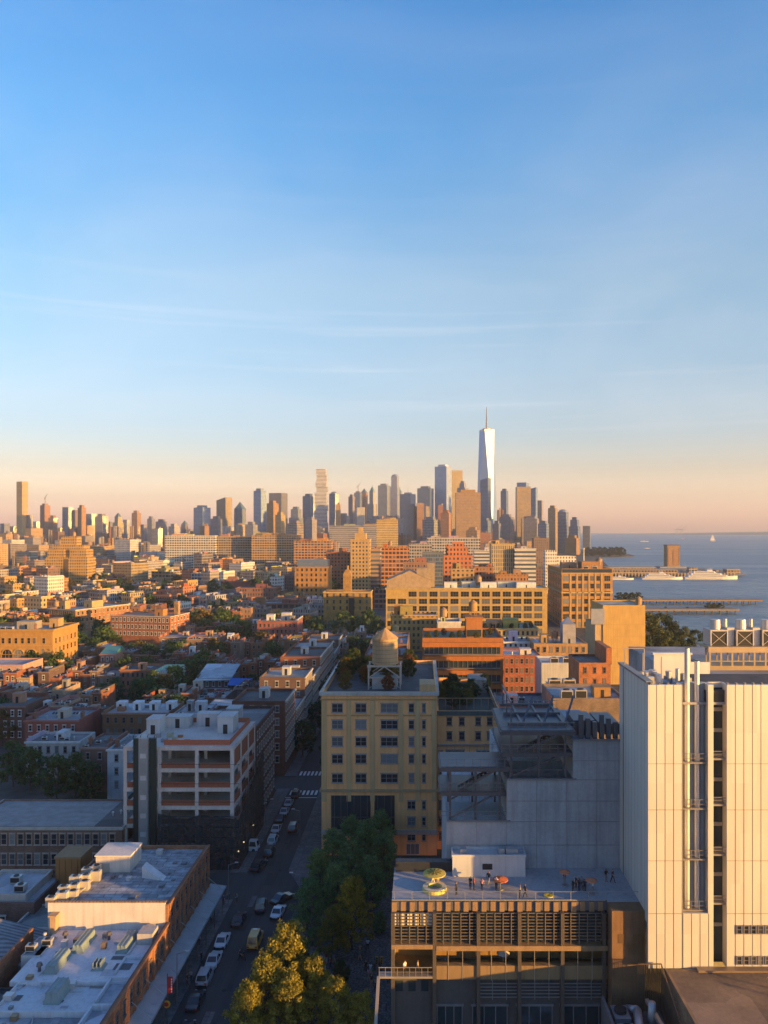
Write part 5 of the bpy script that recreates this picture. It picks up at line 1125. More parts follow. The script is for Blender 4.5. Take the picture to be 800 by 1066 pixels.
# long pale warehouse with regular grid, in two parts
b = fb(172, 224, 557.5, 1300, 'long white warehouse with regular window grid, left of the tan half', 'loft', (.60, .55, .46), 40, feats=3, alpha=.4); b = fb(225, 263, 558.5, 1310, 'tan middle stretch of the long warehouse', 'loft', (.44, .34, .24), 40, feats=3, alpha=.4, tank=True); b = fb(262, 312, 557, 1290, 'orange lit right stretch of long warehouse', 'loft', (.56, .36, .16), 40, feats=3, alpha=.4)
fb(306, 345, 563, 1180, 'orange brick loft block between warehouse and gold tower', 'loft', (.50, .26, .10), 30, feats=2); fb(343, 400, 547, 1500, 'long banded grey office slab below the skyline', 'bands', (.34, .30, .28), 40, feats=2)
# long cream loft building in the middle
b = pb(402, 570, 612, Y=480, d=30, col=(.52, .38, .16), wall='wall', roofcol=(.30, .38, .34), label='long golden loft building with grouped triple windows across the middle', parapet=.8)
def cx_(px): return wx(px, 480) - b.root.location.x
for z in [wz(p, 480) for p in (618.5, 626, 633.5, 641, 649, 657)]:
    for k in range(15):
        p = 408 + k * 10.9
        if z > 22 and p < 425: continue
        b.win('F', cx_(p), z, 5.0, 3.2, '3h', (.30, .22, .11))
b.cornice(1.1, .6, col=(.46, .38, .22)); b.cornice(.4, .25, wz(622.3, 480), (.55, .42, .2), 'F', 'storey_band'); b.grid('L', lin(2, 28, 6), [27, 22, 17], 2.4, 2.8, '3h', (.4, .3, .15))
m = MB(); x0, x1 = cx_(403), cx_(449); zz = b.h
m.poly([(x0, .5, zz + .01), (x1, .5, zz + .01), (x1, .5, zz + 4.6), ((x0 + x1) / 2, .5, zz + 10.2), (x0, .5, zz + 4.6)]); m.poly([(x0 - .4, .3, zz + 4.4), ((x0 + x1) / 2, .3, zz + 10.6), ((x0 + x1) / 2, 26, zz + 10.6), (x0 - .4, 26, zz + 4.4)]); m.poly([((x0 + x1) / 2, .3, zz + 10.6), (x1 + .4, .3, zz + 4.4), (x1 + .4, 26, zz + 4.4), ((x0 + x1) / 2, 26, zz + 10.6)])
m.poly([(x1, .5, zz), (x1, 26, zz), (x1, 26, zz + 4.6), (x1, .5, zz + 4.6)]); m.poly([(x0, 26, zz), (x0, .5, zz), (x0, .5, zz + 4.6), (x0, 26, zz + 4.6)]); gb = b.part('gable', m, 'wall', (.36, .27, .17)); m = MB(); m.box(cx_(434), cx_(447), 2, 10, zz, zz + 12); m.box(cx_(445), cx_(453), 6, 16, zz, zz + 15); b.part('stair_tower', m, 'wall', (.30, .24, .17))
for k in range(5): b.bulkhead(cx_(470 + k * 20), 8 + (k % 2) * 6, 8 + k, 8, 3.5, (.42, .46, .44) if k % 2 else (.60, .60, .56))
b.tank(cx_(500), 14, 2, 4); b.close()
# big brick office block by the river
b = pb(585, 638, 592, Y=520, d=58, col=(.50, .28, .085), wall='brick', roofcol=(.25, .25, .24), label='tall orange brick loft block with pale piers and glazed top storey by the river', parapet=.9)
us = [wx(p, 520) - b.root.location.x for p in (597.5, 604, 610.3, 616.8, 623)]
fz = [b.h - 6.4 - k * 5.05 for k in range(8)]
for z in fz:
    for u in us: b.win('F', u, z, 2.5, 3.2, 'h', (.25, .16, .08))
    for p in (589.5, 632.5): b.win('F', wx(p, 520) - b.root.location.x, z, 4.0, 3.6, '3h', (.4, .34, .24))
    for u in lin(2, 56, 8): b.win('L', u, z, 4.2, 3.2, '3h', (.3, .24, .2))
for p in (594, 601, 607, 613.5, 620, 626.5): m = MB(); u = wx(p, 520) - b.root.location.x; m.box(u - .5, u + .5, -.3, -.002, 0, b.h - 3.4); b.part('pier', m, 'wall', (.54, .38, .18))
b.cornice(.6, .45, b.h - 3.4, (.5, .4, .25)); b.cornice(.9, .3, b.h - 16.2, (.55, .45, .28), 'FL', 'storey_band'); m = MB(); m.box(-b.w / 2 + .5, b.w / 2 - .5, -.14, -.02, b.h - 2.6, b.h - .3); b.part('top_glazing', m, 'clear_glass'); b.bulkhead(6, 12, 14, 14, 5, (.42, .24, .12)); b.bulkhead(-8, 20, 10, 10, 4, (.35, .22, .13)); b.ac(0, 5, sc=2); b.ac(6, 5, sc=2); b.tank(11, 14, 2.2, 4); b.close()
b = pb(628, 672, 630, Y=330, d=24, col=(.45, .295, .095), wall='plaster', roofcol=(.4, .36, .28), label='blank tan stucco wall of a tall building at the river trees', parapet=.5)
m = MB(); m.box(-b.w / 2 - 3.2, -b.w / 2 - .01, .4, 20, 0, b.h - 8); b.part('side_wing', m, 'plaster', (.44, .33, .18)); m = MB(); m.cyl(b.w / 2 - 2, 3, b.zr, b.zr + 3.2, 1.3, n=14); m.cyl(b.w / 2 - 2, 3, b.zr + 3.2, b.zr + 4, 1.4, .1, n=14); b.part('water_tank', m, 'wall', (.42, .30, .17)); m = MB(); m.box(-b.w / 2 - 5, -b.w / 2 + .6, -.3, .3, b.h - 8, b.h - 1.5); b.part('grey_panel', m, 'metal', (.3, .32, .36))
for z in (7, 11.5, 15, 20, 25): m = MB(); m.box(-b.w / 2, b.w / 2, -.02, -.002, z, z + .08); b.part('wall_joint', m, 'wall', (.42, .30, .13))
# terracotta house with glass bands
b = pb(440, 524, 664, Y=262, d=26, col=(.40, .17, .065), wall='wall', roofcol=(.12, .14, .10), label='terracotta terraced apartment house with glazed balconies and planted roof', parapet=.9)
bw = b.w / 2
for k in range(4):
    z = b.h - 4.2 - k * 4.6; m = MB(); m.box(-bw + .6, bw - 1.0, -.12, -.002, z - 1.1, z + 1.1); gl = b.part('balcony_glazing', m, 'clear_glass')
    m = MB()
    for x in step(-bw + .6, 1.6, int((b.w - 1.6) / 1.6) + 1): m.box(x - .06, x + .06, -.3, -.121, z - 1.1, z + 1.1)
    m.box(-bw + .6, bw - 1, -1.0, -.13, z - 1.35, z - 1.12); b.part('frame', m, 'metal', (.30, .27, .24), parent=gl)
    m = MB(); m.box(-bw - .1, bw + .1, -.9, -.003, z + 1.2, z + 2.7); b.part('fascia', m, 'wall', (.46, .18, .06))
m = MB(); m.box(1.5, 7, 6, 14, b.zr, b.zr + 6.5); m.box(1.2, 7.3, 5.7, 14.3, b.zr + 6.51, b.zr + 7.1); b.part('penthouse', m, 'wall', (.45, .2, .08)); b.tank(4, 9, 1.5, 3.0, 1.6, (.45, .28, .13), z=b.zr + 7.1); m = MB(); m.box(1.8, 6.6, 5.9, 5.99, b.zr + .5, b.zr + 2.8); b.part('penthouse_window', m, 'clear_glass'); b.close()
# neighbours in front of the golden lofts
b = fb(400, 418, 661, 380, 'tan brick tower stub with small water tank left of terracotta house', 'wall', (.48, .34, .18), 12, cor=False); b.tank(1.5, 5, 1.4, 2.8, 1.4, (.5, .38, .2))
fb(407, 455, 640, 420, 'ochre house with stepped top in front of long golden lofts', 'punched', (.50, .33, .13), 16, feats=2); fb(456, 480, 647, 400, 'white walled house with roof tank before the golden lofts', 'wall', (.55, .52, .48), 16, feats=1, tank=True)
b = fb(500, 560, 654, 350, 'cream house with long sunlit parapet and planted terrace', 'punched', (.54, .43, .22), 22, feats=2); fb(525, 560, 668, 310, 'white building with four dark windows right of terracotta house', 'punched_tall', (.60, .60, .58), 14, feats=1)
b = pb(524, 563, 682, Y=282, d=16, col=(.28, .09, .06), wall='brick', roofcol=(.5, .5, .5), label='dark red brick house with pale roof and two rows of windows'); rowwin(b, 'F', 7, 4, 1.0, 1.8, 'hs', (.25, .18, .15)); b.bulkhead(2, 5, 4, 4, 2, (.55, .5, .45)); b.vent(-3, 4)
b = pb(556, 612, 670, Y=300, d=20, col=(.40, .27, .15), wall='wall', roofcol=(.35, .32, .3), label='tan brick house with rounded windows below the orange loft block'); rowwin(b, 'F', 8, 4, 1.2, 2.0, 'hs', (.2, .17, .14)); b.bulkhead(4, 4, 5, 6, 7.5, (.30, .30, .32)); b.bulkhead(-5, 7, 3, 4, 3, (.5, .36, .2)); b.tank(-1, 8, 1.3, 2.6, 1.5)
m = MB(); m.cyl(4, 7, b.zr + 7.6, b.zr + 10, 3.2, .2, n=4); b.part('pyramid_roof', m, 'metal', (.22, .27, .36))
b = pb(564, 600, 690, Y=250, d=14, col=(.44, .45, .46), wall='plaster', roofcol=(.4, .4, .4), label='pale grey blank-walled house behind the museum roof stairs'); b.ac(-1, 3, sc=1.6); b.ac(3, 3, sc=1.6)
b = pb(603, 636, 690, Y=222, d=16, col=(.36, .14, .055), wall='brick', roofcol=(.22, .18, .15), label='narrow orange brick house with small windows left of white museum tower'); rowwin(b, 'F', 3, 3, .8, 1.6, 'hs', (.15, .12, .1)); m = MB(); m.box(b.w / 2 - 1.2, b.w / 2 + .3, .01, 15, b.h - .5, b.h + 4.2); b.part('party_wall', m, 'brick', (.36, .13, .05))
b = pb(576, 652, 727, Y=188, d=18, col=(.20, .15, .12), wall='brick', roofcol=(.30, .32, .33), label='low dark house with grey roof units behind museum steps'); b.ac(-5, 3, sc=1.8); b.ac(-1.5, 3.5, sc=1.8); b.bulkhead(4, 4, 4, 4, 2.4, (.46, .28, .12)); b.skylight(-2, 10, 3, 3)
b = pb(574, 600, 716, Y=205, d=9, col=(.46, .45, .44), wall='plaster', roofcol=(.4, .4, .4), label='small pale block carrying two big air handlers behind museum steps')
for x in (-1.9, 1.9): b.ac(x, 3, sc=2.0, col=(.5, .47, .42))
b = pb(520, 575, 735, Y=195, d=16, col=(.16, .15, .15), wall='wall', roofcol=(.16, .17, .18), label='dark cluttered flat roof between ochre wing and museum steps'); b.bulkhead(-3, 4, 3, 3, 2.4); b.skylight(3, 5, 3, 3); b.ac(0, 8); b.vent(5, 3)
# second line towards the skyline, near the river side
b = fb(462, 492, 578, 600, 'coral stepped apartment house with arched top windows', 'punched', (.54, .20, .10), 20, feats=0, cor=False); m = MB(); m.box(-8, 8, 2, 14, b.zr, b.zr + 7); m.box(-4, 5, 4, 11, b.zr + 7.01, b.zr + 11); m.box(-9, -6, 3, 8, b.zr, b.zr + 9); b.part('stepped_top', m, 'punched', (.54, .21, .1))
fb(470, 494, 592, 560, 'sandstone block in front of the coral apartment house', 'punched', (.50, .33, .16), 16, feats=2)
fb(494, 514, 590, 640, 'row of narrow brick chimneys and gables beside coral house', 'punched', (.40, .20, .12), 20, feats=3)
fb(512, 536, 566, 720, 'cream and green-glass apartment tower, left half', 'piers', (.52, .42, .24), 22, feats=2); fb(536, 558, 571, 715, 'glass fronted apartment tower with white floors beside cream half', 'bands', (.48, .47, .43), 22, feats=1)
fb(516, 550, 598, 620, 'orange brick house with pointed gables before the glass apartment tower', 'punched', (.44, .24, .12), 16, feats=3)
fb(568, 580, 573, 800, 'white cubic rooftop house left part', 'punched', (.66, .62, .55), 14, cor=False); fb(580, 600, 579, 810, 'low white cubic house with dark windows by the river road', 'punched', (.66, .62, .55), 14, cor=False)
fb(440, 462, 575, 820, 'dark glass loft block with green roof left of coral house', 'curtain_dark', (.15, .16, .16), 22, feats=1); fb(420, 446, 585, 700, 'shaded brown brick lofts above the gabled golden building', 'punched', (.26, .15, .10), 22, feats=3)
fb(426, 450, 566, 1000, 'grey concrete block with rooftop machines', 'loft', (.33, .30, .27), 24, feats=2); fb(494, 512, 573, 900, 'striped white and dark apartment slab near centre', 'bands', (.50, .48, .45), 20, feats=1)
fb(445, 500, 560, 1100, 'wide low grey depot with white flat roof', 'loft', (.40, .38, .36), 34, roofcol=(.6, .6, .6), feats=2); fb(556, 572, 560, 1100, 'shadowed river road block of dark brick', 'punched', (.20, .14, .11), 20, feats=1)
# flagpole
g = thing('mast', 'tall white mast rising beyond the orange loft block', 'mast', (wx(608, 820), 820, 0)); m = MB(); m.cyl(0, 0, 0, 44, .75, .5, n=10); m.build('pole', M['paint'], g, (.7, .66, .58)); m = MB(); m.cyl(0, 0, 44, 45.5, .9, .9, n=10); m.build('cap', M['paint'], g, (.7, .66, .58))

# ---------------------------------------------------------------- the carpet of other buildings
def blocked(px0, px1, ytop): return False
PAL = [((.30, .13, .08), 'red-brown'), ((.40, .22, .11), 'orange brick'), ((.20, .12, .095), 'dark brown'), ((.48, .38, .25), 'sand coloured'), ((.34, .30, .28), 'grey'), ((.58, .54, .48), 'off-white'), ((.24, .19, .17), 'umber'), ((.46, .30, .14), 'ochre')]
r = random.Random(99); nfill = 0
def fill(Y, x0, x1, hmin, hmax, rot, dens=.9, near=False):
    global nfill
    x = x0
    while x < x1:
        w_ = r.uniform(8, 19) * (1 if Y < 900 else 1.5); d_ = r.uniform(12, 20) * (1 if Y < 900 else 1.6)
        if r.random() < dens:
            hh = r.uniform(hmin, hmax) * (1.5 if r.random() < .12 else 1); ci = r.randrange(8); c = PAL[ci][0]; v = r.uniform(.8, 1.2)
            mat = r.choice(['punched', 'punched', 'punched_tall', 'loft'])
            feat = r.choice(['rooftop tank', 'roof sheds', 'twin chimneys', 'bare roof', 'roof penthouse'])
            tall = 'low' if hh < 13 else ('four-storey' if hh < 18 else 'tall')
            b = Bld(None, 'building', x + w_ / 2, Y + r.uniform(-14, 14), w_, d_, hh, rot + r.choice([0, 0, .02, -.02]), tuple(q * v for q in c) + (r.random(),), mat, ROOFS[r.randrange(6)], parapet=.7, group='low buildings of the middle distance', desc='%s %s building, %s' % (tall, PAL[ci][1], feat))
            if feat == 'rooftop tank': b.tank(r.uniform(-.3, .3) * w_, d_ * .5, 1.7, 3.2)
            if feat in ('roof sheds', 'roof penthouse'):
                for k in range(2 if 'sheds' in feat else 1): b.bulkhead(r.uniform(-.3, .3) * w_, d_ * r.uniform(.15, .5), w_ * r.uniform(.2, .4), d_ * .3, r.uniform(2.2, 4), tuple(q * r.uniform(.8, 1.5) for q in c))
            if 'chimneys' in feat: b.chimney(-w_ * .4, d_ * .3, 2.2); b.chimney(w_ * .4, d_ * .6, 2.2)
            for k in range(r.randint(2, 4)):
                m = MB(); e_ = r.uniform(.5, 1.6); ux_, uy_ = r.uniform(-.38, .38) * w_, r.uniform(.1, .85) * d_; m.box(ux_ - e_, ux_ + e_, uy_ - e_, uy_ + e_, b.zr, b.zr + r.uniform(.6, 2.6), bottom=False); b.part('roof_box', m, 'wall', r.choice([(.55, .53, .5), (.2, .2, .2), (.36, .22, .12), (.45, .36, .24), (.12, .12, .12)]))
            m = MB(); sd = r.choice((-1, 1)); m.box(sd * (w_ / 2 - .3) - .28, sd * (w_ / 2 - .3) + .28, .5, d_ - .5, b.zr, b.h + r.uniform(.4, 1.6), bottom=False); b.part('party_wall', m, 'wall', tuple(q * r.uniform(.8, 1.5) for q in c))
            if r.random() < .5: b.cornice(.6, .35, col=tuple(min(.6, q * 1.3) for q in c), faces='FR')
            nfill += 1
        x += w_ * (1.0 if r.random() < .7 else 1.5)
for Y, px0, px1, hmin, hmax, rot in ((610, -20, 330, 7, 11, -.42), (670, 60, 300, 7, 12, -.42), (520, -20, 46, 9, 14, -.42), (545, 118, 310, 8, 12, -.2), (585, -20, 330, 8, 13, -.42), (640, -20, 300, 8, 14, -.42), (700, -20, 240, 8, 15, -.42), (770, -20, 240, 8, 15, -.4), (840, -20, 345, 9, 16, -.4),
                                    (930, -20, 45, 9, 18, -.4), (930, 95, 345, 9, 17, -.4), (1030, -20, 350, 10, 20, -.4), (1130, -20, 345, 10, 22, -.35), (640, 350, 440, 10, 16, 0), (880, 350, 430, 12, 22, 0), (940, 500, 575, 10, 20, 0)):
    fill(Y, wx(px0, Y), wx(px1, Y), hmin, hmax, rot, dens=.8)
print('fill', nfill)
# farther roofs read as one mass
r = random.Random(123); m = MB()
def prism(m, cx, cy, w_, d_, h_, rot, mi):
    cs, sn = math.cos(rot), math.sin(rot); P = [(cx + x * cs - y * sn, cy + x * sn + y * cs) for x, y in ((-w_ / 2, 0), (w_ / 2, 0), (w_ / 2, d_), (-w_ / 2, d_))]
    for a, b in zip(P, P[1:] + P[:1]): m.poly([(a[0], a[1], 0), (b[0], b[1], 0), (b[0], b[1], h_), (a[0], a[1], h_)], mi)
    m.poly([(p[0], p[1], h_) for p in P], mi)
farm = []
for k, (c, nm) in enumerate(PAL):
    t = NT('far_facade_%d' % k)
    src = M['punched']; cp_ = src.copy(); cp_.name = 'far_facade'; farm.append(cp_)
    for nd in cp_.node_tree.nodes:
        if nd.type == 'OBJECT_INFO':
            rgb = cp_.node_tree.nodes.new('ShaderNodeRGB'); rgb.outputs[0].default_value = (*c, 1); val = cp_.node_tree.nodes.new('ShaderNodeValue'); val.outputs[0].default_value = .15 + .1 * k
            for l in list(cp_.node_tree.links):
                if l.from_node == nd: cp_.node_tree.links.new(rgb.outputs[0] if l.from_socket.name == 'Color' else val.outputs[0], l.to_socket)
Y = 1400
while Y < 5200:
    x = wx(-30, Y); xe = min(wx(560, Y), 250 if Y < 2000 else 420)
    while x < xe:
        w_ = r.uniform(16, 45) * (1 if Y < 2600 else 1.6); d_ = r.uniform(18, 40); px = CX + F * x / Y
        hh = r.uniform(10, 26) if r.random() < .75 else r.uniform(26, 48)
        if r.random() < (.16 if px > 330 and Y > 2000 else (.22 if px < 330 and Y > 1800 else 0)): hh = r.uniform(50, 105) if px > 330 else r.uniform(42, 78); w_ *= .6
        if Y > 2000 and px > 330: hh *= 1.5
        prism(m, x, Y + r.uniform(-40, 40), w_, d_, hh, -.35 if px < 340 else 0.05, r.randrange(8))
        if r.random() < .3: prism(m, x + r.uniform(-4, 4), Y + 6, w_ * .3, 8, hh + r.uniform(3, 7), 0, r.randrange(8))
        for _k in range(2): prism(m, x + r.uniform(-.4, .4) * w_, Y + r.uniform(2, 12), r.uniform(2, 6), r.uniform(3, 7), hh + r.uniform(1.5, 5), 0, r.randrange(8))
        x += w_ * r.uniform(.95, 1.5)
    Y *= 1.055
o = tag(m.build('distant_buildings', farm), 'hazy carpet of distant low rooftops below the skyline', 'buildings'); o['kind'] = 'stuff'
# ---------------------------------------------------------------- skyline
def tower(label, px0, px1, ytop, Y, mat, col, d=None, rot=None, tiers=None, name='skyscraper', crown=None, alpha=None):
    x0, x1 = wx(px0, Y), wx(px1, Y); w_ = x1 - x0; h = wz(ytop, Y)
    if rot is None: rot = -.5 if (int(px0 * 3 + ytop) % 3) else -.33
    if rot: c_, s_ = abs(math.cos(rot)), abs(math.sin(rot)); w_ = w_ / (c_ + s_ * .9)
    d = d or w_ * .9
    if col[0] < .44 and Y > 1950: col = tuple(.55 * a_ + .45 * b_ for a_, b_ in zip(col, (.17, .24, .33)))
    al = RN.random() if alpha is None else alpha
    g = thing(name, label, 'skyscraper', ((x0 + x1) / 2, Y, 0), rot)
    tiers = tiers or [(1, 0, 1)]                    # (width factor, z0 fraction, z1 fraction)
    for k, (f_, za, zb) in enumerate(tiers):
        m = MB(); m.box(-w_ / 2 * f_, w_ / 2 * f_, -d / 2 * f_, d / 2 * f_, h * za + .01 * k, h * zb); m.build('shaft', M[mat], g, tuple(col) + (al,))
    f_ = tiers[-1][0]
    if crown == 'pyramid':
        m = MB(); m.frustum((-w_ / 2 * f_, w_ / 2 * f_, -d / 2 * f_, d / 2 * f_, h), (-.5, .5, -.5, .5, h + w_ * f_ * .8)); m.build('pyramid_roof', M['metal'], g, (.16, .24, .22))
    elif crown == 'spire':
        m = MB(); m.frustum((-w_ / 2 * f_, w_ / 2 * f_, -d / 2 * f_, d / 2 * f_, h), (-1, 1, -1, 1, h + w_ * .75)); m.cyl(0, 0, h + w_ * .75, h + w_ * 1.2, .7, .1, n=6); m.build('spire', M['metal'], g, (.20, .30, .26))
    elif crown == 'dome':
        m = MB(); m.lathe([(w_ * .48 * math.cos(t_), h + w_ * .3 * math.sin(t_)) for t_ in [math.pi / 2 * k / 7 for k in range(8)]], 16); m.build('dome', M['metal'], g, (.25, .28, .3))
    elif crown == 'box':
        m = MB(); m.box(-w_ * .3 * f_, w_ * .3 * f_, -d * .3 * f_, d * .3 * f_, h, h + 7); m.build('plant_room', M['wall'], g, tuple(c * .8 for c in col))
    elif crown == 'crane':
        m = MB(); m.box(-w_ * .3, w_ * .3, -d * .3, d * .3, h, h + 5); m.bar((0, 0, h), (0, 0, h + 26), 1.2, 1.2); m.bar((-5, 0, h + 18), (10, 0, h + 34), 1, 1); m.build('crane', M['metal'], g, (.3, .2, .14))
    elif crown == 'mast':
        m = MB(); m.box(-w_ * .25, w_ * .25, -d * .25, d * .25, h, h + 6); m.cyl(0, 0, h + 6, h + 30, .9, .3, n=6); m.build('mast', M['metal'], g, (.3, .3, .3))
    elif crown == 'slant':
        m = MB(); a, b = w_ / 2 * f_, d / 2 * f_
        m.poly([(-a, -b, h), (a, -b, h), (a, -b, h + w_ * .25)]); m.poly([(a, -b, h), (a, b, h), (a, b, h + w_ * .25), (a, -b, h + w_ * .25)]); m.poly([(a, b, h), (-a, b, h), (a, b, h + w_ * .25)]); m.poly([(-a, -b, h), (a, -b, h + w_ * .25), (a, b, h + w_ * .25), (-a, b, h)]); m.build('slanted_top', M[mat], g, tuple(col) + (al,))
    return g, w_, d, h
GL = (.30, .34, .38); DK = (.10, .12, .15)
# the tall tapering glass tower with a mast
Y1 = 2900; s1 = (517 - 497) * Y1 / F / 1.12
g = thing('skyscraper', 'tallest tapering glass skyscraper with faceted sides and a thin mast', 'skyscraper', (wx(507, Y1), Y1, 0), math.radians(-20))
a = s1 / 2; zt = wz(449.5, Y1); zb = 58; bt = [(-a, -a), (a, -a), (a, a), (-a, a)]; q = a * .9; tp = [(0, -q), (q, 0), (0, q), (-q, 0)]
t = NT('prism_glass'); p = t.obj(); sp_ = t.n('ShaderNodeSeparateXYZ'); t.t.links.new(p, sp_.inputs[0]); fz_ = t.math('FRACT', t.math('DIVIDE', sp_.outputs[2], 4.2))
c = t.mix(t.math('LESS_THAN', fz_, .22), (.22, .35, .56, 1), (.16, .26, .43, 1)); t.P(Base_Color=c, Roughness=.38, Metallic=.2)
m = MB(); m.box(-a, a, -a, a, 0, zb - .01); m.build('podium', M['curtain'], g, (.4, .43, .46, .5))
m = MB()
for k in range(4):
    b0, b1 = bt[k], bt[(k + 1) % 4]; t0, t1 = tp[k], tp[(k + 1) % 4]
    m.poly([(b0[0], b0[1], zb), (b1[0], b1[1], zb), (t0[0], t0[1], zt)]); m.poly([(b1[0], b1[1], zb), (t1[0], t1[1], zt), (t0[0], t0[1], zt)])
m.poly([(x, y, zt) for x, y in tp]); m.build('faceted_shaft', M['prism_glass'], g)
m = MB(); m.poly([(x * .98, y * .98, zt) for x, y in tp]); 
for k in range(4):
    t0, t1 = tp[k], tp[(k + 1) % 4]; m.poly([(t0[0], t0[1], zt), (t1[0], t1[1], zt), (t1[0], t1[1], zt + 7), (t0[0], t0[1], zt + 7)])
m.build('parapet', M['metal'], g, (.42, .42, .42)); m = MB(); m.cyl(0, 0, zt + 4, zt + 11, 17, 17, n=24); m.cyl(0, 0, zt, zt + 14, 4, n=12); m.build('ring', M['metal'], g, (.20, .20, .21))
m = MB(); zs = wz(424, Y1); n_ = 8
for k in range(n_): z0 = zt + 14 + (zs - zt - 14) * k / n_; z1 = zt + 14 + (zs - zt - 14) * (k + 1) / n_; m.cyl(0, 0, z0, z1, 3.6 - .33 * k, 3.4 - .33 * k, n=8); m.cyl(0, 0, z1 - 3, z1, 5.2 - .45 * k, n=8)
m.build('mast', M['metal'], g, (.30, .30, .31))
T = tower
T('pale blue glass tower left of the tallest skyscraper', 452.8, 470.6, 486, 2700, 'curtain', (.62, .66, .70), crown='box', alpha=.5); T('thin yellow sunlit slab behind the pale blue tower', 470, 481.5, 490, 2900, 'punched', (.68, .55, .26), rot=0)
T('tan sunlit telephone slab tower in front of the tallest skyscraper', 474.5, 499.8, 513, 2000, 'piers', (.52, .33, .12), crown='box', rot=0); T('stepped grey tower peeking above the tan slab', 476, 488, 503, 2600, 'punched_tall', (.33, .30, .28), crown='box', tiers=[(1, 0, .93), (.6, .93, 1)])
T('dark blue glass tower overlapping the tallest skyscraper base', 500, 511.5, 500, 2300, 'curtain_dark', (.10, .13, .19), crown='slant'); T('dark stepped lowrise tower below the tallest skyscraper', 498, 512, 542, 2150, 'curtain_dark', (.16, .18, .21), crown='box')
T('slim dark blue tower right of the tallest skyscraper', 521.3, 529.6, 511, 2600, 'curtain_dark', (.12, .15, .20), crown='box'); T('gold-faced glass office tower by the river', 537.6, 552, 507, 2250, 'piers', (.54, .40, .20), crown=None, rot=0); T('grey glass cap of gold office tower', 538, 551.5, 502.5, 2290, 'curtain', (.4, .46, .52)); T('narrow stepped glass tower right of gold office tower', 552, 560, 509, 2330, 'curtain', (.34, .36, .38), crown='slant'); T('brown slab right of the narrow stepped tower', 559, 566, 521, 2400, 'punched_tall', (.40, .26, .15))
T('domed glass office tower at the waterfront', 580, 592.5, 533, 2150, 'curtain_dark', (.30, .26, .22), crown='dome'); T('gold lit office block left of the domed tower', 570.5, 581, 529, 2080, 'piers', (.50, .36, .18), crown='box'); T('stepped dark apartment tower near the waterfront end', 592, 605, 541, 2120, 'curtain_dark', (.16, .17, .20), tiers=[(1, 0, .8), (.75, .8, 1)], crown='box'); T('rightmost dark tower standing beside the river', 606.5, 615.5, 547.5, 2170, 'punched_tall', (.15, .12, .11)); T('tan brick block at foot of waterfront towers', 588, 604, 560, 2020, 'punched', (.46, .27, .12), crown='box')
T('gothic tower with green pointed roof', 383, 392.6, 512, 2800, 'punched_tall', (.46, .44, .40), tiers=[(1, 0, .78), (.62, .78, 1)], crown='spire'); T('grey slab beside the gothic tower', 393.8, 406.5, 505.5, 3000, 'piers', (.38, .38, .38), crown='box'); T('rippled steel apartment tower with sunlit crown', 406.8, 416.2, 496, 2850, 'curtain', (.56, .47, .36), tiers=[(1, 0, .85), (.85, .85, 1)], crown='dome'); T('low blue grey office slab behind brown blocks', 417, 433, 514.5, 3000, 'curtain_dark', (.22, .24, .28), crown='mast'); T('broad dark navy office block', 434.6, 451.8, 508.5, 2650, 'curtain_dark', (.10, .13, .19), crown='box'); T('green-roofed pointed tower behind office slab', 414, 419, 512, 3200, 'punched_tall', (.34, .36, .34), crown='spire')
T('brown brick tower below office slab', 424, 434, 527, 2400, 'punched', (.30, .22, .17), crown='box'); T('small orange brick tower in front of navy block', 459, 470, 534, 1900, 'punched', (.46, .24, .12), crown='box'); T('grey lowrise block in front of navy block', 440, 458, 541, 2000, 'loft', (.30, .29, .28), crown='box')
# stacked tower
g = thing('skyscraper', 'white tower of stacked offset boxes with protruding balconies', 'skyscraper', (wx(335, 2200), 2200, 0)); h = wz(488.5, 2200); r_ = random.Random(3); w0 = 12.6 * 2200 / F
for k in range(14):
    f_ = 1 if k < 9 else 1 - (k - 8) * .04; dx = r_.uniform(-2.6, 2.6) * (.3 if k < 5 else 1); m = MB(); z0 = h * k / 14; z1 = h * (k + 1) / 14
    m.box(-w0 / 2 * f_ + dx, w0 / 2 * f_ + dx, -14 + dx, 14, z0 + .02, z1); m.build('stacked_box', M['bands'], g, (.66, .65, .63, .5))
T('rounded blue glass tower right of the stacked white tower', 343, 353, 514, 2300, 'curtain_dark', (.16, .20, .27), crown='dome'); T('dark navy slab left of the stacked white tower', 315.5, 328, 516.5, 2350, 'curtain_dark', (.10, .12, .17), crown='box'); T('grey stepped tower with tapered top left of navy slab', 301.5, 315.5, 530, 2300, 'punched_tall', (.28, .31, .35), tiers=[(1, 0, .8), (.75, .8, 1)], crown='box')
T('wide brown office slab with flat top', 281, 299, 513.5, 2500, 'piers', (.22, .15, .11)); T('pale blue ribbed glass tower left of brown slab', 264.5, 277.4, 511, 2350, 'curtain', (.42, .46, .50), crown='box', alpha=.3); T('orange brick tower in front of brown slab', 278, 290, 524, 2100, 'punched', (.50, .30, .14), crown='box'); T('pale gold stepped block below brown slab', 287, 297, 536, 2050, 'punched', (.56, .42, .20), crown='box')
T('blue grey tower with pyramid roof', 244.5, 256, 530, 2500, 'punched_tall', (.24, .28, .33), crown='pyramid'); T('sunlit grey and gold tower left of pyramid tower', 226, 241.5, 521, 2450, 'piers', (.48, .38, .24), crown='slant'); T('dark stub tower before the gold tower', 220, 231, 540, 2200, 'punched', (.26, .20, .16), crown='box'); T('glass box tower with gold side, left of centre', 202.3, 219, 528.5, 2400, 'curtain', (.42, .42, .40), crown='box'); T('small ziggurat tower with pointed cap', 188, 197, 546, 2300, 'punched', (.32, .24, .18), tiers=[(1, 0, .7), (.7, .7, 1)], crown='pyramid')
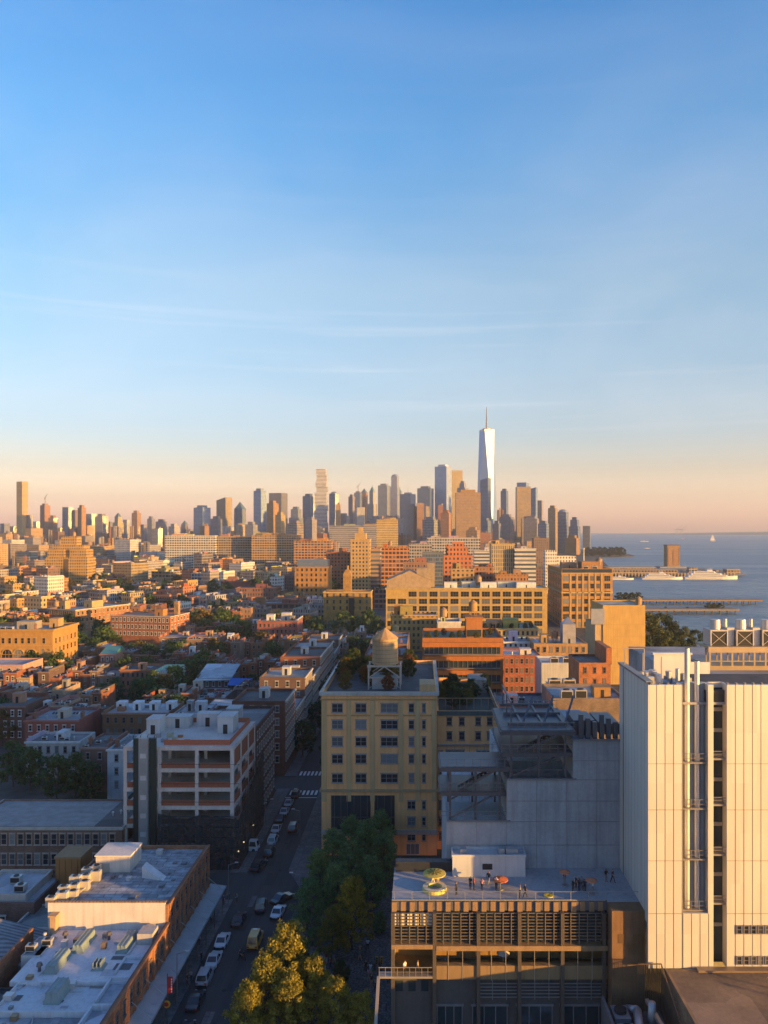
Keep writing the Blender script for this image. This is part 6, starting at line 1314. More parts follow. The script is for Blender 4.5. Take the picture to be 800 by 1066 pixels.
for k, (a_, b_, y_, Y_, mt, c_, cr_, nm) in enumerate([(363, 370, 517, 2500, 'punched', (.34, .20, .14), 'box', 'narrow brown tower right of rounded blue tower'), (369, 377, 513, 2700, 'curtain_dark', (.22, .24, .3), 'crane', 'blue grey tower topped by a crane'), (376, 383, 513, 2750, 'punched', (.50, .28, .18), 'pyramid', 'pinkish tower with pointed top beside the gothic tower'), (352, 364, 537, 2200, 'punched', (.36, .30, .26), 'box', 'squat grey block below the rounded blue tower'),
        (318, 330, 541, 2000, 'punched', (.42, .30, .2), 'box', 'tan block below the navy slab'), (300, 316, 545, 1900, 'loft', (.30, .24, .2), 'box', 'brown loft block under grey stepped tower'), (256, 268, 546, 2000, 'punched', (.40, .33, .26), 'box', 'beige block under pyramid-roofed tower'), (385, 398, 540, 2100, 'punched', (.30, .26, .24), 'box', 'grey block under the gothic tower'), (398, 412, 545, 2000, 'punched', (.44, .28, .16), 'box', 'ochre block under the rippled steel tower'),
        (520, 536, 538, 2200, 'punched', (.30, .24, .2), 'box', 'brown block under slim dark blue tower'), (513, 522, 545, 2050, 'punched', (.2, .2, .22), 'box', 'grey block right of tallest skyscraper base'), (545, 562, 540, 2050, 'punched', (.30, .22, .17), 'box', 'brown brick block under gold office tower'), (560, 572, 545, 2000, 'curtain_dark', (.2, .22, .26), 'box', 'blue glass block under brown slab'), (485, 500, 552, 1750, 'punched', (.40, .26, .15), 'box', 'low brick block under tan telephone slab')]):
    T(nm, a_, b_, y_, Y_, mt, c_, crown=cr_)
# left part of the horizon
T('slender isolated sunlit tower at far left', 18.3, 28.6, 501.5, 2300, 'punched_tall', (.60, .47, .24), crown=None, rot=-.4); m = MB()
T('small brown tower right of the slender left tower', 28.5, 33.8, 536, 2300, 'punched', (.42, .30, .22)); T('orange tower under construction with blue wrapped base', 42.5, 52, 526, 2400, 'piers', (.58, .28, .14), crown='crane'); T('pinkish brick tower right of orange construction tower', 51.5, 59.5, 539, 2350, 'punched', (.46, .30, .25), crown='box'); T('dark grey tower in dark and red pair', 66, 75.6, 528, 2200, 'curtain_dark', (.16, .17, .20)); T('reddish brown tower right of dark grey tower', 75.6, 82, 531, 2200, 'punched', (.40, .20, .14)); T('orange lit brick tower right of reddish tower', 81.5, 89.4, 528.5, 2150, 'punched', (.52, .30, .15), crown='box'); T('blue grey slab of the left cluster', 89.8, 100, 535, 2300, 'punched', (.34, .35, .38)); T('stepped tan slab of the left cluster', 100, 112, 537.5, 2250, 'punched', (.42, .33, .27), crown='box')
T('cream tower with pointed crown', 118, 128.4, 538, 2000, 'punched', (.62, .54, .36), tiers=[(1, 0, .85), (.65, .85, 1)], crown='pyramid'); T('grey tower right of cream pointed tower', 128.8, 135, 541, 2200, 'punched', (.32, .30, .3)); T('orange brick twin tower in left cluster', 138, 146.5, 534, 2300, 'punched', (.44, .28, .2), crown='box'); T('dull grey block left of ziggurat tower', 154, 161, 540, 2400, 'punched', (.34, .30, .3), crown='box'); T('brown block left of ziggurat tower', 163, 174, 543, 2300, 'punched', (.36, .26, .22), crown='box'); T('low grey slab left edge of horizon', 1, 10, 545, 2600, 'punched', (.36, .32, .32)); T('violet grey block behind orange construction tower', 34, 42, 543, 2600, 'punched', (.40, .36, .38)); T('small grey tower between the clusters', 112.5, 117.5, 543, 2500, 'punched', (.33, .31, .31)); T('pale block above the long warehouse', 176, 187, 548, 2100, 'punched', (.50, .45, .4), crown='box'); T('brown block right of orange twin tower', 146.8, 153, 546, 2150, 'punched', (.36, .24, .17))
# ---------------------------------------------------------------- river things
def pier(nm, label, x0, x1, y0, y1, z, col, mat='wall'):
    g = thing(nm, label, 'pier', ((x0 + x1) / 2, y0, 0)); w_ = (x1 - x0) / 2
    m = MB(); m.box(-w_, w_, 0, y1 - y0, z - 1.2, z); m.build('deck', M[mat], g, col); m = MB()
    for k in range(int(w_ / 3)):
        for yy in (.6, y1 - y0 - .6): m.cyl(-w_ + 3 + k * 6, yy, -2.5, z - 1.2, .4, n=6)
    m.build('pile', M['wall'], g, (.12, .09, .06)); return g
pier('pier', 'long low pier crossing the water, farther of the two near piers', wx(640, 700), 300, 694, 706, 2.8, (.27, .19, .12))
pier('pier', 'short green-planted pier with trees, nearer of the two near piers', wx(655, 625), wx(766, 625), 616, 634, 2.4, (.25, .2, .14))
Yp = 1130
g = pier('pier', 'big flat pier with sheds and parked cars behind white boats', 250, wx(768, Yp), 1100, 1250, 3.0, (.2, .19, .18))
gx = g.location.x
m = MB(); m.box(250 - gx, wx(700, Yp) - gx, 5, 25, 3.0, 8); m.box(255 - gx, wx(690, Yp) - gx, 60, 90, 3.01, 9); m.box(wx(750, Yp) - gx, wx(764, Yp) - gx, 6, 20, 3.01, 9); m.box(wx(715, Yp) - gx, wx(724, Yp) - gx, 20, 30, 3.01, 10.5); m.build('shed', M['loft'], g, (.42, .32, .22, .5))
for k in range(40):
    x = 255 - gx + k * 4.6; m = MB(); m.box(x, x + 2, -.6, -.1, -1, 4.2); m.build('fender', M['wall'], g, (.48, .38, .26))
    if k % 2: m = MB(); m.box(x, x + 4, 30 + (k % 5) * 5, 33 + (k % 5) * 5, 3.02, 5 + k % 3); m.build('hut', M['wall'], g, [(.1, .1, .11), (.3, .25, .2), (.2, .1, .08)][k % 3])
g = thing('ventilation_tower', 'square brown brick tower standing in the river at the big pier', 'tower', (wx(701.5, 1330), 1330, 0)); w_ = 6.5 * 1330 / F
m = MB(); m.box(-w_, w_, 0, 20, -2, wz(568, 1330)); m.build('shaft', M['brick'], g, (.42, .27, .15)); m = MB(); m.box(-1.4, 1.4, -.3, -.01, 5, 31); m.box(-w_ + .8, -w_ + 2, -.3, -.01, 5, 33); m.box(w_ - 2, w_ - .8, -.3, -.01, 5, 33); m.build('louvre', M['wall'], g, (.30, .14, .08)); m = MB(); m.box(-w_ - .6, w_ + .6, -.6, 20.6, wz(568, 1330) + .01, wz(568, 1330) + 1.4); m.build('cornice', M['wall'], g, (.2, .13, .09)); m = MB(); m.box(-w_ - 14, w_ + 10, -6, 26, -2, 2); m.build('base', M['concrete'], g, (.3, .28, .25))
def yacht(px0, px1, Y, label, decks=3, cls='boat'):
    x0, x1 = wx(px0, Y), wx(px1, Y); L_ = x1 - x0; g = thing(cls, label, 'boat', ((x0 + x1) / 2, Y, -1.6)); a = L_ / 2; W_ = L_ * .1
    m = MB(); N_ = 10; prev = None
    for k in range(N_ + 1):
        t_ = k / N_; x = -a + L_ * t_; hw = W_ * (min(1, (1 - t_) * 3.2 + .02)) * (.85 + .15 * min(1, t_ * 5)); zt_ = L_ * .045 * (1 + .5 * t_ * t_)
        s_ = [(x, -hw * .7, -.4), (x, -hw, zt_), (x, hw, zt_), (x, hw * .7, -.4)]
        if prev:
            for i in range(4): j = (i + 1) % 4; m.poly([prev[i], s_[i], s_[j], prev[j]])
        else: m.poly(s_[::-1])
        prev = s_
    m.poly(prev); m.build('hull', M['paint'], g, (.70, .68, .64))
    z = L_ * .047
    for k in range(decks):
        f0, f1 = -.86 + .1 * k, .62 - .22 * k; hgt = L_ * .034; m = MB(); m.frustum((a * f0, a * f1, -W_ * (.8 - .1 * k), W_ * (.8 - .1 * k), z), (a * f0, a * (f1 - .07), -W_ * (.76 - .1 * k), W_ * (.76 - .1 * k), z + hgt)); dk = m.build('deck', M['paint'], g, (.72, .70, .66))
        m = MB(); m.box(a * (f0 + .04), a * (f1 - .1), -W_ * (.8 - .1 * k) - .04, W_ * (.8 - .1 * k) + .04, z + hgt * .35, z + hgt * .75); m.build('window_band', M['clear_glass'], dk); z += hgt + .02
    m = MB(); m.cyl(0, 0, z, z + L_ * .07, .15, n=6); m.box(-a * .15, a * .05, -W_ * .3, W_ * .3, z, z + L_ * .03); m.bar((-a * .2, 0, z + L_ * .04), (a * .1, 0, z + L_ * .06), .2, .2); m.build('mast', M['paint'], g, (.6, .6, .6)); return g
yacht(712, 768, 1050, 'longest white excursion boat moored at the end of the big pier', 3); yacht(668, 711, 1046, 'white excursion boat moored in the middle of three', 3); yacht(632, 660, 1040, 'white excursion boat partly behind the orange loft block', 2)
for px, py, l_, nm in ((671, 564, 9, 'white ferry under way on the open river'), (674, 571, 6, 'small white boat just below the ferry on open river'), (711, 561, 4, 'tiny reddish boat on the open river'), (659, 554.6, 5, 'distant white ship near the horizon')):
    Y = 66.6 * F / (py - CY); yacht(px - l_ / 2, px + l_ / 2, Y, nm, 2)
Y = 66.6 * F / (563.5 - CY); g = thing('sailing_boat', 'white-sailed boat on the open river right of the tower', 'sailing boat', (wx(742, Y), Y, -1.6)); m = MB(); m.frustum((-14, 16, -3, 3, 3), (-15, 18, -4, 4, 6)); m.frustum((-12, 12, -2, 2, -.5), (-14, 16, -3, 3, 3)); m.build('hull', M['paint'], g, (.6, .55, .5)); m = MB(); m.poly([(-12, 0, 7), (2, 0, 7), (1, .4, 40)]); m.poly([(3, 0, 7), (14, 0, 7), (3, .4, 36)]); m.poly([(2, .2, 7), (-12, .2, 7), (1, .6, 40)]); m.build('sail', M['cloth'], g, (.75, .7, .62)); m = MB(); m.cyl(2.4, .2, 5, 42, .3, n=6); m.build('mast', M['metal'], g, (.4, .3, .2))
for px, nm in ((705, 'spidery dock crane on the horizon, left one'), (710, 'spidery dock crane on the horizon, right one')):
    g = thing('dock_crane', nm, 'crane', (wx(px, 9000), 9000, 0)); m = MB()
    for x in (-10, 10): m.bar((x, 0, 0), (x, 0, 70), 5, 5)
    m.build('leg', M['metal'], g, (.3, .25, .22)); m = MB(); m.bar((-40, 0, 60), (60, 0, 60), 6, 6); m.bar((0, 0, 70), (60, 0, 110), 4, 4); m.build('boom', M['metal'], g, (.3, .25, .22))
# ---------------------------------------------------------------- trees
def tree_meshes(h, r, n_clump, per, leaf, seed, th=None, shape='round', tr=.22):
    """trunk with limbs, and a crown of separate leaf faces gathered in clumps along the limbs"""
    q = random.Random(seed); th = th or h * .3; T_ = MB(); K = MB()
    pts = [Vector((0, 0, 0))]; n_ = 5
    for k in range(1, n_ + 1): pts.append(Vector((q.uniform(-.04, .04) * h, q.uniform(-.04, .04) * h, h * .86 * k / n_)))
    for k in range(n_): T_.tube(pts[k], pts[k + 1], tr * (1 - k / n_ * .8), tr * (1 - (k + 1) / n_ * .8), 7)
    cl = []
    for k in range(n_clump):
        t_ = (k + q.random()) / n_clump; ang = k * 2.4 + q.uniform(-.6, .6)
        z = th + (h - th) * t_
        if shape == 'round': prof = math.sin(math.pi * min(1, .16 + t_ * .80)) ** .7
        elif shape == 'column': prof = (.35 + .65 * math.sin(math.pi * (.25 + t_ * .72))) * (1 - .35 * t_)
        else: prof = math.sin(math.pi * min(1, .3 + t_ * .66)) ** .5
        rad = r * prof * math.sqrt(q.uniform(.12, 1.0)); c = Vector((rad * math.cos(ang), rad * math.sin(ang), z + q.uniform(-.05, .05) * h))
        cl.append((c, r * (q.uniform(.13, .30) if shape == 'column' else q.uniform(.20, .40))))
        if k % 2 == 0:
            b0 = Vector((0, 0, max(th * .8, c.z - rad * .9))); i = min(n_ - 1, int(b0.z / (h * .86) * n_)); f_ = b0.z / (h * .86) * n_ - i; b0 = pts[i].lerp(pts[i + 1], max(0, min(1, f_)))
            T_.tube(b0, c, tr * .28, .03, 5, cap=False)
    for c, rc in cl:
        for _ in range(per):
            d = Vector((q.gauss(0, 1), q.gauss(0, 1), q.gauss(0, .8))).normalized() * rc * q.random() ** .45
            d.z *= .8
            p = c + d; nn = (d.normalized() + Vector((q.uniform(-1, 1), q.uniform(-1, 1), q.uniform(-.4, 1)))).normalized()
            u = nn.orthogonal().normalized(); v = nn.cross(u); a_ = q.random() * 6.28; u, v = u * math.cos(a_) + v * math.sin(a_), v * math.cos(a_) - u * math.sin(a_)
            s_ = leaf * q.uniform(.6, 1.3)
            K.poly([p - u * s_, p + v * s_ * .55, p + u * s_, p - v * s_ * .55])
    return T_.mesh('trunk', M['bark']), K.mesh('crown', M['leaf'])
def tree(meshes, x, y, sc=1.0, rot=0, col=(.04, .07, .03), label=None, desc=None, group=None, name='tree', hh=6, sz=None):
    g = thing(name, label, 'tree', (x, y, 0), rot, group); g.scale = (sc, sc, sz or sc)
    put('trunk', meshes[0], g, (.11, .085, .065)); put('crown', meshes[1], g, col)
    if desc: AUTO.append((g, desc, hh * sc))
    return g
PLZ = [tree_meshes(9.6, 3.3, 78, 125, .15, s_, th=1.8, shape='column', tr=.16) for s_ in (1, 2, 3)]
BSH = tree_meshes(5.5, 2.3, 30, 150, .16, 5, th=.9, shape='round', tr=.1)
STR = [tree_meshes(9.5, 4.0, 34, 60, .34, s_, th=2.2, tr=.2) for s_ in (11, 12, 13)]
FAR = [tree_meshes(10, 5.0, 26, 26, .75, s_, th=2.0, tr=.25) for s_ in (21, 22, 23)]
LIT = (.25, .225, .04); SHD = (.115, .215, .095)  # one leaf, two colours: sun's yellow put into LIT, SHD for shaded birches
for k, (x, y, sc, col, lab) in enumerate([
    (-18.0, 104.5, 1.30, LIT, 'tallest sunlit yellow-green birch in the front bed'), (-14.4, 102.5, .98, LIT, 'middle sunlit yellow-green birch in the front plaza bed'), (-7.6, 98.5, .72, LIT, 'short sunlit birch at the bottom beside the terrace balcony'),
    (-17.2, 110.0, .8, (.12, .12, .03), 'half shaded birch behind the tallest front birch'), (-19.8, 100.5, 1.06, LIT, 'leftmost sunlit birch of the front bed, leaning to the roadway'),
    (-10.8, 121.5, 1.12, (.27, .22, .03), 'sunlit golden birch standing alone in plaza centre'), (-13.6, 118.5, .8, (.16, .15, .03), 'smaller sunlit birch left of the golden plaza birch'),  # sun cannot reach the lone birch; its light is put into golden leaves
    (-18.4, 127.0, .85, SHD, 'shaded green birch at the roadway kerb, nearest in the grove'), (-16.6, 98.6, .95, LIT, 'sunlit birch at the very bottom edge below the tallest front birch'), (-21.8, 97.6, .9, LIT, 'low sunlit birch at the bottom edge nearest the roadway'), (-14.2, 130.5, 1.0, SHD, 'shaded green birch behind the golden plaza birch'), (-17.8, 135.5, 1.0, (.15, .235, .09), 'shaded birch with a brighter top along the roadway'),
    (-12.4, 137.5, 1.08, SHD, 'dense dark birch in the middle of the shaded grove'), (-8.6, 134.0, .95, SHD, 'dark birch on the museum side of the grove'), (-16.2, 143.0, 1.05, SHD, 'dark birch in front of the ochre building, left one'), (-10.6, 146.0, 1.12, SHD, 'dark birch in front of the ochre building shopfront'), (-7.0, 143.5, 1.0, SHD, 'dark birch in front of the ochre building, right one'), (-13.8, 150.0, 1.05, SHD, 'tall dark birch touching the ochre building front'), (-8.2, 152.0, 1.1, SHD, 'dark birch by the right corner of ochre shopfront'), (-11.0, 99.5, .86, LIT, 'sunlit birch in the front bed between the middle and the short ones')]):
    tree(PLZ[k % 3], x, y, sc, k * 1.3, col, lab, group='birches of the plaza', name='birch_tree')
for k, (x, y) in enumerate([(-15.2, 112), (-19.2, 113.5), (-11.8, 112.6), (-9.0, 106), (-17, 123), (-6.8, 127), (-15.5, 126)]):
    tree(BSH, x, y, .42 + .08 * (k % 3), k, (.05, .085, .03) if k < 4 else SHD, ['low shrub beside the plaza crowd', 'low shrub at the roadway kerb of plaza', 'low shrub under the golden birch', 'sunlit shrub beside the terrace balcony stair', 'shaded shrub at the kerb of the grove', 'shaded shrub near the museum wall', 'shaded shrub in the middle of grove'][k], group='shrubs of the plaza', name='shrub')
# dark trees along the narrow street
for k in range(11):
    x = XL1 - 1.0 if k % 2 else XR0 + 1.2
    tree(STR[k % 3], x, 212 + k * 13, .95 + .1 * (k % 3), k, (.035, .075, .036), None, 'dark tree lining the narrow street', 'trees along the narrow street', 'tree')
# trees between the houses: (px, py of crown top, height, colour)
TREES = [(14, 782, 9, 0), (32, 788, 8.5, 0), (60, 796, 9, 0), (78, 794, 8.5, 0), (92, 800, 8, 0), (86, 665, 11, 0), (74, 672, 10, 0), (98, 668, 10, 0), (146, 672, 10, 2), (136, 676, 10, 0), (156, 676, 11, 0), (130, 690, 10, 0), (160, 706, 9, 1), (150, 712, 9, 0), (172, 708, 9, 2), (185, 700, 9, 0), (196, 692, 10, 0), (206, 690, 9, 0), (120, 712, 8, 0), (108, 716, 8, 0),
         (212, 641, 12, 3), (206, 646, 11, 2), (238, 646, 12, 4), (246, 648, 12, 4), (254, 652, 11, 1), (230, 655, 10, 0), (228, 628, 12, 0), (246, 626, 11, 0), (262, 668, 9, 0), (262, 706, 7, 0), (276, 704, 7.5, 0), (290, 702, 8, 1), (304, 706, 7, 0), (318, 702, 9, 0), (330, 708, 9, 0), (274, 688, 10, 0), (358, 642, 13, 0), (372, 648, 13, 0), (384, 640, 13, 0), (392, 652, 12, 0), (352, 660, 11, 0), (368, 668, 11, 0), (346, 686, 10, 0), (384, 670, 11, 0),
         (316, 664, 9, 0), (330, 654, 10, 0), (112, 612, 10, 0), (124, 604, 11, 0), (134, 610, 11, 0), (140, 618, 10, 2), (100, 600, 12, 0), (150, 590, 11, 0), (172, 606, 11, 0), (214, 598, 11, 0), (222, 606, 11, 1), (240, 598, 11, 0), (24, 600, 10, 0), (30, 610, 10, 0), (190, 622, 11, 0), (176, 628, 11, 2), (120, 638, 9, 0), (200, 668, 9, 1), (178, 672, 9, 0), (322, 606, 12, 0), (348, 606, 12, 0), (58, 640, 10, 2), (30, 648, 10, 2), (290, 640, 9, 0), (266, 604, 12, 0), (284, 600, 11, 0), (396, 612, 12, 0)]
TC = [((.05, .098, .042), 'dark green'), ((.075, .125, .04), 'mid green'), ((.10, .085, .03), 'bronze green'), ((.20, .13, .025), 'golden'), ((.13, .17, .03), 'bright yellow-green')]
for k, (px, py, hh, ci) in enumerate(TREES):
    Y = (H - hh) * F / (py - CY); near = Y < 420
    ms = STR[k % 3] if near else FAR[k % 3]; sc = hh / (9.5 if near else 10) * 1.18
    tree(ms, wx(px, Y), Y, sc, k * .9, TC[ci][0], None, '%s tree between the village houses' % TC[ci][1], 'trees between the village houses', 'tree', 9, None)
q = random.Random(77)
for k in range(64):
    Y = q.uniform(235, 520); px = q.uniform(-5, 330 if Y > 300 else 250); ci = q.choice([0, 0, 0, 0, 1, 1, 2])
    tree(STR[k % 3] if Y < 420 else FAR[k % 3], wx(px, Y), Y, q.uniform(1.05, 1.45), k * 1.1, TC[ci][0], None, '%s tree between the village houses' % TC[ci][1], 'trees between the village houses', 'tree', 9)
q = random.Random(5)
for k in range(46):
    Y = q.uniform(560, 1250); px = q.uniform(-10, 345); col, nm = TC[q.choice([0, 0, 0, 1, 2])]
    tree(FAR[k % 3], wx(px, Y), Y, q.uniform(1.0, 1.5), k, col, None, '%s tree among the far roofs' % nm, 'trees among the far roofs', 'tree', 9)
# riverside park
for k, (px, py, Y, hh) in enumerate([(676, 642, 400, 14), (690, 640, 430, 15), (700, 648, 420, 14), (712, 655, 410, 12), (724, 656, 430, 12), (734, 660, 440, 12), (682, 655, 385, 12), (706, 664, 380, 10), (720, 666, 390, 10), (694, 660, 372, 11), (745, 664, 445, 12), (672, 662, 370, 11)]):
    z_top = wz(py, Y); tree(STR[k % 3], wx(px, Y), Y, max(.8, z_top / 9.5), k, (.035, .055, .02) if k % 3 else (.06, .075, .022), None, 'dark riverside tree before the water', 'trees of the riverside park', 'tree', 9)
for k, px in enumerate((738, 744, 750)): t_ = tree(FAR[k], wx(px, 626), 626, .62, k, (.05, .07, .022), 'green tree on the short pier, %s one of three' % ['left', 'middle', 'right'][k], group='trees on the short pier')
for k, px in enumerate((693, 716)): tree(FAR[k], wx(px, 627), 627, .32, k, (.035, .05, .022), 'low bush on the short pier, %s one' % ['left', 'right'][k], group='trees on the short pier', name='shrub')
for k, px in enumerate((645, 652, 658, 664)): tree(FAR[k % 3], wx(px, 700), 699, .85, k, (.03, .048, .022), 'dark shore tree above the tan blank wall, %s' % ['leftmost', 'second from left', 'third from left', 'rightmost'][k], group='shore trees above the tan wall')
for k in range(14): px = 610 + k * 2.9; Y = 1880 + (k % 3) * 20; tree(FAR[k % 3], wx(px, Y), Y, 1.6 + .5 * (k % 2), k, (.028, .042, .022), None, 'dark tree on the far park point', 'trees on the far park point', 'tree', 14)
# roof garden greenery (things standing on the roofs)
for k in range(26):
    x = q.uniform(-19, -2.5); y = q.uniform(162, 190); col = [(.03, .06, .025), (.05, .075, .025), (.16, .06, .025), (.12, .10, .03)][k % 4]
    t_ = tree(BSH, x, y, q.uniform(.5, .95), k, col, None, '%s potted shrub on the ochre roof garden' % ['dark green', 'green', 'reddish', 'golden'][k % 4], 'shrubs on the ochre roof garden', 'shrub', 4); t_.location.z = 31.7
for k in range(16):
    x = q.uniform(4, 15); y = q.uniform(163, 188); col = [(.03, .06, .025), (.09, .11, .03), (.05, .075, .025)][k % 3]
    t_ = tree(BSH, x, y, q.uniform(.45, .8), k, col, None, '%s shrub on the wing roof garden' % ['dark green', 'yellow-green', 'green'][k % 3], 'shrubs on the wing roof garden', 'shrub', 4); t_.location.z = 27.1
for k in range(9):
    t_ = tree(BSH, wx(446, 262) + k * 2.7, 264 + (k % 3) * 5, .45, k, (.045, .07, .025) if k % 2 else (.09, .10, .03), None, '%s shrub on the terracotta house roof' % (['yellow-green', 'dark green'][k % 2]), 'shrubs on the terracotta house roof', 'shrub', 4); t_.location.z = wz(664, 262) - .9
for k in range(8):
    t_ = tree(BSH, wx(505 + k * 7, 352), 352 + (k % 2) * 4, .5, k, (.05, .07, .025), None, 'green shrub on the cream terrace house', 'shrubs on the cream terrace house', 'shrub', 4); t_.location.z = wz(654, 350) - .9

# ---------------------------------------------------------------- cars
def car_proto(kind):
    B = MB(); suv = kind != 'sedan'; Lc = 4.7 if kind != 'van' else 5.2; hb = .95 if suv else .82; ht = {'sedan': 1.45, 'suv': 1.75, 'van': 2.1}[kind]; a = Lc / 2
    secs = [(-a, .62, .42, hb * .72), (-a + .12, .80, .30, hb * .92), (-a + .8, .90, .24, hb), (0, .92, .22, hb + .02), (a - 1.2, .90, .24, hb - .02), (a - .3, .84, .28, hb - .14), (a, .64, .40, hb - .3)]
    prev = None
    for y, hw, z0, z1 in secs:
        s_ = [(-hw, y, z0), (-hw, y, z1 - .12), (-hw * .9, y, z1), (hw * .9, y, z1), (hw, y, z1 - .12), (hw, y, z0)]
        if prev:
            for i in range(6): j = (i + 1) % 6; B.poly([prev[i], prev[j], s_[j], s_[i]])
        else: B.poly(s_)
        prev = s_
    B.poly(prev[::-1])
    if kind == 'sedan': c0, r0, r1, c1 = -a + .75, -a + 1.55, a - 2.35, a - 1.4
    else: c0, r0, r1, c1 = -a + .12, -a + .45, a - 2.1, a - 1.25
    hw, rw = .84, .68
    def cab(y0, y1, w0, z0, z1, yy0, yy1, w1):
        pass
    lo = [(-hw, c0, hb - .02), (hw, c0, hb - .02), (hw, c1, hb - .04), (-hw, c1, hb - .04)]; hi = [(-rw, r0, ht), (rw, r0, ht), (rw, r1, ht), (-rw, r1, ht)]
    for i in range(4): j = (i + 1) % 4; B.poly([lo[i], lo[j], hi[j], hi[i]])
    B.poly(hi)
    body = B.mesh('body', M['car_paint'])
    def pane(i, k0, k1, o, t0=.12, t1=.9):
        j = (i + 1) % 4; lo_i, lo_j, hi_i, hi_j = map(Vector, (lo[i], lo[j], hi[i], hi[j]))
        A = lo_i.lerp(lo_j, k0).lerp(hi_i.lerp(hi_j, k0), t0); Bq = lo_i.lerp(lo_j, k1).lerp(hi_i.lerp(hi_j, k1), t0); Cq = lo_i.lerp(lo_j, k1).lerp(hi_i.lerp(hi_j, k1), t1); D = lo_i.lerp(lo_j, k0).lerp(hi_i.lerp(hi_j, k0), t1)
        n_ = (Bq - A).cross(D - A).normalized() * .015; m = MB(); m.poly([A + n_, Bq + n_, Cq + n_, D + n_]); return m
    gl = [('rear_window', pane(0, .08, .92, 0).mesh('rear_window', M['clear_glass'])), ('windscreen', pane(2, .07, .93, 0).mesh('windscreen', M['clear_glass']))]
    for i in (1, 3):
        gl.append(('side_window', pane(i, .08, .47, 0).mesh('side_window', M['clear_glass']))); gl.append(('side_window', pane(i, .53, .92, 0).mesh('side_window', M['clear_glass'])))
    w_ = MB(); w_.tube((-.11, 0, 0), (.11, 0, 0), .33, .33, 16); wm = w_.mesh('wheel', M['tyre']); r_ = MB(); r_.tube((-.12, 0, 0), (.12, 0, 0), .2, .2, 12); rm = r_.mesh('rim', M['chrome'])
    hl = MB(); hl.box(-.17, .17, -.03, .05, -.07, .07); hlm = hl.mesh('headlight', M['lamp_white']); tlm = hl.mesh('taillight', M['lamp_red'])
    bm = MB(); bm.box(-.78, .78, -.06, .06, -.1, .1); bmm = bm.mesh('bumper', M['dark'])
    def make(x, y, rz, col, label, taxi=False, lights=False, desc=None, group='cars on the street'):
        g = thing('car', label, 'car', (x, y, .006), rz, group)
        put('body', body, g, col)
        for nm, me in gl: put(nm, me, g)
        for sx in (-1, 1):
            for yy in (-a + .95, a - .95):
                wv = put('wheel', wm, g, None, (sx * .80, yy, .33)); put('rim', rm, wv)
            put('headlight', hlm if not lights else HL_ON, g, None, (sx * .58, a - .1, hb - .3)); put('taillight', tlm, g, None, (sx * .60, -a + .03, hb - .22))
        put('bumper', bmm, g, None, (0, -a + .03, .42)); put('bumper', bmm, g, None, (0, a - .06, .42))
        if taxi:
            m = MB(); m.box(-.35, .35, -.1, .1, ht, ht + .22); m.build('roof_sign', M['lamp_white'], g)
        return g
    m_ = MB(); m_.box(-.17, .17, -.03, .05, -.07, .07); HL_ON = m_.mesh('headlight', M['headlight_on'])
    return make
SED, SUV, VAN = car_proto('sedan'), car_proto('suv'), car_proto('van')
def at(px, py): Y = yd(py); return wx(px, Y), Y
WHT, SLV, BLK, NVY, YEL = (.62, .62, .62), (.33, .35, .37), (.012, .012, .014), (.02, .03, .05), (.62, .30, .02)
CARS = [(SED, 232, 982, WHT, 0, 'silver-white parked car, farthest of the three pale cars by the canopy'), (SED, 223, 1002, (.5, .51, .52), 0, 'white parked car in the middle of three pale cars by the canopy'), (SUV, 214, 1020, SLV, 0, 'grey parked car, nearest of the three pale cars by the canopy'), (SED, 204, 1045, BLK, 0, 'black parked car in deep shade ahead of the bottom edge'), (SED, 193, 1078, BLK, 0, 'black parked car cut by the bottom edge'),
        (VAN, 266, 982, YEL, 0, 'yellow taxi driving in the middle of the street'), (SED, 249, 960, (.03, .03, .035), 0, 'black parked car with white roof edge before the pale cars'), (SUV, 272, 946, BLK, .1, 'black SUV driving at the street crossing'), (SED, 290, 952, (.58, .60, .63), -.1, 'white car driving beside the shaded grove'), (SED, 294, 938, BLK, -.6, 'black car turning near the shaded grove'),
        (SUV, 270, 904, (.02, .022, .025), -.2, 'black car at the corner of the crossing'), (SUV, 281, 889, (.02, .015, .014), 0, 'dark car first in the parked line past the crossing'), (SUV, 284.5, 877, (.5, .52, .55), 0, 'silver car second in the parked line past the crossing'), (SED, 288, 865, (.45, .48, .52), 0, 'light grey car third in the parked line past the crossing'), (SED, 292, 854, (.03, .035, .04), 0, 'dark car fourth in the parked line past the crossing'), (SED, 296.5, 847, (.40, .44, .48), 0, 'light grey car fifth in the parked line past the crossing'), (SED, 301, 838, (.42, .43, .45), 0, 'light grey car last in the parked line, before the crosswalk'), (SUV, 305.5, 864, (.05, .05, .05), 0, 'dark car driving away near the ochre building'), (SUV, 308, 829, (.1, .05, .03), 0, 'dark red-brown taxi waiting at the crosswalk')]
for mk_, px, py, col, rz, lab in CARS:
    x, y = at(px, py); mk_(x, y, rz, col, lab, taxi='taxi' in lab)
for px, py, lab, rz in ((257, 885, 'white van parked by the scaffold in the cross street', 1.5), (238, 893, 'dark grey van standing in the cross street', 1.2), (223, 884, 'white delivery van with orange stripe in the cross street', 1.57)):
    x, y = at(px, py); VAN(x, y, rz, WHT if 'white' in lab else (.08, .09, .09), lab)
x, y = at(567, 1078); VAN(x, 93, 1.57, WHT, 'white van top seen at the foot of the museum')

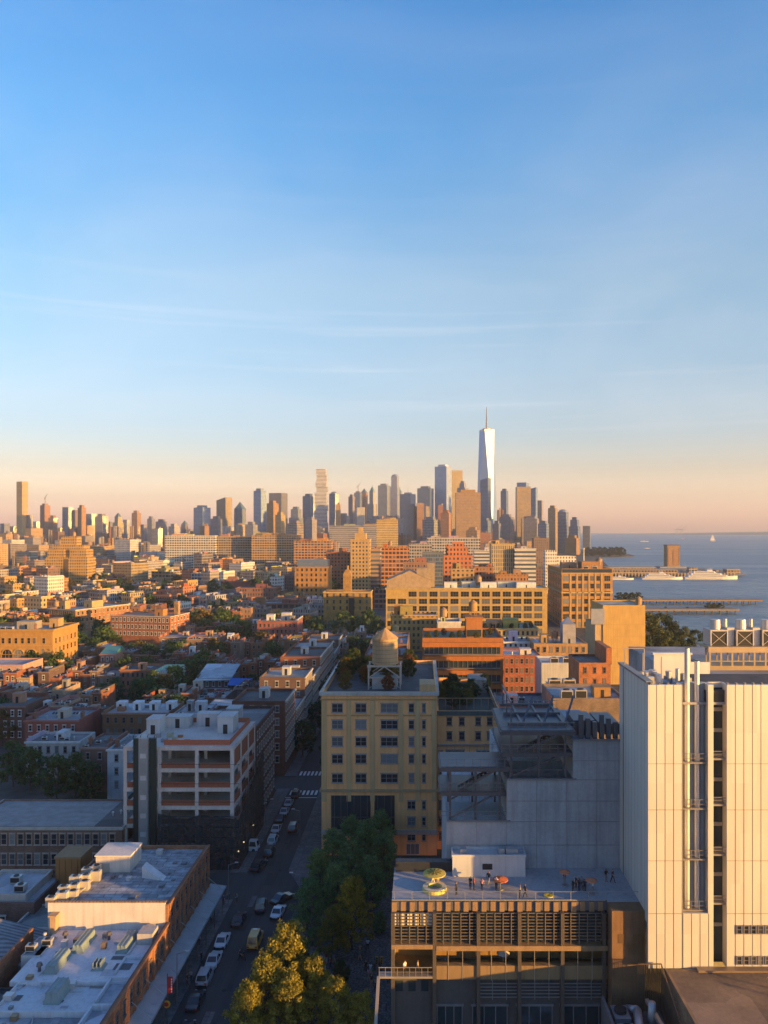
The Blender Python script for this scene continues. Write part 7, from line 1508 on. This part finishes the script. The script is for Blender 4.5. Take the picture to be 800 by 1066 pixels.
# ---------------------------------------------------------------- people
def person_mesh(pose):
    V, E, Rr = [], [], []
    def v(x, y, z, r): V.append((x, y, z)); Rr.append(r); return len(V) - 1
    dz = 0
    hip = v(0, 0, .95, .15); wa = v(0, 0, 1.12, .135); ch = v(0, .01, 1.33, .165); nk = v(0, 0, 1.48, .06); hd = v(0, .02, 1.6, .10); ht_ = v(0, .02, 1.70, .085)
    E += [(hip, wa), (wa, ch), (ch, nk), (nk, hd), (hd, ht_)]
    st = {'stand': (.0, .0, .05, .05), 'walk': (.26, -.28, -.22, .24), 'talk': (.05, -.05, .25, .0)}[pose]
    for sx, fy, ay in ((-1, st[0], st[2]), (1, st[1], st[3])):
        h = v(sx * .10, 0, .88, .10); k = v(sx * .10, fy * .5 + .03, .48, .065); f = v(sx * .10, fy, .08, .045); t_ = v(sx * .11, fy + .14, .04, .04); E += [(hip, h), (h, k), (k, f), (f, t_)]
        s = v(sx * .20, 0, 1.40, .07); e = v(sx * .25, ay * .5 - .02, 1.13, .05); w_ = v(sx * .24, ay + .06, .90 if pose != 'talk' or sx > 0 else 1.12, .036); hn = v(sx * .23, ay + .10, .80 if pose != 'talk' or sx > 0 else 1.16, .034); E += [(ch, s), (s, e), (e, w_), (w_, hn)]
    me = bpy.data.meshes.new('body'); me.from_pydata(V, E, []); o = bpy.data.objects.new('body', me); C.objects.link(o)
    sk = o.modifiers.new('s', 'SKIN'); sk.use_smooth_shade = True
    for i, r_ in enumerate(Rr): me.skin_vertices[0].data[i].radius = (r_, r_)
    me.skin_vertices[0].data[0].use_root = True
    sb = o.modifiers.new('b', 'SUBSURF'); sb.levels = 1; sb.render_levels = 1
    dg = bpy.context.evaluated_depsgraph_get(); out = bpy.data.meshes.new_from_object(o.evaluated_get(dg)); bpy.data.objects.remove(o)
    out.materials.clear()
    for mn in ('paint', 'cloth', 'cloth', 'cloth'): out.materials.append(M[mn])
    for p_ in out.polygons:
        c = p_.center; arm = abs(c.x) > .19
        p_.material_index = 3 if (c.z > 1.66 or (c.z > 1.56 and c.y < -.02)) else (0 if (c.z > 1.47 or (arm and c.z < 1.2 and c.z > .7)) else (1 if c.z > .98 else (2 if c.z > .09 else 3)))
    return out
SOLID = {}
def solid(c):
    if c not in SOLID: t = NT('cloth_%d' % len(SOLID)); t.P(Base_Color=(*c, 1), Roughness=.85); SOLID[c] = t.mat
    return SOLID[c]
PM = [person_mesh(p_) for p_ in ('stand', 'walk', 'talk')]
SK = [(.42, .25, .17), (.50, .32, .23), (.20, .11, .07)]
CL = {'black': (.015, .015, .018), 'white': (.65, .64, .62), 'red': (.4, .04, .035), 'blue': (.04, .09, .22), 'grey': (.2, .2, .21), 'tan': (.42, .30, .18), 'navy': (.02, .03, .06), 'pink': (.55, .28, .26), 'green': (.06, .14, .07)}
pr = random.Random(17)
def person(x, y, z, top, leg, label, pose=None, rz=None, group=None, desc=None):
    me = PM[pr.randrange(3) if pose is None else pose]; o = put('person', me, None, None, (x, y, z), pr.random() * 6.28 if rz is None else rz); o.scale = [pr.uniform(.96, 1.06)] * 3
    for i, c in enumerate((SK[pr.randrange(3)], CL[top], CL[leg], [(.02, .015, .01), (.06, .035, .02), (.25, .16, .07)][pr.randrange(3)])): o.material_slots[i].link = 'OBJECT'; o.material_slots[i].material = solid(c)
    tag(o, label, 'person', group)
    if desc: AUTO.append((o, desc, 1))
    return o
def terr(px, py, z=TZ + .005): Y = (H - z) * F / (py - CY); return wx(px, Y), Y, z
def plz(px, py, z=.135): Y = (H - z) * F / (py - CY); return wx(px, Y), Y, z
GT = 'visitors on the museum terrace'
for px, py, top, leg, d in [(490, 926, 'black', 'black', 'person in black in the left group of the terrace'), (493.5, 927, 'red', 'black', 'person in a red top in the left group of the terrace'), (502, 927.5, 'pink', 'navy', 'person in a pink top, right of the left terrace group'), (509, 921, 'black', 'grey', 'person in black beside the orange-red parasol table'), (517, 927, 'white', 'navy', 'person in white before the orange-red parasol table'), (475.5, 932, 'navy', 'black', 'lone person in navy near the terrace front railing'),
                            (597, 929, 'black', 'black', 'person in black at left of the dark group under the grey wall'), (600, 925, 'navy', 'black', 'person in navy at back of the dark group'), (603, 928, 'black', 'navy', 'person in black at centre of the dark group'), (606, 926, 'grey', 'black', 'person in grey in the dark group'), (609, 929, 'navy', 'black', 'person in navy at right of the dark group'), (588, 921, 'blue', 'grey', 'person under the left small red parasol'), (617, 930, 'white', 'grey', 'person in white under the right small red parasol'), (631, 918, 'black', 'grey', 'person in black standing by the white side wall, left one'), (638, 919, 'navy', 'black', 'person in navy standing by the white side wall, right one'),
                            (451, 922, 'pink', 'white', 'person in pink sitting area of yellow round bench, left'), (456, 922, 'white', 'tan', 'person in white at the yellow round bench, right'), (541.5, 934.5, 'grey', 'black', 'person in grey at terrace front edge, left of two'), (547, 934.5, 'black', 'black', 'person in black at terrace front edge, right of two')]:
    x, y, z = terr(px, py); person(x, min(y, 104), z, top, leg, d, group=GT)
for px, top, leg, d in ((421.5, 'white', 'black', 'person in white on the small side balcony'), (435, 'tan', 'black', 'person in tan on the small side balcony')): person(wx(px, 97.6), 97.6, 9.855, top, leg, d, group='people on the side balcony')
person(wx(533, 112), 112, 25.105, 'white', 'black', 'person in white on the middle step terrace of the museum')
person(wx(545, 118), 118, 31, 'black', 'navy', 'person in black under the upper steel stairs')
for px, py in ((352, 987), (326, 1006), (331, 1002), (335, 1005), (329, 1012), (334, 1013), (340, 1003), (344, 1008), (348, 1004), (325, 1014), (338, 1011), (375, 994), (383, 989), (381, 1012), (386, 1014), (384, 1021), (390, 1010), (388, 1018), (375, 1000), (391, 1030), (387, 1027)):
    x, y, z = plz(px, py); t_, l_ = pr.choice(['white', 'pink', 'tan', 'grey', 'red', 'green', 'black']), pr.choice(['black', 'navy', 'tan', 'white'])
    person(x, y, z, t_, l_, None, group='people on the plaza', desc='person in %s top and %s trousers on the plaza' % (t_, l_))
for px, py in ((207, 984), (210, 1002), (195, 1026), (199, 1022), (233, 942), (238, 936), (247, 940), (220, 962)):
    x, y, z = plz(px, py); t_, l_ = pr.choice(['white', 'grey', 'blue', 'black']), pr.choice(['black', 'navy'])
    person(max(x, XL0 + .8) if y < 138 else x, y, z if y < 138 else .01, t_, l_, None, group='people on the pavement', desc='person in %s top walking by the market canopy' % t_)
for px, py in ((250, 1000), (254, 1001)): x, y, z = plz(px, py, .006); person(x, y, z, 'black', 'black', 'person in black crossing the roadway, %s of two' % ('left' if px < 252 else 'right'), 1, group='people crossing the road')
# terrace furniture
def parasol(px, py, r_, hh, col, label, seat=None):
    x, y, z = terr(px, py); g = thing('parasol', label, 'parasol', (x, y, z))
    m = MB(); m.cyl(0, 0, 0, hh, .05, n=8); m.cyl(0, 0, 0, .12, .4, n=14); m.build('pole', M['metal'], g, (.3, .3, .3))
    m = MB(); n_ = 14
    for k in range(n_):
        t0, t1 = 2 * math.pi * k / n_, 2 * math.pi * (k + 1) / n_
        a_, b_ = (r_ * math.cos(t0), r_ * math.sin(t0), hh - .16), (r_ * math.cos(t1), r_ * math.sin(t1), hh - .16); m.poly([a_, b_, (0, 0, hh + .06)]); m.poly([(a_[0], a_[1], hh - .28), (b_[0], b_[1], hh - .28), b_, a_]); m.poly([(0, 0, hh + .02), (b_[0], b_[1], hh - .2), (a_[0], a_[1], hh - .2)])
    m.build('canopy', M['cloth'], g, col); return g, x, y, z
g, x, y, z = parasol(452.5, 922, 1.5, 1.8, (.50, .41, .09), 'large yellow parasol with a palm motif on the terrace')
m = MB()
for k in range(9):
    t0 = k * .7; m.poly([(0, 0, 1.89), (1.0 * math.cos(t0), 1.0 * math.sin(t0), 1.8), (.9 * math.cos(t0 + .3), .9 * math.sin(t0 + .3), 1.81)])
m.build('palm_motif', M['cloth'], g, (.10, .09, .02))
g = thing('round_bench', 'pale yellow ring bench under the yellow parasol', 'bench', (x, y - 1.2, z)); m = MB(); m.lathe([(.9, 0), (.9, .42), (1.55, .42), (1.55, 0)], 24); m.build('seat', M['paint'], g, (.62, .54, .16)); m = MB(); m.lathe([(.95, .43), (.95, .5), (1.5, .5), (1.5, .43)], 24); m.build('cushion', M['cloth'], g, (.60, .55, .4))
parasol(521, 926, 1.0, 1.5, (.55, .15, .05), 'orange-red parasol beside the left terrace group'); parasol(588, 922, .72, 2.0, (.52, .20, .10), 'small red parasol, left of the dark terrace group'); parasol(616, 931, .72, 2.0, (.52, .20, .10), 'small red parasol, right of the dark terrace group')
x, y, z = terr(571.5, 932.5); g = thing('floor_disc', 'flat yellow round mat with a hole on the terrace floor', 'mat', (x, y, z)); m = MB(); m.lathe([(.25, .02), (.25, .1), (.62, .1), (.62, 0)], 20); m.build('mat', M['paint'], g, (.60, .50, .06))
# gallery furniture and street bits
g = thing('table', 'green table in the museum gallery behind the slim mullions', 'table', (wx(499, 99.6), 99.6, 9.6)); m = MB(); m.box(-1.2, 1.2, -.4, .4, .72, .78); m.build('table_top', M['paint'], g, (.05, .22, .12))
for sx in (-1, 1):
    for sy in (-.3, .3): m = MB(); m.box(sx * 1.1 - .04, sx * 1.1 + .04, sy - .04, sy + .04, 0, .718); m.build('leg', M['metal'], g, (.2, .2, .2))
g = thing('parasol', 'white parasol in the museum gallery right of the green table', 'parasol', (wx(524, 99.4), 99.4, 9.6)); m = MB(); m.cyl(0, 0, 0, 2.2, .04, n=8); m.build('pole', M['metal'], g, (.5, .5, .5)); m = MB(); m.cyl(0, 0, 1.9, 2.3, .85, .05, n=10); m.build('canopy', M['cloth'], g, (.65, .65, .63))
g = thing('signal_post', 'dark traffic light post with two hooded lamps at plaza edge', 'traffic light', (wx(395, 110), 110, .13)); m = MB(); m.cyl(0, 0, 0, 5.2, .08, n=8); m.build('post', M['metal'], g, (.1, .1, .1))
for x in (-.32, .32):
    m = MB(); m.box(x - .18, x + .18, -.16, .16, 4.2, 5.2); hd_ = m.build('lamp_head', M['metal'], g, (.42, .24, .04)); m = MB()
    for k in range(3): m.tube((x, -.2, 4.38 + k * .32), (x, -.162, 4.38 + k * .32), .1, .1, 10)
    m.build('lens', M['dark'], hd_)
def street_lamp(x, y, label, s_=1, on=False):
    g = thing('street_lamp', label, 'street lamp', (x, y, .13)); m = MB(); m.cyl(0, 0, 0, 7, .09, .06, n=8); m.tube((0, 0, 6.9), (1.7 * s_, 0, 7.4), .05, .04, 6); m.build('post', M['metal'], g, (.22, .23, .24)); m = MB(); m.box(1.4 * s_ - .3, 1.4 * s_ + .3, -.12, .12, 7.3, 7.42); m.build('lamp_head', M['metal'], g, (.5, .5, .5)); return g
for x, y, lab, s_ in ((XL1 - .3, 107.5, 'street lamp rising beside the hanging banner', 1), (XL1 - .3, 136, 'street lamp at the market corner of the crossing', 1), (XL1 - .3, 168, 'street lamp beside the construction scaffold', 1), (XR0 + .3, 162, 'street lamp left of the ochre building', -1), (-20.6, 132, 'street lamp at the grove kerb', -1)): street_lamp(x, y, lab, s_)
for k in range(7):
    x, y = at(250 + k * 6, 900 - k * 6); g = thing('work_light', None, 'work light', (XL0 + .8, 152 + k * 4.5, .13), 0, 'lit bulbs along the scaffold pavement'); m = MB(); m.cyl(0, 0, 0, 2.6, .04, n=6); m.build('post', M['metal'], g, (.3, .3, .3)); m = MB(); m.lathe([(.01, 2.6), (.13, 2.68), (.13, 2.78), (.01, 2.86)], 8); m.build('bulb', M['lit_bulb'] if k in (0, 1, 3) else M['lamp_white'], g); AUTO.append((g, 'small bulb on a post along the scaffold pavement', 1))
for k in range(10):
    g = thing('bollard', None, 'bollard', (-4.9 - (k % 2) * .0, 100 + k * 3.2, .13), 0, 'bollards along the museum side of the plaza'); m = MB(); m.cyl(0, 0, 0, .95, .12, .1, n=10); m.cyl(0, 0, .95, 1.02, .13, .08, n=10); m.build('post', M['metal'], g, (.2, .2, .2)); g['label'] = 'short grey bollard on the museum side of the plaza'
# unseen blocks added out of view, sized to shade street, market and museum
b = Bld('tall unseen brick block added beside the viewpoint to shade the market roofs', 'building', 62.5, 3, 35, 32, 44, 0, (.25, .14, .09), 'brick', (.2, .2, .2)); rowwin(b, 'L', 6, 6); b.close()
b = Bld('narrow unseen brick block added beyond the machine yard to shade the lower market roofs', 'building', 82, 35.2, 4, 5, 24.5, 0, (.25, .14, .09), 'brick', (.2, .2, .2)); rowwin(b, 'L', 3, 6); b.close()
b = Bld('long low unseen brick block added beyond the machine yard to shade the museum base', 'building', 99, 49.8, 10, 5.0, 20, 0, (.25, .14, .09), 'brick', (.2, .2, .2)); rowwin(b, 'L', 5, 4); b.close()

# ---------------------------------------------------------------- labels for the repeated things: by look, then by what stands next to them
MARKS = [(45, 685, 'the arched ochre building'), (80, 640, 'the sunlit-sided brick block'), (150, 655, 'the red brick school'), (196, 670, 'the tan brick terrace'), (288, 660, 'the six-row red brick block'), (222, 700, 'the blue-roofed porch house'), (248, 707, 'the blue tarpaulin'), (195, 800, 'the concrete frame'), (140, 735, 'the white roof sheds'), (340, 690, 'the red gable'), (362, 628, 'the golden brick hall'), (325, 605, 'the blue-roofed orange block'), (375, 580, 'the beige stepped tower'), (215, 572, 'the long warehouse'), (69, 585, 'the golden stepped block'), (245, 610, 'the red brick hall'), (400, 740, 'the ochre corner building'), (485, 690, 'the terracotta house'), (405, 585, 'the orange warehouse'), (50, 757, 'the white-lintel house'), (20, 750, 'the paired-window house'), (60, 810, 'the garden trees'), (240, 650, 'the bright yellow tree'), (140, 705, 'the orange-brown house'),
         (605, 920, 'the grey wall'), (520, 920, 'the orange-red parasol'), (350, 965, 'the golden birch'), (330, 1005, 'the shrubs'), (385, 1015, 'the balcony stair'), (215, 1000, 'the pale cars'), (186, 1030, 'the red banner'), (235, 930, 'the street crossing'), (690, 650, 'the tan blank wall'), (735, 660, 'the cooling towers'), (630, 577, 'the waterfront towers'), (120, 545, 'the cream pointed tower')]
DIR = lambda dx, dy: ('left of' if dx < 0 else 'right of') if abs(dx) > abs(dy) * 1.3 else ('behind' if dy < 0 else 'in front of')
ORD = ['leftmost', 'second from left', 'third from left', 'fourth from left', 'fifth from left', 'sixth from left', 'seventh from left', 'eighth from left', 'ninth from left', 'tenth from left', 'eleventh from left', 'twelfth from left', 'thirteenth from left', 'fourteenth from left', 'fifteenth from left', 'sixteenth from left']
from collections import defaultdict
grp = defaultdict(list)
for o, d, hh in AUTO:
    if o.location.y < 1: continue
    px, py = project(o, hh * .5 if False else min(hh, 6)); mk_ = min(MARKS, key=lambda q: (q[0] - px) ** 2 + ((q[1] - py) * 1.6) ** 2)
    grp['%s, %s %s' % (d, DIR(px - mk_[0], py - mk_[1]), mk_[2])].append((px, o))
def words(s): return len(s.split())
for lab, ls in grp.items():
    ls.sort(key=lambda q: q[0]); n_ = len(ls)
    for k, (px, o) in enumerate(ls):
        s_ = lab
        if n_ > 1:
            s_ = '%s, %s' % (lab, 'rightmost' if k == n_ - 1 else ORD[min(k, 15)])
        w_ = s_.split()
        while len(w_) > 16:                                      # drop the weakest words first
            for drop in ('building,', 'the', 'with', 'house,', 'village', 'top'):
                if drop in w_: w_.remove(drop); break
            else: break
        o['label'] = ' '.join(w_)
